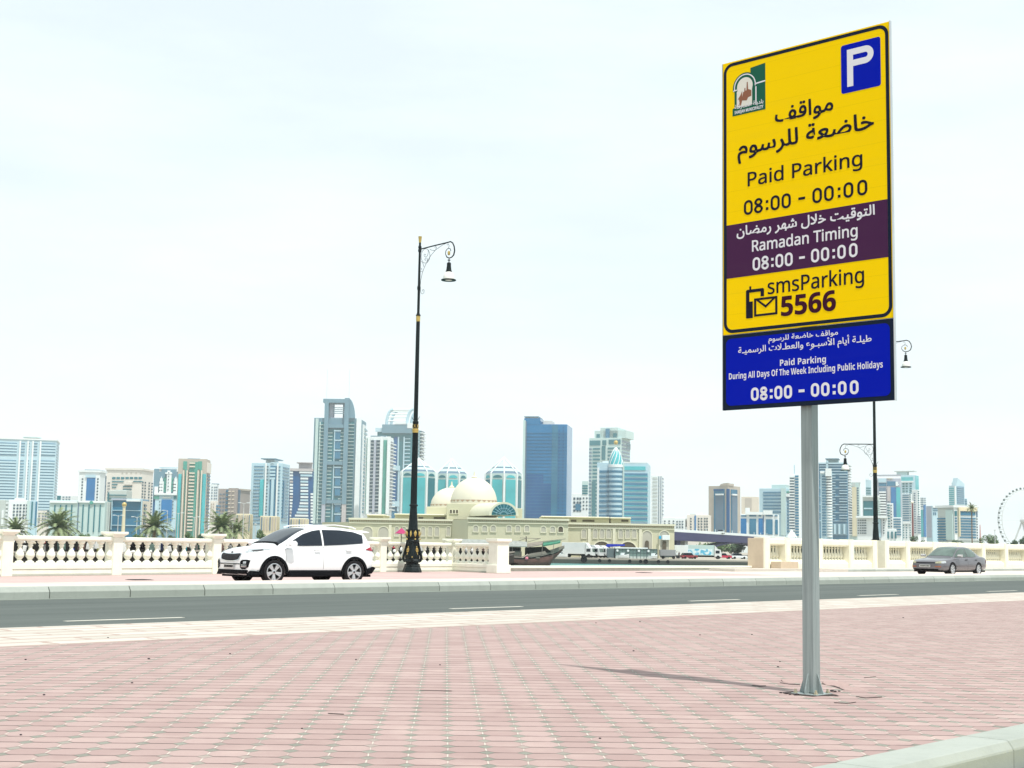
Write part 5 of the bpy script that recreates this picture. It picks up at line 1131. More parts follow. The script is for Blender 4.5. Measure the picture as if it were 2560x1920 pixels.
b = Bld(zF, 'small_block', 'small white stepped block between the blue glass tower and the banded tower', 'building', 692, 846, 852, 868, 760, cWh)
b.grid('L', (712, 745, 772), 20, 905, 22, 40, 4, gDk); b.el('L', 722, 775, 970, 1035, gMid, 'glass_panel'); b.top(790, 850, 740, 868, cMint, 'upper_block', 0, .6); b.rep('L', 792, 846, 780, 14, 26, 4, gTeal); b.grid('L', (805, 838), 16, 905, 14, 36, 4, gDk)
# --- low white blocks left of the grey tower
for lab, zm_, x0, x1, y0, xs in (('low white block with a few dark windows right behind the end of the market hall', zG, -20, 132, 755, (10, 60, 110)), ('low white block with three window columns over the bridge', zG, 132, 242, 760, (152, 183, 214)), ('low cream block with a blue window strip left of the grey tower', zG, 262, 512, 725, (310, 400, 433, 470, 497))):
    b = Bld(zm_, 'low_block', lab, 'building', x0, x1, x1, y0, 520, cWh if 'white' in lab else cWarm, depth=14, group='low blocks behind the bridge')
    b.grid('L', xs, 16 if x0 else 34, y0 + 35, 14, 32, 8, gDk)
    if x0 == 262: b.el('L', 352, 368, 730, 1000, gBlue, 'window_strip'); b.top(290, 340, 708, 726, cGreyG); b.top(370, 430, 698, 726, cWh)
b = Bld(zG, 'grey_tower', 'grey stone tower with tall blue glass panels and a domed parapet', T_, 512, 738, 880, 388, 620, cTaupe)
b.el('L', 578, 700, 425, 940, gMid, 'glass_panel', .3); b.el('L', 600, 690, 490, 940, gSlate, 'inner_panel', .5); b.el('L', 602, 692, 478, 496, cWh, 'arch_trim', .8); b.el('L', 578, 690, 425, 442, gDeep, 'top_window', .6)
b.el('R', 768, 840, 430, 940, gMid, 'glass_panel', .3); b.el('R', 775, 830, 490, 940, gSlate, 'inner_panel', .5); b.el('R', 772, 828, 480, 498, cWh, 'arch_trim', .8); b.el('L', 722, 738, 425, 940, gDeep, 'corner_strip', .3); b.el('R', 738, 752, 425, 940, gDeep, 'corner_strip', .3)
P_ = [(640, 388), (655, 368), (690, 358), (738, 355)]; MB().prism([(b.lx(*zG(*q)), b.z(*zG(*q))) for q in P_] + [(0, b.H)], lambda a_, c_: (a_, -.3, c_), lambda a_, c_: (a_, 2, c_)).build('parapet_crest', cTaupe, b.t)
b.el('R', 738, 800, 362, 388, cTaupe, 'parapet_crest', .3)
b = Bld(zG, 'glass_pavilion_block', 'low white block with wide blue glass bays beside the grey tower', 'building', 880, 1318, 1325, 722, 490, cWh)
b.el('L', 885, 950, 765, 950, gBlue, 'glass_bay'); b.el('L', 985, 1062, 768, 950, gMid, 'glass_bay'); b.el('L', 1090, 1138, 765, 950, gBlue, 'glass_bay'); b.el('L', 1175, 1252, 775, 950, gMid, 'glass_bay'); b.el('L', 1280, 1312, 780, 950, gMid, 'glass_bay')
for x0, x1 in ((888, 950), (982, 1062), (1090, 1120), (1172, 1255), (1275, 1308)): b.el('L', x0, x1, 725, 742, gBand, 'window')
b.el('L', 950, 1140, 690, 722, cWh, 'parapet', .8); b.el('L', 1145, 1250, 672, 722, cWh, 'parapet', .8); b.top(935, 985, 640, 720, cWh, 'roof_plant', .1, .3); b.el('L', 1140, 1150, 730, 950, gDeep, 'gap', .1)
b = Bld(zG, 'beige_block', 'small beige block peeping out behind the grey tower', 'building', 890, 1085, 1095, 515, 900, cBeige); b.el('L', 935, 1010, 530, 660, cTaupe, 'panel'); b.grid('L', (955, 985), 10, 540, 10, 22, 6, gSlate)
b = Bld(zG, 'banded_block', 'pale block with bold dark blue bands and a curved right corner', 'building', 1098, 1405, 1500, 418, 720, cPale)
for y in (455, 488, 528, 568, 605, 640, 680): b.el('L', 1145, 1352, y, y + 20, gBand)
b.rep('R', 1415, 1495, 520, 24, 38, 11, gMid); b.el('R', 1405, 1470, 480, 515, cWh, 'upper_block', 1.0); b.el('R', 1410, 1465, 450, 470, gGr, 'window_band', 1.2); b.top(1215, 1380, 372, 418, cMint, 'roof_plant'); b.el('L', 1352, 1405, 418, 960, cMint, 'pier', .6)
b = Bld(zH, 'balcony_tower', 'white tower with stacked round balconies left of the sign post', T_, -40, 125, 150, 400, 610, cWh)
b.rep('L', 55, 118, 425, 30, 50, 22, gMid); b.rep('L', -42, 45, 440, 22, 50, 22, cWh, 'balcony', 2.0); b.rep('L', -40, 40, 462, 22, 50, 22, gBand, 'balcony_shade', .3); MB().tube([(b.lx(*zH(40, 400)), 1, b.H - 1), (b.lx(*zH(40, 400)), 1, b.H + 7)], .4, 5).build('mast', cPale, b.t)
b = Bld(zH, 'round_balcony_tower', 'white tower with stacked rounded balconies right of the sign post', T_, 510, 712, 722, 340, 530, cPale)
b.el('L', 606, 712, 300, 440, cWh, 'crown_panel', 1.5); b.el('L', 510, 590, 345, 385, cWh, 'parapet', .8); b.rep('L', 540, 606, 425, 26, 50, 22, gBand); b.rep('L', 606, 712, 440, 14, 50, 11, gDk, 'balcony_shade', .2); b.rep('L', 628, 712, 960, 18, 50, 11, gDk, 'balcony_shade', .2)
pc = zH(672, 700); cx = b.lx(*pc); rr = (b.lx(*zH(718, 700)) - b.lx(*zH(612, 700))) / 2; p = None
for k in range(22):
    zz_ = b.z(*zH(672, 452 + k * 50 + 34))
    if p is None: p = MB().lathe([(rr * .9, 0), (rr, .2), (rr, .95), (rr * .95, 1.05)], 18, (cx, .5, 0)).build('round_balcony', cWh, b.t, smooth=True, loc=(0, 0, zz_))
    else: c = p.copy(); COL.objects.link(c); c.parent = b.t; c.location = (0, 0, zz_)
b = Bld(zH, 'banded_tower', 'tall steel blue tower with thin white floor lines and balconies', T_, 480, 1000, 1022, 195, 700, gMid)
b.el('L', 480, 1000, 188, 212, cPale, 'parapet', .8); b.rep('L', 500, 1000, 242, 12, 49, 4, cPale, 'floor_line', .8)
for k in range(18):
    y = 395 + k * 49.5
    if k % 3 == 2: b.el('L', 500, 1000, y, y + 11, cPale, 'floor_line', .8)
    else: b.el('L', 700, 785, y, y + 13, cPale, 'balcony', 1.2); b.el('L', 855, 1000, y, y + 13, cPale, 'balcony', 1.2)
b.top(612, 830, 115, 195, cMint, 'roof_plant'); b.top(600, 840, 108, 122, cGrey, 'roof_canopy', 0, .9); b.el('L', 615, 655, 150, 330, cPale, 'pier', .8); b.rep('R', 1002, 1026, 230, 14, 49, 20, cWh, 'balcony', 1.4); b.el('L', 730, 1000, 1290, 1500, cGrey, 'podium', 1.0)
for x in (760, 840, 930): b.el('L', x, x + 34, 1300, 1480, cPale, 'podium_pier', 1.6)
b = Bld(zH, 'balcony_slab', 'sand and mint slab block with balconies on both flanks', T_, 1002, 1205, 1228, 555, 760, cMint)
b.el('L', 1088, 1168, 630, 1520, cSand, 'blank_wall', .9); b.rep('L', 1008, 1072, 640, 20, 45, 19, gSlate); b.rep('L', 1004, 1080, 662, 12, 45, 19, cWh, 'balcony', 1.1); b.rep('L', 1172, 1204, 640, 20, 45, 19, gSlate); b.top(1070, 1225, 545, 556, cGreyG, 'roof_canopy', 0, .8); b.el('L', 1090, 1140, 560, 625, cGreyG, 'stair_head', .8)
b = Bld(zH, 'far_slab', 'pale far slab just left of the lamp post', T_, 1328, 1424, 1432, 505, 1100, cPale); b.rep('L', 1335, 1420, 640, 26, 44, 5, gTeal); b.grid('L', (1335, 1355, 1375), 8, 480, 30, 30, 1, cPale, 'roof_fin')
b = Bld(zI, 'teal_block', 'grey block with a broad teal glass front behind the lamp post', 'building', -28, 250, 292, 690, 620, cGreyG)
b.el('L', -10, 235, 770, 1150, gTeal, 'glass_front'); b.el('L', -32, 296, 668, 700, cWh, 'parapet', .8); b.el('L', 0, 160, 900, 925, cPale, 'floor_line', .5); b.rep('R', 250, 292, 760, 18, 40, 8, cMint, 'floor_line', .4)
b = Bld(zI, 'grid_block', 'low white block with a white canopy roof and rows of small square windows', 'building', -130, 436, 446, 1090, 440, cWh)
b.el('L', -145, 446, 1055, 1092, cWh, 'roof_canopy', 1.6); b.grid('L', (-108, -68, -32, 0, 30, 372), 20, 1125, 20, 48, 6, gDk); b.el('L', 318, 326, 1120, 1460, gSlate, 'shadow_gap'); b.el('L', 250, 320, 1110, 1460, cPale, 'panel', .3)
b = Bld(zI, 'lilac_tower', 'lilac framed tower with a deep blue glass front', T_, 225, 690, 702, 345, 820, cLil)
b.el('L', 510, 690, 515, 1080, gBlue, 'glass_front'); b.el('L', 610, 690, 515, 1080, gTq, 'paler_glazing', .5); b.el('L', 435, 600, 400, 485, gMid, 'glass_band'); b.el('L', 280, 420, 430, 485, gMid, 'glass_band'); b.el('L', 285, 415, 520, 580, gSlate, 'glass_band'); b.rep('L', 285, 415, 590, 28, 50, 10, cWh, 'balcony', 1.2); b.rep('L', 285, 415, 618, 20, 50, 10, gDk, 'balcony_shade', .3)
b.el('L', 440, 500, 500, 770, cPink, 'pier', .8); b.top(425, 545, 335, 385, FM('cream crown', (.74, .72, .55)), 'roof_crown', 0, .5); b.el('L', 598, 640, 410, 490, cWh, 'sign_panel', .8); b.el('L', 640, 660, 455, 475, cWh, 'sign_panel', .8); b.el('L', 270, 420, 345, 420, cPale, 'upper_wall', .6)
b = Bld(zI, 'twin_crown_tower', 'tall pale teal tower with a sweeping flat roof right of the lamp', T_, 690, 965, 1032, 285, 960, cPale)
b.el('L', 705, 925, 320, 395, gTq, 'glass_band'); b.el('R', 968, 1025, 290, 560, gTq, 'glass_band'); b.grid('L', (745, 805, 880), 40, 432, 26, 46, 7, gTeal); b.el('L', 705, 930, 390, 420, cWh, 'slanted_trim', .8)
b.top(240, 700, 262, 285, cLil, 'roof_deck', 0, .6); b.top(600, 800, 200, 285, cMint, 'roof_plant', .2, .7); b.top(560, 940, 196, 212, cGreyG, 'roof_canopy', .1, .8)
b = Bld(zI, 'striped_block', 'white striped block with dark bands below the twin crown tower', 'building', 715, 885, 900, 632, 660, cWh)
b.rep('L', 725, 845, 650, 20, 43, 12, gBand); b.grid('L', (868,), 24, 560, 20, 43, 15, gTeal); b.el('L', 730, 880, 1160, 1200, cWh, 'blank_band', .6); b.grid('L', (745, 800, 870), 22, 1220, 20, 46, 6, gTeal)
b = Bld(zI, 'balcony_block', 'white balcony block stepping down to the right of the ball topped column', 'building', 900, 1010, 1062, 560, 700, cWh)
b.rep('L', 940, 970, 620, 16, 43, 18, gSlate); b.rep('R', 1012, 1030, 580, 18, 43, 12, gTeal); b.rep('R', 1012, 1062, 1060, 18, 43, 8, gSlate)
b = Bld(zI, 'corner_block', 'narrow white block with square windows in front of the lilac tower', 'building', 430, 545, 552, 815, 640, cWh)
b.grid('L', (512,), 22, 845, 18, 56, 9, gDk); b.rep('L', 436, 486, 840, 20, 50, 10, gTeal)
b = Bld(zI, 'low_striped_block', 'low white block with blue bands in front of the deep blue glass', 'building', 548, 700, 712, 1082, 560, cWh); b.rep('L', 555, 695, 1105, 22, 48, 7, gMid)
b = Bld(zI, 'arched_kiosk', 'small white building with arched openings above the niche wall', 'building', 440, 605, 615, 1300, 400, cWh)
for x in (515, 585, 440): b.el('L', x, x + 30, 1350, 1480, gTeal, 'arched_opening')
b = Bld(zI, 'mixed_tower', 'white and blue glass tower with striped top right of the column', T_, 1058, 1125, 1165, 705, 800, cWh)
b.rep('L', 1062, 1122, 712, 10, 40, 5, gBand); b.rep('R', 1128, 1162, 712, 10, 40, 4, gBand); b.el('L', 1062, 1122, 940, 1450, gTq, 'glass_front'); b.el('R', 1127, 1163, 850, 1450, gBlue, 'glass_front')
b = Bld(zI, 'pale_block', 'pale blue grey block with a plain face left of the cream office', 'building', 1168, 1285, 1395, 862, 720, cPale)
b.el('L', 1180, 1275, 870, 1460, cLil, 'shaded_front', .1).name = 'painted_shade_front'; b.el('R', 1290, 1390, 862, 900, cWh, 'parapet', .5); b.rep('R', 1295, 1385, 905, 12, 36, 2, gMid); b.grid('R', (1310, 1345), 22, 985, 50, 50, 1, gBand)  # lilac panel puts the shade of this front into its colour
b = Bld(zJ, 'cream_office', 'low cream office with white bands and a thin flat roof behind the tall palm', 'building', 30, 392, 905, 775, 420, cGreyG)
b.rep('L', 40, 238, 995, 30, 58, 9, gMid); b.el('L', 242, 388, 830, 1480, cMint, 'blank_wall', .5); b.el('R', 395, 905, 775, 1490, cWh, 'front', .2)
b.el('R', 468, 495, 780, 1410, cSand, 'cream_frame', .9); b.el('R', 468, 870, 770, 850, FM('cream frame', (.72, .63, .44)), 'cream_frame', .7); b.el('R', 495, 838, 862, 945, gMid, 'glass_band', .4); b.rep('R', 500, 850, 995, 34, 59, 8, gBand, d=.4); b.rep('R', 400, 442, 995, 34, 59, 6, gBand, d=.4); b.el('R', 395, 440, 850, 960, gTeal, 'glass_band', .4)
b.rep('R', 872, 890, 1010, 28, 59, 8, gDk, 'window', .4); b.el('R', 868, 892, 850, 980, gSlate, 'window', .4)
MB().box(-b.WL - .8, .9, -.9, b.WR + .8, b.H, b.H + 1.2).build('flat_roof', cWh, b.t)
b = Bld(zJ, 'far_blue_tower', 'far pale blue glass tower rising behind the cream office', T_, 278, 440, 622, 290, 1000, cPale)
b.rep('L', 285, 415, 340, 26, 44, 9, gTq); b.el('R', 455, 610, 318, 700, gMid, 'glass_front', .2); b.rep('R', 455, 612, 340, 10, 44, 9, cPale, 'floor_line', .5); b.el('L', 418, 440, 300, 720, cWh, 'pier', .8)
MB().prism([(0, b.H), (b.WR, b.H), (b.WR, b.H + 2), (b.WR * .2, b.H + 9)], lambda a_, c_: (-b.WL * .6, a_, c_), lambda a_, c_: (0, a_, c_)).build('sloped_roof', cPale, b.t); b.top(305, 380, 222, 292, cMint, 'roof_plant', .2, .6)
b = Bld(zJ, 'side_block', 'lower pale blue annex stepping down from the far blue tower', T_, 622, 675, 682, 578, 1010, cPale); b.rep('L', 624, 676, 600, 18, 40, 4, gMid)
# left edge oddments
b = Bld(zA, 'low_block', 'plain grey green block cut by the left edge of the view', 'building', -60, 88, 138, 1085, 470, cGreyG); b.el('L', 30, 60, 1250, 1500, cWh, 'pier', .6); b.rep('R', 96, 130, 1120, 30, 60, 5, cWh, 'floor_line', .4)
b = Bld(zA, 'low_block', 'small white block with rows of dark square windows at the far left', 'building', 138, 450, 468, 1090, 520, cWh); b.grid('L', (228, 282, 330, 385, 432), 30, 1155, 24, 52, 5, gDk); b.el('L', 430, 468, 1100, 1400, cMint, 'end_bay', .8); b.top(230, 380, 1055, 1092, cWh)
b = Bld(zA, 'blue_annex', 'slender pale blue annex block beside the striped tower', 'building', 468, 590, 605, 1100, 560, cPale); b.el('L', 495, 520, 1110, 1500, gTeal, 'glass_strip'); b.el('L', 560, 588, 1110, 1500, gMid, 'glass_strip')
b = Bld(zA, 'low_block', 'low white houses with small windows right of the striped tower', 'building', 975, 1140, 1245, 1012, 640, cWh); b.grid('L', (1015, 1065, 1110), 26, 1030, 16, 40, 3, gSlate); b.el('L', 918, 968, 1015, 1100, gTeal, 'glass_panel', .5)
b = Bld(zA, 'low_block', 'small pinkish white block peeping over the palms', 'building', 605, 740, 795, 1255, 470, cWarm); b.grid('L', (630, 690, 730), 22, 1290, 16, 46, 4, gSlate); b.rep('R', 750, 790, 1260, 14, 44, 5, gMid)
b = Bld(zB, 'low_block', 'narrow cream annex with blue balconies below the green tower', 'building', 1470, 1560, 1600, 862, 560, cWarm); b.rep('R', 1562, 1598, 930, 22, 50, 6, gMid, 'balcony', .8); b.grid('L', (1490, 1525), 12, 900, 26, 50, 6, cTaupe)
# ================================================================ MARKET HALL ON THE FAR QUAY
sand = FM('sandstone wall', (.54, .53, .385), .85, .08); sandL = FM('sandstone trim', (.66, .645, .50), .85, .06); shade = FM('painted recess shade', (.10, .085, .06)); lat = FM('pale lattice', (.44, .43, .36)); domeM = FM('pale dome plaster', (.64, .61, .50), .6, .05); trimB = FM('brown dome trim', (.40, .29, .20))  # shade: dark brown painted for the dimness inside arches, doorways and roof openings
HY = 345.0; hc = at(1420, 1380, HY); hc.z = ZQ
hall = thing('market_hall', 'long sandstone market hall with arches and two pale domes across the water', 'market hall', hc)
def W(x, y, Y=HY): p = at(x, y, Y); return (p.x - hc.x, p.y - hc.y, p.z - ZQ)
def hbox(name, x0, x1, y0, Y, dep, mat, y1=None, bev=.05):
    X0, X1 = W(x0, y0, Y)[0], W(x1, y0, Y)[0]; zt = W((x0 + x1) / 2, y0, Y)[2]; zb = 0 if y1 is None else W((x0 + x1) / 2, y1, Y)[2]
    return MB().box(X0, X1, Y - HY, Y - HY + dep, zb, zt).build(name, mat, hall, bevel=bev, seg=1)
def harch(name, cx, y0, y1, wpx, Y, mat, d=.12, rim=None):
    X0, X1 = W(cx - wpx / 2, y1, Y)[0], W(cx + wpx / 2, y1, Y)[0]; z0, z1 = W(cx, y1, Y)[2], W(cx, y0, Y)[2]; r = (X1 - X0) / 2; xm = (X0 + X1) / 2
    def shp(k): rr = r + k; return [(xm - rr, z0 - (k if z0 > .5 else 0)), (xm + rr, z0 - (k if z0 > .5 else 0))] + [(xm + rr * math.cos(j * PI / 12), z1 - r + rr * math.sin(j * PI / 12)) for j in range(13)]
    yy = Y - HY
    o = MB().prism(shp(0), lambda a, b: (a, yy - d, b), lambda a, b: (a, yy + .1, b)).build(name, mat, hall)
    if rim:
        A, B = shp(rim), shp(0); n = len(A); mb = MB()
        mb.add([(a, yy - d - .12, b) for a, b in A] + [(a, yy - d - .12, b) for a, b in B] + [(a, yy + .05, b) for a, b in A] + [(a, yy + .05, b) for a, b in B], [f for i in range(n) for f in ((i, (i + 1) % n, n + (i + 1) % n, n + i), (i, (i + 1) % n, 2 * n + (i + 1) % n, 2 * n + i), (n + i, n + (i + 1) % n, 3 * n + (i + 1) % n, 3 * n + i))])
        mb.build('window_surround', sandL, o)
    return o
def cornice(x0, x1, y0, Y, n):
    X0, X1 = W(x0, y0, Y)[0], W(x1, y0, Y)[0]; zt = W((x0 + x1) / 2, y0, Y)[2]; yy = Y - HY; k = Y / F
    mb = MB(); mb.box(X0 - .2, X1 + .2, yy - .5, yy + .6, zt - 1.5 * k * 2, zt + .15); mb.box(X0 - .1, X1 + .1, yy - .3, yy + .1, zt - 12 * k, zt - 10 * k); mb.build('cornice', sandL, hall)
    mb = MB(); s_ = (X1 - X0) / n
    for i in range(n): mb.add([(X0 + s_ * (i + .15), yy - .06, zt - 4.0 * k), (X0 + s_ * (i + .85), yy - .06, zt - 4.0 * k), (X0 + s_ * (i + .5), yy - .06, zt - 8.5 * k)], [(0, 1, 2)])
    mb.build('frieze', trimB, hall, fix=False)
hbox('right_wing_wall', 1420, 1686, 1311, HY, 46, sand); cornice(1420, 1686, 1310, HY, 52)
hbox('left_wing_wall', 872, 1131, 1299, HY, 46, sand); cornice(874, 1131, 1298, HY, 46)
hbox('centre_wall', 1170, 1421, 1298, HY - 9, 40, sand); cornice(1170, 1421, 1297, HY - 9, 46)
a, b_ = W(1130, 1299, HY), W(1170, 1299, HY - 9)
MB().prism([(a[0], 0), (b_[0], -8.98), (b_[0], 4), (a[0], 4)], lambda p, q: (p, q, 0), lambda p, q: (p, q, b_[2])).build('chamfer_wall', sand, hall)
a = W(850, 1310, HY)[0]; b2 = W(872, 1299, HY)
MB().prism([(a - 6, 12), (b2[0], 0), (b2[0], 20)], lambda p, q: (p, q, 0), lambda p, q: (p, q, b2[2] - .6)).build('end_wall', sand, hall)
for c in (1349, 1373): pass
win = [(807.5, 45), (922, 42), (991, 42), (1057, 45), (1180, 40), (1249, 42), (1316, 43)]
for c, w_ in win: x, _ = zF(c, 0); harch('window', x, zF(0, 1226)[1], zF(0, 1316)[1], w_ * .2472, HY, lat, .10, .16)
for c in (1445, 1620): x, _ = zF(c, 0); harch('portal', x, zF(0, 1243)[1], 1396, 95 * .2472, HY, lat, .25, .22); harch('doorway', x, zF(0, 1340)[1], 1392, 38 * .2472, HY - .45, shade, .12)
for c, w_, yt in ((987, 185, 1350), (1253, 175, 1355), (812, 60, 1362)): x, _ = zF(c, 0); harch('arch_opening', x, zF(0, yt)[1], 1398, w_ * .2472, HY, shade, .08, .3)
for x in (1473, 1535, 1601): X = W(x, 1340)[0]; MB().box(X - .35, X + .35, -.3, .1, 0, W(x, 1322)[2]).build('pilaster', sandL, hall)
for zx in (1517, 1620, 1720, 1900, 2002, 2107): harch('window', 860 + zx * .217, 1100 + 985 * .217, 1100 + 1055 * .217, 11.5, HY - 9, lat, .10, .2)
for zx in (398, 492, 573): x, _ = zF(zx, 0); harch('window', x, zF(0, 1198)[1], zF(0, 1255)[1], 11.5, HY - 9, lat if zx < 550 else shade, .10, .2)
for zx, w_ in ((607, 44), (690, 46), (910, 46), (992, 44), (1070, 46), (1202, 44)): harch('window', 860 + zx * .217, 1100 + 1000 * .217, 1100 + 1105 * .217, w_ * .217, HY, lat, .10, .16)
for zx in (447, 262): harch('portal', 860 + zx * .217, 1100 + 1000 * .217, 1394, 118 * .217, HY, lat, .2, .2)
for x in (975, 1040): X = W(x, 1340)[0]; MB().box(X - .35, X + .35, -.3, .1, 0, W(x, 1312)[2]).build('pilaster', sandL, hall)
hbox('sign_board', zF(1600, 0)[0], zF(1678, 0)[0], zF(0, 1287)[1], HY - .9, .25, cWh, zF(0, 1335)[1]); hbox('sign_emblem', zF(1566, 0)[0], zF(1592, 0)[0], zF(0, 1293)[1], HY - .95, .25, GM('sign cyan', (.03, .33, .55)), zF(0, 1325)[1])
# roof pavilions and lantern blocks
for x0, x1, y0, y1, ops in ((zF(372, 0)[0], zF(1068, 0)[0], 1291, 1311, ((705, 160), (830, 120))), (zF(1075, 0)[0], zF(1288, 0)[0], 1293.5, 1312, ((1225, 70),)), (985, 1150, 1285, 1300, ()), (916, 962, 1286, 1301, ())):
    hbox('roof_pavilion', x0 + 2, x1 - 2, y0 + 3, HY + 9, 16, sand, y1 + 4); hbox('pavilion_roof', x0, x1, y0, HY + 7.5, 19, sandL, y0 + 3.2, .15)
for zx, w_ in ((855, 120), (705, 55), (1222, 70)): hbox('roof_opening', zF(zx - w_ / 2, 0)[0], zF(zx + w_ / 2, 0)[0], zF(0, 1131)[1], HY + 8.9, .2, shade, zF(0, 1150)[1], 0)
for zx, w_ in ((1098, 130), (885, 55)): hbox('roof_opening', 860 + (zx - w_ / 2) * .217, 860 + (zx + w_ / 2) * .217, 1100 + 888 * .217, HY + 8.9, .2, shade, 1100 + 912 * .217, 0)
def dome(cx, ybase, ytop, rpx, Y, name='dome'):
    c = W(cx, ybase, Y); r = rpx * Y / F; h = W(cx, ytop, Y)[2] - c[2]; n = 14
    prof = [(r * math.cos(k / n * PI / 2) ** .92, h * math.sin(k / n * PI / 2)) for k in range(n)] + [(.05, h)]
    d = MB().lathe([(r * .985, -1.2)] + prof, 48, (c[0], c[1] + r, c[2])).build(name, domeM, hall, smooth=True)
    mb = MB(); m_ = 26
    for k in range(m_):
        a0, a1, am = 2 * PI * k / m_, 2 * PI * (k + 1) / m_, 2 * PI * (k + .5) / m_
        mb.add([(c[0] + r * 1.004 * math.cos(q), c[1] + r + r * 1.004 * math.sin(q), c[2] + z) for q, z in ((a0, h * .135), (a1, h * .135), (am, h * .05))], [(0, 1, 2)])
    mb.build('dome_trim', trimB, d, fix=False)
    mb = MB(); mb.lathe([(.5, h - .2), (.7, h + .2), (.25, h + .6), (.12, h + 1.6)], 10, (c[0], c[1] + r, c[2])); mb.build('finial', sandL, d)
    return d
hbox('dome_base', 1117, 1243, 1259, HY + 6, 26, sand, 1300, .1); dome(1183, 1258, 1192, 59, HY + 7)
hbox('dome_base', 1066, 1117, 1267, HY + 18, 22, sand, 1300, .1); dome(1126, 1267, 1217, 53, HY + 20)
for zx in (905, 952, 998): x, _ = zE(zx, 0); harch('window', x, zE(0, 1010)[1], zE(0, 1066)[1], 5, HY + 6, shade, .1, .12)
hbox('side_block', 1290, 1306, 1271, HY - 6, 12, sand, 1297, .1)
# barrel vault with its fan window
c = W(1259.5, 1289, HY - 8.5); r1, r0 = 36 * HY / F, 29.5 * HY / F
for nm, rr, y0, sk, m_ in (('barrel_vault', r1, 0, (-5.5, 15), sandL),):
    rings = [[(c[0] + rr * math.cos(k * PI / 16) + dx, c[1] + dy, c[2] + rr * .92 * math.sin(k * PI / 16)) for k in range(17)] for dx, dy in ((0, 0), sk)]
    MB().loft(rings).build(nm, m_, hall, smooth=True)
fw = MB().prism([(c[0] + r0 * math.cos(k * PI / 16), c[2] + .15 + r0 * .9 * math.sin(k * PI / 16)) for k in range(17)], lambda p, q: (p, c[1] - .12, q), lambda p, q: (p, c[1] + .05, q)).build('fan_window', gTeal, hall)
mb = MB()
for k in range(1, 10): a_ = k * PI / 10; mb.tube([(c[0] + r0 * .25 * math.cos(a_), c[1] - .2, c[2] + .15 + r0 * .22 * math.sin(a_)), (c[0] + r0 * .97 * math.cos(a_), c[1] - .2, c[2] + .15 + r0 * .87 * math.sin(a_))], .06, 4)
for q in (.3, .62): mb.tube([(c[0] + r0 * q * math.cos(k * PI / 12), c[1] - .2, c[2] + .15 + r0 * q * .9 * math.sin(k * PI / 12)) for k in range(13)], .05, 4)
mb.build('fan_tracery', FM('blue tracery', (.22, .42, .5)), fw)
# ================================================================ QUAY: TYRES, VEHICLES, KIOSKS, BRIDGE
QY = 321.6
for i, (zx, r) in enumerate(((165, .75), (500, .4), (710, .4), (1140, .4), (1370, .4), (1480, .55), (1750, .4), (1950, .4))):
    x = 1440 + zx * .1175; p = at(x, 1405, QY); mb = MB(); mb.T = Matrix.Translation((p.x, 321.35 - .25, -2.25 if r < .7 else -2.0)) @ Matrix.Rotation(PI / 2, 4, 'X')
    n = 16; mb.lathe([(r * .35, -.1), (r * .5, -.12), (r * .9, -.15), (r, -.06), (r, .06), (r * .9, .15), (r * .5, .12), (r * .35, .1)], n)
    tag(mb.build('tyre_fender', tyre_m, smooth=True), 'black tyre hung on the far quay wall as a fender' if r < .5 else ('largest black fender on the quay wall, below the white trucks' if r > .7 else 'bigger black fender on the quay wall below the kiosks'), 'fender', 'tyre fenders on the quay wall')
truck_w = M('white truck paint', (.62, .65, .65), .4, 0, .04, .5)
def box_truck(pos, rz, label, L_=6.2, H_=3.3, body_m=None, art=None):
    t = thing('box_truck', label, 'truck', pos, rz, 'trucks on the far quay'); bm_ = body_m or truck_w
    MB().box(-L_ / 2, L_ / 2 - 1.9, -1.1, 1.1, .85, H_).build('cargo_box', bm_, t, bevel=.06)
    mb = MB(); mb.prism([(L_ / 2 - 1.8, .55), (L_ / 2, .55), (L_ / 2, 1.25), (L_ / 2 - .25, 2.3), (L_ / 2 - 1.0, 2.45), (L_ / 2 - 1.8, 2.45)], lambda a, b: (a, -1.0, b), lambda a, b: (a, 1.0, b)); cab_ = mb.build('cab', truck_w, t, bevel=.08)
    mb = MB(); mb.prism([(L_ / 2 - 1.8, 2.45), (L_ / 2 - .9, 2.45), (L_ / 2 - 1.7, H_)], lambda a, b: (a, -.95, b), lambda a, b: (a, .95, b)); mb.build('wind_deflector', truck_w, t)
    MB().add([(L_ / 2 + .005, -.88, 1.32), (L_ / 2 + .005, .88, 1.32), (L_ / 2 - .22, .82, 2.2), (L_ / 2 - .22, -.82, 2.2)], [(0, 1, 2, 3)]).build('windscreen', glass_g, cab_)
    for sg in (1, -1): MB().box(L_ / 2 - 1.5, L_ / 2 - .5, sg * .98, sg * 1.02, 1.4, 2.1).build('side_window', glass_t, cab_)
    MB().box(L_ / 2, L_ / 2 + .08, -.95, .95, .5, .75).build('bumper', truck_w, t); MB().box(-L_ / 2, L_ / 2 - .2, -.45, .45, .45, .8).build('chassis', blk, t)
    for x in (-L_ / 2 + 1.2, L_ / 2 - .9):
        for sg in (1, -1):
            mb = MB(); mb.T = Matrix.Translation((x, sg * .9, .45)) @ Matrix.Rotation(PI / 2, 4, 'X'); mb.lathe([(.2, -.14), (.45, -.14), (.45, .14), (.2, .14)], 14); mb.build('wheel', tyre_m, t)
    if art: MB().box(-L_ / 2 + .6, L_ / 2 - 2.3, -1.125, -1.10, 1.0, H_ * .72).build('painted_panel', art, t)
    return t
def qp(x, Y): p = at(x, 1395, Y); return Vector((p.x, p.y, ZQ))
box_truck(qp(1446, 331), math.radians(-22), 'white box truck with the longest cargo box, leftmost in the row by the hall', 7.6, 3.5)
box_truck(qp(1478, 333), math.radians(-38), 'white box truck standing between two others before a dark arch', 6.0, 3.0)
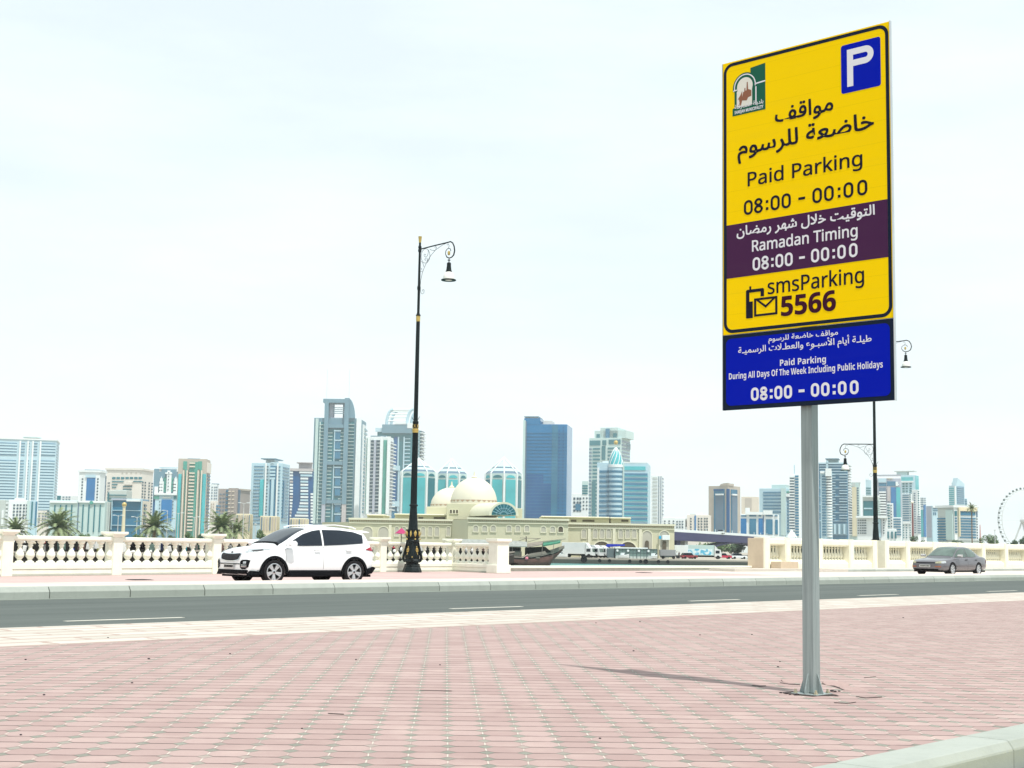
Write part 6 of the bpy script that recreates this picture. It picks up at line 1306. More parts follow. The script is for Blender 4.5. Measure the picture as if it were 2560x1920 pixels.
box_truck(qp(1497, 334), math.radians(-32), 'white box truck nearest the kiosks', 5.6, 2.9)
art = NT('light blue truck art'); art.set(.5, 0, .3); art.l(art.mix(art.ramp(art.noise(art.obj(), 1.1, 4), .45, .55, 0, 1), (.62, .74, .76), (.10, .42, .62)), art.bs.inputs['Base Color'])
box_truck(qp(1758, 352), math.radians(-4), 'white truck painted with a light blue wave, parked under the bridge', 9.0, 3.4, cMint, art.mat)
t = thing('trailer', 'short white trailer behind the blue painted truck', 'trailer', qp(1702, 352), 0); MB().box(-1.7, 1.7, -1.1, 1.1, .8, 3.3).build('box', cWh, t, bevel=.05); MB().box(-1.6, 1.6, -.9, .9, .5, .8).build('chassis', blk, t)
for x in (-.8, .8): mb = MB(); mb.T = Matrix.Translation((x, -.9, .42)) @ Matrix.Rotation(PI / 2, 4, 'X'); mb.lathe([(.15, -.12), (.42, -.12), (.42, .12), (.15, .12)], 12); mb.build('wheel', tyre_m, t)
red_m = M('red paint', (.45, .015, .06), .4, 0, .1, 1)
def small_car(pos, rz, mat, label, pick=False):
    t = thing('small_car', label, 'car', pos, rz, 'small vehicles on the far quay')
    MB().loft([[(x, sy * w_, z) for sy, z in ((-1, .3), (1, .3), (1, .85), (-1, .85))] for x, w_ in ((-2.1, .75), (-1.9, .85), (1.9, .85), (2.1, .7))]).build('body', mat, t, bevel=.08)
    MB().prism([(-1.9 if not pick else -.4, .85), (1.0, .85), (.5, 1.45), (-1.5 if not pick else -.3, 1.45)], lambda a, b: (a, -.72, b), lambda a, b: (a, .72, b)).build('cabin', glass_t, t, bevel=.08)
    for x in (-1.3, 1.3):
        for sg in (1, -1): mb = MB(); mb.T = Matrix.Translation((x, sg * .76, .32)) @ Matrix.Rotation(PI / 2, 4, 'X'); mb.lathe([(.12, -.1), (.32, -.1), (.32, .1), (.12, .1)], 12); mb.build('wheel', tyre_m, t)
    return t
small_car(qp(1808, 362), .1, red_m, 'bright red pickup truck under the bridge', True); small_car(qp(1722, 346), .3, M('dark red paint', (.22, .02, .03), .4), 'dark red car beside the blue painted truck')
small_car(qp(1846, 366), .2, cWh, 'white car parked near the bridge abutment')
kg = GM('kiosk glass', (.16, .24, .225), .15, .3); kf = FM('kiosk frame', (.10, .14, .15))
for i, zx in enumerate((940, 1165, 1395, 1600)):
    c = at(1440 + zx * .1175, 1395, 329.5); t = thing('glass_kiosk', ('glass kiosk with a round white disc, first from the white trucks', 'glass kiosk with a round white disc, second from the white trucks', 'glass kiosk with a round white disc, third from the white trucks', 'glass kiosk with a round white disc, last in the row beside the grey container')[i], 'kiosk', (c.x, c.y, ZQ), .03, 'glass kiosks on the quay')
    hw = 1.24; MB().box(-hw, hw, -1.2, 1.2, 0, .5).build('base', cGreyG, t); MB().box(-hw + .05, hw - .05, -1.15, 1.15, .5, 2.2).build('glass', kg, t)
    for x in (-hw, -.4, .4, hw): MB().box(x - .06, x + .06, -1.22, 1.22, 0, 2.25).build('post', kf, t)
    MB().box(-hw, hw, -1.23, -1.16, 1.3, 1.36).build('rail', kf, t)
    if i < 3: MB().box(-hw - .1, hw + .05, -1.4, 1.4, 2.26, 2.55).build('roof', cWh, t, bevel=.05)
    else: MB().box(-hw, hw, -1.3, 1.3, 2.2, 2.28).build('roof', kf, t)
    mb = MB(); mb.T = Matrix.Translation((-hw + .45, -1.3, 1.8)) @ Matrix.Rotation(PI / 2, 4, 'X'); mb.lathe([(.05, -.04), (.27, -.03), (.27, .04)], 14); mb.build('round_disc', cWh, t)  # plain white disc sign, unlit
c = qp(1440 + 755 * .1175, 330); t = thing('steel_cabinet', 'slate grey steel cabinet standing at the near end of the glass kiosks', 'cabinet', c, .03); MB().box(-1.0, .5, -1.3, 1.3, .1, 2.3).build('body', FM('slate steel', (.13, .17, .20)), t, bevel=.05); MB().box(-.9, .4, -1.33, -1.31, .3, 2.1).build('door', kf, t)
c = qp(1440 + 1950 * .1175, 331); t = thing('grey_container', 'plain grey container below the white sign board of the hall', 'container', c, .0); MB().box(-1.9, 1.75, -1.2, 1.2, .75, 2.15).build('body', FM('plain grey', (.26, .27, .28)), t, bevel=.04); MB().box(-1.7, 1.6, -1.0, 1.0, .4, .74).build('chassis', kf, t)
for x in (-1.2, 1.3): mb = MB(); mb.T = Matrix.Translation((x, -1.0, .38)) @ Matrix.Rotation(PI / 2, 4, 'X'); mb.lathe([(.1, -.1), (.38, -.1), (.38, .1), (.1, .1)], 12); mb.build('wheel', tyre_m, t)
c = qp(1538, 337); t = thing('blue_awning', 'bright blue awning between the two dark arches', 'awning', c, 0); MB().prism([(-2.4, 2.5), (2.2, 2.9), (2.2, 3.3), (-1.9, 3.3)], lambda a, b: (a, -1, b), lambda a, b: (a, 1, b)).build('canopy', GM('awning blue', (.01, .03, .42), .7), t)
for x in (-2.0, 2.0): MB().box(x - .05, x + .05, -.9, -.8, 0, 2.6).build('post', kf, t)
# white motor boats
def motor_boat(pos, rz, label, s_=1.0):
    t = thing('motor_boat', label, 'boat', pos, rz, 'small white boats')
    MB().loft([[(x * s_, y * w_ * s_, z * s_) for y, z in ((-1, zt), (-.8, -.1), (0, -.3), (.8, -.1), (1, zt))] for x, w_, zt in ((-2.6, .9, .8), (0, 1.0, .8), (1.6, .75, .95), (2.8, .08, 1.2))]).build('hull', truck_w, t, smooth=True)
    MB().prism([(-.9, .75), (.9, .8), (.4, 1.7), (-.8, 1.7)], lambda a, b: (a * s_, -.6 * s_, b * s_), lambda a, b: (a * s_, .6 * s_, b * s_)).build('cabin', cWh, t, bevel=.05)
    MB().box(.0, .75 * s_, -.62 * s_, .62 * s_, 1.05 * s_, 1.45 * s_).build('window', glass_t, t)
    return t
for i, (x, y, Y, rz, lb) in enumerate(((1860, 1404, 372, .3, 'white motor boat moored left of two others under the bridge'), (1871, 1404, 370, -.5, 'white motor boat moored beside the tan end wall'), (1878, 1407, 350, .2, 'lowest white boat, cut off by the tan end wall'))):
    p = at(x, y, Y); motor_boat((p.x, p.y, -2.9), rz, lb)
for i, (x, Y, lb) in enumerate(((1401, 326, 'small white boat laid on the quay right behind the wooden bow'), (1558, 325, 'small white boat on the quay before the first glass kiosk'), (1634, 325, 'small white boat on the quay before the last glass kiosk'))):
    c = qp(x, Y); motor_boat((c.x, c.y, ZQ + .25), .2 + i * .4, lb, .62)
# people by the container
def person(pos, rz, top, legs, label, lean=0.0):
    t = thing('person', label, 'person', pos, rz)
    me = bpy.data.meshes.new('figure'); V = [(0, 0, .92), (.02, 0, 1.15), (.04, 0, 1.38), (.05, 0, 1.5), (.06, 0, 1.64), (.0, .10, .86), (.05, .11, .48), (.0, .12, .06), (.14, .12, .02), (0, -.10, .86), (-.06, -.11, .48), (-.1, -.12, .06), (.04, -.12, .02), (.04, .19, 1.4), (.05, .24, 1.14), (.16, .22, .92), (.04, -.19, 1.4), (.1, -.24, 1.14), (.22, -.2, .95)]
    E = [(0, 1), (1, 2), (2, 3), (3, 4), (0, 5), (5, 6), (6, 7), (7, 8), (0, 9), (9, 10), (10, 11), (11, 12), (2, 13), (13, 14), (14, 15), (2, 16), (16, 17), (17, 18)]
    R_ = [.13, .12, .15, .06, .105, .09, .065, .045, .04, .09, .065, .045, .04, .065, .045, .035, .065, .045, .035]
    me.from_pydata(V, E, []); o = bpy.data.objects.new('figure', me); COL.objects.link(o)
    md = o.modifiers.new('k', 'SKIN'); o.modifiers.new('s', 'SUBSURF').levels = 1
    for i, r in enumerate(R_): me.skin_vertices[0].data[i].radius = (r, r)
    me.skin_vertices[0].data[0].use_root = True
    dg = bpy.context.evaluated_depsgraph_get(); dg.update(); m2 = bpy.data.meshes.new_from_object(o.evaluated_get(dg)); bpy.data.objects.remove(o)
    m2.materials.clear()
    for m_ in (top, legs, M('skin', (.30, .17, .11), .6)): m2.materials.append(m_)
    for p in m2.polygons: p.material_index = 2 if p.center.z > 1.48 or (abs(p.center.y) > .17 and p.center.z < 1.1) else 0 if p.center.z > .9 else 1
    b = bpy.data.objects.new('body', m2); COL.objects.link(b); b.parent = t; m2.polygons.foreach_set('use_smooth', [True] * len(m2.polygons))
    MB().lathe([(.02, 1.76), (.08, 1.745), (.105, 1.68), (.1, 1.63)], 10, (.045, 0, 0)).build('hair', blk, t, smooth=True)
person(qp(1692, 334), 1.2, cWh, M('dark trousers', (.03, .03, .04)), 'person in a white shirt and dark trousers standing by the grey container')
person(qp(1698, 335), 2.2, M('dark shirt', (.05, .03, .04)), M('dark trousers', (.03, .03, .04)), 'person in dark clothes standing beside the one in white')
# the bridge
purp_s = FM('purple blue steel', (.02, .024, .095), .6); pier_c = FM('bridge concrete', (.42, .46, .45))
A_, B_ = at(1640, 1352, 392), at(1990, 1352, 640); A_.z = B_.z = 0; dv = B_ - A_; LB = math.hypot(dv.x, dv.y)
br = thing('road_bridge', 'low road bridge with a purple blue girder and curved struts beyond the market hall', 'bridge', A_, math.atan2(dv.y, dv.x))
zd = at(1688, 1329, 424).z
MB().box(0, LB, -.28, 11, zd - .2, zd).build('deck', pier_c, br); MB().box(0, LB, -.42, -.3, zd - .2, zd + .62).build('parapet', cWh, br, bevel=.03)
MB().box(0, LB, -.44, 1.2, zd - 2.7, zd - .22).build('girder', purp_s, br); MB().box(0, LB, 9.4, 10.6, zd - 2.6, zd - .56).build('girder', purp_s, br)
for u, ww in ((.13, 2.6), (.17, 2.2), (.83, 7)): MB().box(LB * u - ww, LB * u + ww, 1.5, 8.5, -3.6, zd - 2.6).build('pier', purp_s if u != .17 else pier_c, br)
for y in (.3, 3.4):
    for u0_, u1_, s_ in ((.20, .46, 1), (.76, .50, 1)):
        mb = MB(); mb.tube([(LB * (u0_ + (u1_ - u0_) * q), y, -1.9 + (zd - .8) * math.sin(q * PI / 2) ** .8) for q in [k / 10 for k in range(11)]], .38, 6); mb.build('curved_strut', purp_s, br, smooth=True)
for k in range(18): MB().box(LB * (k + .5) / 18 - .08, LB * (k + .5) / 18 + .08, -.36, -.2, zd, zd + 1.5).build('rail_post', cWh, br)
c = A_ + dv * .33; small_car(Vector((c.x + 1.5, c.y + 4, zd)), math.atan2(dv.y, dv.x), cWh, 'white car crossing the road bridge')
# ================================================================ WOODEN BOATS
wood_d = M('dark weathered wood', (.04, .034, .028), .85, 0, .35, 2, .2, stretch=(.3, 1, 4)); wood_r = M('red brown hull planks', (.16, .075, .06), .6, 0, .35, 1.5, .2, stretch=(.25, 1, 5)); wood_g = M('grey weathered planks', (.20, .18, .15), .8, 0, .35, 2, .2, stretch=(.3, 1, 4))
tarp_g = M('grey tarpaulin', (.27, .29, .27), .8, 0, .2, 2); tarp_k = M('dark tarpaulin', (.010, .010, .009), .95, 0, .6, 2.5, .4, spec=.03); tarp_gr = M('green tarpaulin', (.04, .20, .125), .7, 0, .2, 2)
def boat_hull(rows, name='hull'):
    """rows: x, half beam, keel z, sheer z"""
    rings = []
    for x, w_, k_, sh in rows:
        d = sh - k_; rings.append([(x, -w_, sh), (x, -w_ * 1.02, k_ + d * .6), (x, -w_ * .8, k_ + d * .25), (x, 0, k_), (x, w_ * .8, k_ + d * .25), (x, w_ * 1.02, k_ + d * .6), (x, w_, sh)])
    return MB().loft(rings)
def z5(a, b): return 1260 + a * .0814, 1330 + b * .0814
BY = 282.0; bc_ = at(1330, 1405, BY); bo = thing('wooden_boat', 'old red brown wooden cargo boat with awnings and a high pointed bow', 'boat', (bc_.x, BY, -3.0), 0)
def bx_(a, b): p = at(*z5(a, b), BY); return p.x - bc_.x, p.z + 3.0
def hr(pts_top, pts_bot): return None
X = lambda a: bx_(a, 800)[0]; Z = lambda b: bx_(900, b)[1]
rows = [(X(-2100), 1.6, -.6, Z(560)), (X(-1700), 2.4, -.9, Z(700)), (X(-900), 2.8, -1.0, Z(800)), (X(140), 2.8, -1.0, Z(800)), (X(560), 2.7, -1.0, Z(808)), (X(850), 2.5, -.95, Z(790)), (X(1150), 2.0, -.8, Z(745)), (X(1380), 1.3, -.4, Z(690)), (X(1480), .8, Z(900), Z(665)), (X(1600), .45, Z(760), Z(620)), (X(1800), .12, Z(560), Z(500))]
boat_hull(rows).build('hull', wood_r, bo, smooth=True, ang=40)
mb = MB()
for sg in (1, -1): mb.tube([(r[0], sg * (r[1] + .04), r[3]) for r in rows], .11, 5)
mb.build('black_wale', blk, bo)
up = [(X(-2100), 1.6, Z(560), Z(400)), (X(-1300), 2.5, Z(780), Z(640)), (X(140), 2.75, Z(800), Z(760)), (X(560), 2.7, Z(808), Z(775)), (X(700), 2.6, Z(800), Z(690)), (X(850), 2.5, Z(790), Z(650)), (X(1150), 2.05, Z(745), Z(600)), (X(1500), .9, Z(655), Z(520)), (X(1660), .5, Z(590), Z(455)), (X(1850), .12, Z(490), Z(395))]
mb = MB()
for sg in (1, -1): mb.loft([[(x, sg * w_, z0), (x, sg * (w_ + .06), (z0 + z1) / 2), (x, sg * w_, z1), (x, sg * (w_ - .1), z1), (x, sg * (w_ - .1), z0)] for x, w_, z0, z1 in up], True)
mb.build('bulwark', wood_g, bo)
MB().box(X(-1500), X(1100), -2.4, 2.4, Z(800), Z(770)).build('deck', wood_g, bo)
MB().box(X(-1200), X(540), -1.9, 1.9, Z(775), Z(600)).build('deckhouse', wood_g, bo, bevel=.05); MB().box(X(-1200), X(520), -1.8, 1.8, Z(600), Z(470)).build('cargo', tarp_k, bo, bevel=.2)
MB().prism([(X(640), Z(770)), (X(1450), Z(600)), (X(1250), Z(440)), (X(640), Z(480))], lambda a, b: (a, -1.7, b), lambda a, b: (a, 1.7, b)).build('cargo', tarp_k, bo, bevel=.2)
mb = MB(); mb.loft([[(X(a), y, Z(b)) for y, b in ((-2.6, b0), (-1, b1), (1, b1), (2.6, b0), (2.6, b0 + 25), (-2.6, b0 + 25))] for a, b0, b1 in ((-1300, 400, 250), (140, 440, 270), (650, 440, 300), (700, 440, 310))]); mb.build('awning', tarp_g, bo)
mb = MB(); mb.loft([[(X(a), y, Z(b)) for y, b in ((-2.3, b0), (-1, b1), (1, b1), (2.3, b0), (2.3, b0 + 22), (-2.3, b0 + 22))] for a, b0, b1 in ((720, 460, 340), (1150, 375, 290), (1180, 365, 290))]); mb.build('awning', wood_g, bo)
mb = MB(); mb.loft([[(X(a), y, Z(b)) for y, b in ((-1.7, b0), (0, b1), (1.7, b0), (1.7, b0 + 40), (-1.7, b0 + 40))] for a, b0, b1 in ((1190, 400, 300), (1450, 350, 260), (1720, 290, 225))]); mb.build('green_awning', tarp_gr, bo)
for a in (240, 480, 1150, 1490): MB().tube([(X(a), -2.1, Z(740)), (X(a + 20), -2.1, Z(400 if a < 1000 else 340))], .06, 5).build('awning_post', wood_g, bo)
MB().tube([(X(680), 0, Z(800)), (X(672), 0, Z(135))], [.14, .1], 7).build('mast', wood_d, bo)
for p0, p1 in (((350, 420), (1110, 190)), ((300, 330), (700, 190)), ((900, 320), (1880, 195)), ((480, 185), (1110, 200)), ((820, 350), (1760, 245))): MB().tube([(X(p0[0]), -.9, Z(p0[1])), (X(p1[0]), -.5, Z(p1[1]))], .06, 5).build('spar', wood_g, bo)
MB().tube([(X(560), -2.75, Z(800)), (X(640), -2.8, Z(740)), (X(720), -2.6, Z(680))], .07, 5).build('rope', FM('rope', (.6, .55, .48)), bo)
t = thing('mooring_buoy', 'round pink and red buoy hung on the wooden boat side', 'buoy', (bc_.x + X(690), BY - 3.05, -3 + Z(812)), 0); MB().lathe([(.03, -.38), (.25, -.28), (.36, 0), (.25, .28), (.03, .38)], 14).build('float', M('pink buoy', (.55, .16, .22), .5, 0, .5, 2), t, smooth=True)
MB().lathe([(.03, .37), (.06, .44), (.03, .5)], 8).build('eye', blk, t)
# --- laden boats moored behind the balustrade
items = []
def barge(s0, s1, lab):
    c = SO((s0 + s1) / 2, 50.5, -3.0); t = thing('cargo_boat', lab, 'boat', c, RZ, 'laden boats behind the balustrade'); h = (s1 - s0) / 2
    boat_hull([(-h, 1.9, .2, 3.9), (-h + 1.2, 2.9, -.6, 3.55), (-h / 2, 3.3, -.9, 3.38), (h / 2, 3.3, -.9, 3.38), (h - 1.5, 2.6, -.6, 3.55), (h - .4, 1.2, .2, 3.75), (h, .3, 1.0, 3.95)]).build('hull', wood_d, t, smooth=True, ang=40)
    mb = MB(); rings = []
    for k in range(25):
        x = -h + 1 + (2 * h - 2.5) * k / 24; rings.append([(x, y, 3.12 + z * (.92 + .16 * math.sin(k * 2.3 + j)) + .05 * math.sin(k * 5.1 + j * 2)) for j, (y, z) in enumerate(((-3.0, .0), (-2.2, .22), (-1.2, .42), (-.2, .62), (.8, .80), (1.8, .92), (2.8, .90), (3.0, .1)))])
    mb.loft(rings); mb.build('cargo_cover', tarp_k, t, smooth=True, ang=60)
    mb = MB(); mb.tube([(-h + .6, -3.1, 3.6)] + [(x, -3.34, 3.5) for x in (-h / 2, 0, h / 2)] + [(h - 1.5, -2.6, 3.7)], .07, 5); mb.build('gunwale', wood_g, t)
    return t
barge(19.5, 36.4, 'dark laden wooden boat moored behind the balustrade at the far left'); barge(37.0, 54.5, 'dark laden wooden boat moored behind the balustrade near the tall lamp')
PN = (RN * .64 - Vector((0, 0, 1)) * 0 ); n0 = (Vector((0, 0, 1)) * 1.0 - RN * .17).normalized(); p0 = SO(30, 49.5, .78)
cm = {'white': M('white sacking', (.78, .78, .74), .8, 0, .08, 4), 'cream': M('cream sacking', (.62, .57, .42), .85, 0, .15, 5), 'red': M('red cloth', (.48, .05, .08), .8), 'grey': M('grey goods', (.20, .20, .19), .7, 0, .4, 6), 'gg': M('grey green goods', (.12, .19, .16), .7, 0, .4, 6), 'blue': M('blue plastic', (.01, .05, .5), .45), 'navy': M('navy plastic', (.01, .02, .07), .5), 'teal': M('teal plastic', (.03, .30, .36), .5), 'olive': M('olive goods', (.22, .21, .07), .8, 0, .3, 6), 'green': M('dark green goods', (.02, .09, .06), .6, 0, .4, 6), 'brown': M('brown goods', (.13, .075, .06), .7, 0, .4, 6)}
nm_ = {'white': 'white', 'cream': 'cream', 'red': 'red', 'grey': 'grey', 'gg': 'grey green', 'blue': 'bright blue', 'navy': 'navy blue', 'teal': 'teal', 'olive': 'olive', 'green': 'dark green', 'brown': 'brown'}
for x, y, w_, h_, col, kd in ((28, 1350, 16, 6, 'white', 's'), (25, 1368, 9, 14, 'cream', 'c'), (57, 1352, 13, 6, 'white', 's'), (60, 1371, 8, 12, 'white', 'c'), (82, 1354, 14, 7, 'cream', 's'), (81, 1380, 9, 14, 'cream', 's'), (106, 1354, 14, 7, 'red', 's'), (106, 1370, 14, 14, 'grey', 'd'), (130, 1351, 12, 8, 'cream', 's'), (130, 1369, 8, 12, 'white', 'c'), (154, 1364, 14, 15, 'gg', 'c'), (155, 1384, 7, 8, 'teal', 'd'), (179, 1379, 11, 13, 'blue', 'd'), (201, 1354, 9, 11, 'navy', 'd'), (202, 1366, 13, 12, 'brown', 'c'), (202, 1381, 11, 6, 'white', 's'), (225, 1365, 15, 12, 'white', 'c'), (243, 1360, 11, 18, 'white', 'c'), (247, 1377, 8, 10, 'olive', 'c'),
        (313, 1367, 15, 18, 'white', 'c'), (333, 1366, 12, 10, 'grey', 't'), (332, 1377, 11, 6, 'white', 's'), (357, 1367, 11, 11, 'grey', 't'), (378, 1367, 12, 12, 'gg', 'c'), (377, 1376, 6, 6, 'white', 's'), (397, 1366, 8, 12, 'white', 'd'), (404, 1366, 5, 13, 'navy', 'd'), (420, 1372, 15, 10, 'white', 'c'), (440, 1371, 11, 20, 'grey', 'd'), (462, 1375, 9, 14, 'teal', 'd'), (480, 1367, 7, 9, 'white', 's'), (482, 1376, 9, 10, 'green', 'c'), (500, 1371, 11, 16, 'green', 'd'), (502, 1388, 5, 9, 'olive', 's'),
        (555, 1368, 10, 12, 'brown', 'c'), (575, 1366, 10, 10, 'grey', 's'), (988, 1367, 12, 5, 'red', 's'), (988, 1376, 12, 8, 'white', 's'), (975, 1372, 9, 14, 'gg', 'd'), (1004, 1372, 9, 10, 'white', 's'), (1058, 1366, 12, 16, 'white', 'c'), (1077, 1370, 9, 9, 'grey', 't'), (1092, 1368, 9, 10, 'brown', 'c'), (1168, 1372, 9, 14, 'white', 's'), (1182, 1375, 8, 9, 'white', 's'), (1196, 1370, 7, 9, 'grey', 'd'), (1211, 1371, 7, 9, 'brown', 'c')):
    q = onplane(x, y + h_ / 2, p0, n0); k = q.y / F; ww, hh = w_ * k * 1.15, h_ * k * 1.1
    kind = {'s': 'cargo_sack', 'c': 'cargo_crate', 'd': 'cargo_drum', 't': 'spare_tyre'}[kd]; where = 'behind the left balustrade' if x < 530 else 'behind the balustrade near the tall lamp' if x > 900 else 'behind the balustrade just before the white car'
    lab = '%s %s on a dark boat %s' % (nm_[col], {'s': 'sack', 'c': 'crate', 'd': 'drum', 't': 'tyre'}[kd], where); mb = MB(); rz = RZ - .6 + random.uniform(-.5, .5); tl = random.uniform(-.25, .25)
    T = Matrix.Translation(q) @ Matrix.Rotation(rz, 4, 'Z') @ Matrix.Rotation(tl if kd in 'sc' else 0, 4, 'Y'); mb.T = T
    if kd == 'c': mb.box(-ww / 2, ww / 2, -ww * .4, ww * .4, -.06, hh); o = mb.build(kind, cm[col], bevel=.02)
    elif kd == 's': mb.loft([[(ww * .5 * r * math.cos(a * PI / 5), ww * .42 * r * math.sin(a * PI / 5), hh * z - .05) for a in range(10)] for r, z in ((.6, 0), (1, .25), (1.02, .6), (.75, .95), (.3, 1.08))]); o = mb.build(kind, cm[col], smooth=True)
    elif kd == 'd': mb.lathe([(ww * .44, -.06), (ww * .47, .02), (ww * .44, hh * .3), (ww * .47, hh * .34), (ww * .44, hh * .66), (ww * .47, hh * .7), (ww * .45, hh)], 16); o = mb.build(kind, cm[col], smooth=True)
    else:
        mb.T = Matrix.Translation(q + Vector((0, 0, hh * .5))) @ Matrix.Rotation(RZ, 4, 'Z') @ Matrix.Rotation(PI / 2 - .25, 4, 'X'); mb.lathe([(hh * .25, -.06), (hh * .48, -.07), (hh * .54, 0), (hh * .48, .07), (hh * .25, .06), (hh * .25, -.06)], 18, cap=False); o = mb.build(kind, tyre_m, smooth=True)
    tag(o, lab, 'cargo', 'cargo on the boats behind the balustrade')
q = onplane(1003, 1352, p0, n0); t = thing('parasol', 'magenta cloth parasol rising behind the balustrade beside the lamp base', 'parasol', (q.x, q.y, q.z - .2), .3)
k = q.y / F; mb = MB(); mb.add([(0, 0, .2 + 32 * k)] + [(18 * k * math.cos(a * PI / 4), 18 * k * math.sin(a * PI / 4), .2 + 17 * k + .03 * (a % 2)) for a in range(8)], [(0, 1 + a, 1 + (a + 1) % 8) for a in range(8)]); mb.build('canopy', M('magenta cloth', (.36, .03, .12), .8), t); MB().tube([(0, 0, 0), (0, 0, .2 + 33 * k)], .02, 5).build('pole', dark, t)
# ================================================================ TREES AND SHORE FURNITURE
leaf_d, leaf_m, leaf_p = M('dark foliage', (.045, .09, .04), .7, 0, .5, 1.2), M('green foliage', (.075, .135, .045), .7, 0, .45, 1.0), M('palm leaf', (.18, .23, .11), .65, 0, .35, .8)
bark = M('bark', (.17, .12, .08), .85, 0, .3, 6, .3)
def palm(pos, trunk_h, fl, label, seed, nf=44, dense=1.0, group='palms along the far shore'):
    rnd = random.Random(seed); t = thing('palm_tree', label, 'palm tree', pos, rnd.uniform(0, 6), group)
    MB().tube([(0, 0, 0), (.1, 0, trunk_h * .5), (.05, .05, trunk_h)], [fl * .09, fl * .07, fl * .075], 9).build('trunk', bark, t, smooth=True)
    mb = MB()
    for i in range(nf):
        az = i * 2.399 + rnd.uniform(-.2, .2); q = (i + .5) / nf; el = math.radians(82 - 95 * q + rnd.uniform(-8, 8)); L_ = fl * rnd.uniform(.85, 1.1); d = Vector((math.cos(az), math.sin(az), 0)); sd_ = Vector((-d.y, d.x, 0)); p = Vector((0, 0, trunk_h)); pts = []
        for k in range(10):
            pts.append(p.copy()); e = el - (k / 9) ** 1.3 * math.radians(62 + 20 * q); p = p + (d * math.cos(e) + Vector((0, 0, math.sin(e)))) * (L_ / 9)
        for k in range(1, 10):
            t_ = (pts[k] - pts[k - 1]).normalized(); upv = sd_.cross(t_)
            for sub in (0, .5):
                c = pts[k - 1] + (pts[k] - pts[k - 1]) * sub
                for sg in (1, -1):
                    ll = L_ * .25 * (1 - ((k - 1 + sub) / 9.5) ** 2 * .75) * rnd.uniform(.8, 1.1); tip = c + (sd_ * sg * .75 + t_ * .65 + upv * .22 * rnd.uniform(-.5, 1.2) - Vector((0, 0, .12))) * ll; wv = t_ * L_ * .034
                    mb.add([c - wv, c + wv, tip], [(0, 1, 2)])
            a, b = pts[k - 1], pts[k]; wv = sd_ * L_ * .008; mb.add([a - wv, a + wv, b + wv, b - wv], [(0, 1, 2, 3)])
    mb.build('crown', leaf_p, t, fix=False)
    return t
def tree(pos, h, r, label, seed, mat=None, name='tree', cat='tree', group=None, n=1500, blobs=9, base=.25, thin=1.0):
    rnd = random.Random(seed); t = thing(name, label, cat, pos, 0, group)
    mb = MB(); mb.tube([(0, 0, 0), (.05 * r, 0, h * .35), (0, .05 * r, h * .62)], [r * .09, r * .06, r * .03], 7)
    for k in range(5):
        a = k * 1.3 + rnd.random(); mb.tube([(0, 0, h * (.3 + .05 * k)), (r * .35 * math.cos(a), r * .35 * math.sin(a), h * .6), (r * .6 * math.cos(a), r * .6 * math.sin(a), h * .75)], [r * .04, r * .025, r * .01], 5)
    mb.build('trunk', bark, t)
    bl = [(Vector((rnd.uniform(-.55, .55) * r, rnd.uniform(-.55, .55) * r, h * rnd.uniform(base + .2, .82))), r * rnd.uniform(.35, .6)) for _ in range(blobs)]
    mb = MB(); ls = r * .09
    for _ in range(n):
        c, rr = rnd.choice(bl); v = Vector((rnd.gauss(0, 1), rnd.gauss(0, 1), rnd.gauss(0, 1))).normalized() * rr * rnd.uniform(.55, 1.05); v.z *= .85; p = c + v
        if p.z < h * .06 or p.z > h * 1.02: continue
        u = Vector((rnd.gauss(0, 1), rnd.gauss(0, 1), rnd.gauss(0, 1))).normalized(); w_ = u.orthogonal().normalized(); s_ = ls * rnd.uniform(.6, 1.3) * thin
        mb.add([p - u * s_, p + w_ * s_ * .55, p + u * s_, p - w_ * s_ * .55], [(0, 1, 2, 3)])
    mb.build('crown', mat or leaf_m, t, fix=False)
    return t
def far(x, y, Y): p = at(x, y, Y); p.z = ZQ; return p
def hgt(x, y, Y): return at(x, y, Y).z - ZQ
for x, yc, fl, Y, lab in ((38, 1328, 34, 350, 'low date palm at the far left behind the balustrade'), (143, 1318, 44, 345, 'big date palm left of the second balustrade pillar'), (160, 1330, 30, 365, 'small date palm tucked beside the big one'), (385, 1320, 40, 345, 'date palm in front of the white gabled block'), (553, 1322, 42, 345, 'date palm beside the brown block'), (590, 1328, 30, 360, 'paler date palm right of the one beside the brown block')):
    palm(far(x, yc, Y), hgt(x, yc, Y), fl * Y / F * 1.45, lab, x)
Y = 400; palm(far(2429, 1268, Y), hgt(2429, 1272, Y), 16 * Y / F * 1.2, 'single tall palm in front of the cream office', 5, 26, group='palms along the far shore')
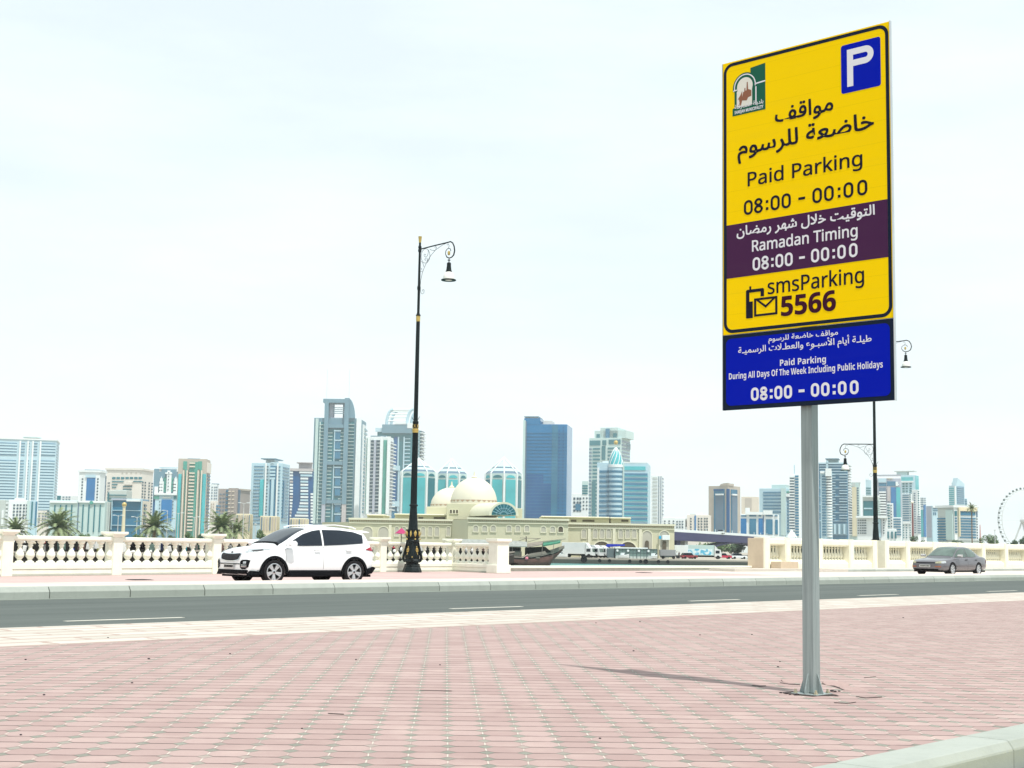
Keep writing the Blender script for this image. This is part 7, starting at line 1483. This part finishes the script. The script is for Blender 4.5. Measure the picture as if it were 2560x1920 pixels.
for x, yt, wpx, Y, lab, m_ in ((212, 1330, 26, 360, 'low green shrub behind the balustrade beside the golden ball column', leaf_m), (250, 1331, 30, 372, 'low grey green shrub left of the golden ball column', leaf_d), (345, 1330, 32, 350, 'olive shrub right of the golden ball column', leaf_m), (430, 1331, 24, 352, 'small shrub below the green tower', leaf_d), (475, 1322, 22, 352, 'flowering shrub before the green tower', leaf_m), (500, 1332, 26, 352, 'low shrub at the foot of the green tower', leaf_d), (655, 1318, 26, 350, 'sparse shrub just above the white car bonnet', leaf_m), (708, 1312, 20, 355, 'dark shrub above the white car roof', leaf_d),
        (2286, 1330, 24, 395, 'dark tree beside the ball topped column', leaf_d), (2310, 1340, 18, 395, 'dark bush right of the ball topped column', leaf_d), (2392, 1338, 26, 390, 'dark green bush below the cream office', leaf_d), (2456, 1333, 22, 400, 'round green tree, leftmost of the clump right of the tall palm', leaf_m), (2473, 1326, 26, 405, 'tallest round green tree of the clump right of the tall palm', leaf_m), (2489, 1328, 24, 402, 'round green tree at the right end of the clump', leaf_m), (2536, 1343, 24, 420, 'low bush at the foot of the big wheel', leaf_d), (2555, 1331, 26, 420, 'dark tree in front of the big wheel at the right edge', leaf_d),
        (2352, 1345, 20, 395, 'small bush at the left foot of the cream office', leaf_d), (1765, 1357, 44, 560, 'green tree seen under the bridge on the left', leaf_m), (1800, 1355, 44, 570, 'green tree seen in the middle under the bridge', leaf_m), (1838, 1357, 44, 575, 'green tree seen under the bridge beside its right pier', leaf_d)):
    h = hgt(x, yt, Y); tree(far(x, yt, Y), h, wpx / 2 * Y / F * 1.15, lab, x, m_, 'shrub' if h < 4.5 else 'tree', 'shrub' if h < 4.5 else 'tree', 'shrubs and trees on the far shore', 900, 8, .12, 1.4)
# clipped hedge behind the niche wall
mb = MB(); rnd = random.Random(9)
for _ in range(26000):
    s_, o_, z_ = rnd.uniform(70, 122), rnd.uniform(43.6, 44.7), rnd.uniform(0, 1.42); u = Vector((rnd.gauss(0, 1), rnd.gauss(0, 1), rnd.gauss(0, 1))).normalized(); w_ = u.orthogonal().normalized(); p = Vector((s_, o_, z_ - .1)); q = rnd.uniform(.09, .17)
    if 79.6 < s_ < 82.2: continue
    mb.add([p - u * q, p + w_ * q * .6, p + u * q, p - w_ * q * .6], [(0, 1, 2, 3)])
tag(mb.build('hedge', M('hedge leaves', (.06, .06, .024), .75, 0, .45, 1.5), rz=RZ, fix=False), 'olive clipped hedge seen through the niches of the cream wall', 'hedge')
# columns with balls
stone_c = FM('column stone', (.62, .58, .42)); gold_s = M('dull gold', (.52, .40, .16), .45, .3, .15, 2)
Y = 380; p = far(309, 1300, Y); k = Y / F; t = thing('ball_column', 'tapering cream column topped with a golden ball', 'monument', p); zt = hgt(309, 1268, Y)
MB().lathe([(7 * k, 0), (6 * k, .5), (5.2 * k, .6), (3.4 * k, zt), (4.6 * k, zt + .1), (4.6 * k, zt + .25), (3 * k, zt + .3)], 16).build('shaft', stone_c, t, smooth=True, ang=30); zc = hgt(309, 1261.5, Y)
MB().lathe([(.02, -5.9 * k)] + [(5.9 * k * math.cos(a * PI / 12), 5.9 * k * math.sin(a * PI / 12)) for a in range(-5, 6)] + [(.02, 5.9 * k)], 18, (0, 0, zc)).build('ball', gold_s, t, smooth=True)
Y = 400; p = far(2281.5, 1300, Y); k = Y / F; t = thing('ball_column', 'slim red brown column topped with a white ball', 'monument', p); zt = hgt(2281, 1260, Y)
MB().lathe([(3.2 * k, 0), (2.2 * k, zt), (2.6 * k, zt + .2)], 12).build('shaft', FM('red brown stone', (.24, .12, .12)), t, smooth=True)
MB().lathe([(.02, -3.5 * k)] + [(3.5 * k * math.cos(a * PI / 8), 3.5 * k * math.sin(a * PI / 8)) for a in range(-3, 4)] + [(.02, 3.5 * k)], 14, (0, 0, hgt(2281, 1256, Y))).build('ball', FM('pale ball', (.78, .74, .6)), t, smooth=True)
# pale lamp posts on the far shore
pole_m = M('pale painted steel', (.55, .57, .56), .5, .2)
for x, yt, Y, dbl, lab in ((296, 1288, 350, 2, 'pale two armed lamp post left of the golden ball column'), (343, 1292, 350, 2, 'pale lamp post with two tiers right of the golden ball column'), (419, 1276, 352, 1, 'pale hooked lamp post in front of the white gabled block'), (446, 1282, 352, 2, 'pale two armed lamp post at the left edge of the green tower'), (486, 1292, 352, 2, 'pale two armed lamp post in front of the green tower'), (610, 1257, 356, 2, 'pale two armed lamp post before the brown block'), (582, 1312, 350, 0, 'pale floodlight post beside the palm by the brown block'), (639, 1312, 350, 0, 'thin dark post by the pale blue tower'), (2487, 1327, 392, 0, 'pale post in front of the round green trees'), (56, 1318, 350, 0, 'pale floodlight post among the palms at the far left'), (170, 1312, 345, 0, 'pale floodlight post beside the big date palm')):
    p = far(x, yt, Y); h = hgt(x, yt, Y); t = thing('lamp_post', lab, 'lamp post', p, 0, 'lamp posts on the far shore'); MB().tube([(0, 0, 0), (0, 0, h)], [.13, .08], 6).build('pole', pole_m, t)
    for sg in ((1, -1) if dbl == 2 else (-1,) if dbl == 1 else ()):
        MB().tube([(0, 0, h - .3), (sg * .6, 0, h), (sg * 1.1, 0, h)], .06, 5).build('arm', pole_m, t); MB().box(sg * 1.1 - .35, sg * 1.1 + .35, -.15, .15, h - .08, h + .08).build('lamp_head', cWh, t, bevel=.04)
    if dbl == 0: MB().box(-.25, .25, -.2, .1, h, h + .35).build('lamp_head', pole_m, t, bevel=.04)
# white pyramid roof behind the right-hand wall
Y = 300; p = far(1979, 1340, Y); k = Y / F; t = thing('pyramid_tent', 'small white pyramid tent roof peeping over the niche wall', 'tent', p); zb = hgt(1979, 1343, Y); zt = hgt(1979, 1323, Y)
MB().add([(0, 0, zt)] + [(a * 12 * k, b * 12 * k, zb) for a, b in ((-1, -1), (1, -1), (1, 1), (-1, 1))], [(0, 1, 2), (0, 2, 3), (0, 3, 4), (0, 4, 1), (4, 3, 2, 1)]).build('canopy', cWh, t)
for a, b in ((-1, -1), (1, -1), (1, 1), (-1, 1)): MB().box(a * 11.5 * k - .06, a * 11.5 * k + .06, b * 11.5 * k - .06, b * 11.5 * k + .06, 0, zb).build('post', pole_m, t)
Y = 900; p = far(2450.5, 1330, Y); t = thing('radio_mast', 'thin red and white lattice mast far behind the round green trees', 'mast', p); MB().tube([(0, 0, 0), (0, 0, hgt(2450, 1312, Y))], [.9, .3], 4).build('mast', FM('mast red', (.5, .3, .3)), t)
# ================================================================ BIG WHEEL
Y = 1450; c = at(2563, 1302, Y); R_ = 76.5 * Y / F; base = math.atan2(c.x, c.y); wh = thing('observation_wheel', 'big observation wheel with dark cabins at the right edge', 'observation wheel', (c.x, c.y, ZQ), -base + math.radians(40)); zc = c.z - ZQ
steel_w = FM('pale wheel steel', (.50, .54, .53)); cabm = FM('dark cabins', (.08, .115, .115))
mb = MB()
for a in range(42):
    q = a * 2 * PI / 42
    for y in (-3.2, 3.2): mb.tube([(0, y * 1.2, zc), (R_ * math.cos(q), y, zc + R_ * math.sin(q))], .05, 3)
mb.build('spokes', steel_w, wh)
mb = MB()
for y in (-3.2, 3.2): mb.tube([(R_ * math.cos(a * PI / 48), y, zc + R_ * math.sin(a * PI / 48)) for a in range(97)], .3, 5)
for a in range(42): q = a * 2 * PI / 42; mb.tube([(R_ * math.cos(q), -3.2, zc + R_ * math.sin(q)), (R_ * math.cos(q), 3.2, zc + R_ * math.sin(q))], .3, 4)
mb.build('rim', steel_w, wh)
p = None
for a in range(42):
    q = (a + .5) * 2 * PI / 42; lc = ((R_ + 1.6) * math.cos(q), 0, zc + (R_ + 1.6) * math.sin(q))
    if p is None: p = MB().lathe([(.5, -1.1), (1.0, -.9), (1.05, .7), (.6, 1.1)], 10).build('cabin', cabm, wh, loc=lc)
    else: o = p.copy(); COL.objects.link(o); o.parent = wh; o.location = lc
for y in (-9, 9):
    for x in (-14, 14): MB().tube([(x, y, 0), (0, y * .5, zc)], [1.1, .8], 6).build('support_leg', steel_w, wh)
mb = MB(); mb.T = Matrix.Translation((0, 0, zc)) @ Matrix.Rotation(PI / 2, 4, 'X'); mb.lathe([(1.8, -6), (2.4, -4), (2.4, 4), (1.8, 6)], 16); mb.build('hub', steel_w, wh)
# ================================================================ LOOSE PAVERS AND GRIT ROUND THE SIGN POST
soil = M('dark soil', (.055, .04, .035), .95, 0, .4, 30, .6)
pv = M('loose red paver', (.345, .245, .225), .85, 0, .1, 30, .25); pvg = M('loose grey paver', (.19, .225, .19), .85, 0, .1, 30, .25)
mb = MB(); rnd = random.Random(4)
rim_ = [(math.cos(a * PI / 9) * rnd.uniform(.13, .24), math.sin(a * PI / 9) * rnd.uniform(.13, .24)) for a in range(18)]
mb.add([(a, b, .004) for a, b in rim_] + [(0, 0, .006)], [(i, (i + 1) % 18, 18) for i in range(18)]); tag(mb.build('soil', soil, loc=(SB.x, SB.y, 0), fix=False), kind='stuff')
def loose(x, y, rz, tilt, lift, mat, lab, sx=1.0):
    p = gz(x, y); mb = MB(); w_, h_, c_ = .1 * sx, .105, .045
    mb.T = Matrix.Translation((p.x, p.y, lift)) @ Matrix.Rotation(rz, 4, 'Z') @ Matrix.Rotation(tilt, 4, 'X')
    mb.prism([(-w_ + c_, -h_), (w_ - c_, -h_), (w_, -h_ + c_), (w_, h_ - c_), (w_ - c_, h_), (-w_ + c_, h_), (-w_, h_ - c_), (-w_, -h_ + c_)], lambda a, b: (a, b, -.06), lambda a, b: (a, b, 0)); tag(mb.build('loose_paver', mat, bevel=.006), lab, 'paving block', 'loose paving blocks round the post')
for x, y, rz, tl, lf, m_, lab in ((2090, 1712, .05, .10, .012, pv, 'raised red paving block with a dark gap right of the post'), (1985, 1704, -.03, .06, .008, pv, 'raised red paving block just behind the post'), (2136, 1724, .1, .05, .007, pv, 'tilted red paving block to the right of the raised one')): loose(x, y, rz, tl, lf, m_, lab)
mb = MB()                                                  # open joints with dark soil
for pts, wd in ((((2062, 1709), (2085, 1715), (2108, 1723), (2118, 1722)), 4.5), (((1950, 1706), (1975, 1710), (2000, 1711)), 2.5), (((1880, 1713), (1900, 1715), (1915, 1714)), 3), (((2140, 1741), (2165, 1744), (2205, 1742)), 2.5), (((2160, 1694), (2190, 1691)), 1.5), (((2085, 1756), (2120, 1758), (2140, 1755)), 2.2), (((1050, 1725), (1130, 1727)), 1.6), (((820, 1783), (860, 1785)), 2)):
    wd *= .65; top = [gz(x, y - wd * rnd.uniform(.3, .6), .003) for x, y in pts]; bot = [gz(x, y + wd * rnd.uniform(.3, .6), .003) for x, y in pts]; n = len(pts)
    mb.add(top + bot, [(i, i + 1, n + i + 1, n + i) for i in range(n - 1)])
tag(mb.build('soil', soil, fix=False), kind='stuff')
grit = M('dark grit', (.05, .04, .045), .9, 0, .3, 20)
for x, y, s_ in ((1952, 1733, .022), (1966, 1735, .026), (1975, 1737, .018), (1992, 1738, .03), (2080, 1729, .03), (2088, 1730, .024), (2098, 1729, .02), (2072, 1733, .018), (1584, 1628, .02), (1880, 1587, .02), (2258, 1545, .025), (1500, 1847, .014), (372, 1648, .024), (110, 1738, .018), (64, 1650, .02), (890, 1650, .018), (575, 1635, .018), (1100, 1663, .016), (330, 1708, .018), (1945, 1668, .02), (1950, 1655, .018), (1750, 1588, .02), (1600, 1555, .022), (1490, 1558, .02), (270, 1595, .02), (52, 1838, .014), (755, 1822, .012)):
    s_ *= .62; p = gz(x, y); mb = MB(); mb.T = Matrix.Translation((p.x, p.y, s_ * .3)) @ Matrix.Rotation(x % 7, 4, 'Z'); mb.lathe([(.003, -s_ * .4), (s_ * .8, -s_ * .1), (s_, s_ * .15), (s_ * .5, s_ * .45), (.003, s_ * .5)], 6, (0, 0, 0)); tag(mb.build('pebble', grit), 'dark pebble beside the foot of the sign post' if 1940 < x < 2110 and y > 1720 else 'small dark pebble scattered on the red paving', 'pebble', 'pebbles on the paving')
# ================================================================ HAZE
hz = bpy.data.materials.new('haze'); hz.use_nodes = True; hn = hz.node_tree; hn.nodes.clear(); ho = hn.nodes.new('ShaderNodeOutputMaterial'); hv = hn.nodes.new('ShaderNodeVolumePrincipled')
hv.inputs['Color'].default_value = (.96, .99, 1.0, 1); hv.inputs['Density'].default_value = .00010; hv.inputs['Anisotropy'].default_value = .0
hn.links.new(hv.outputs[0], ho.inputs['Volume'])
tag(MB().box(-1000, 1000, -40, 2150, -7.2, 240).build('haze', hz), kind='stuff')
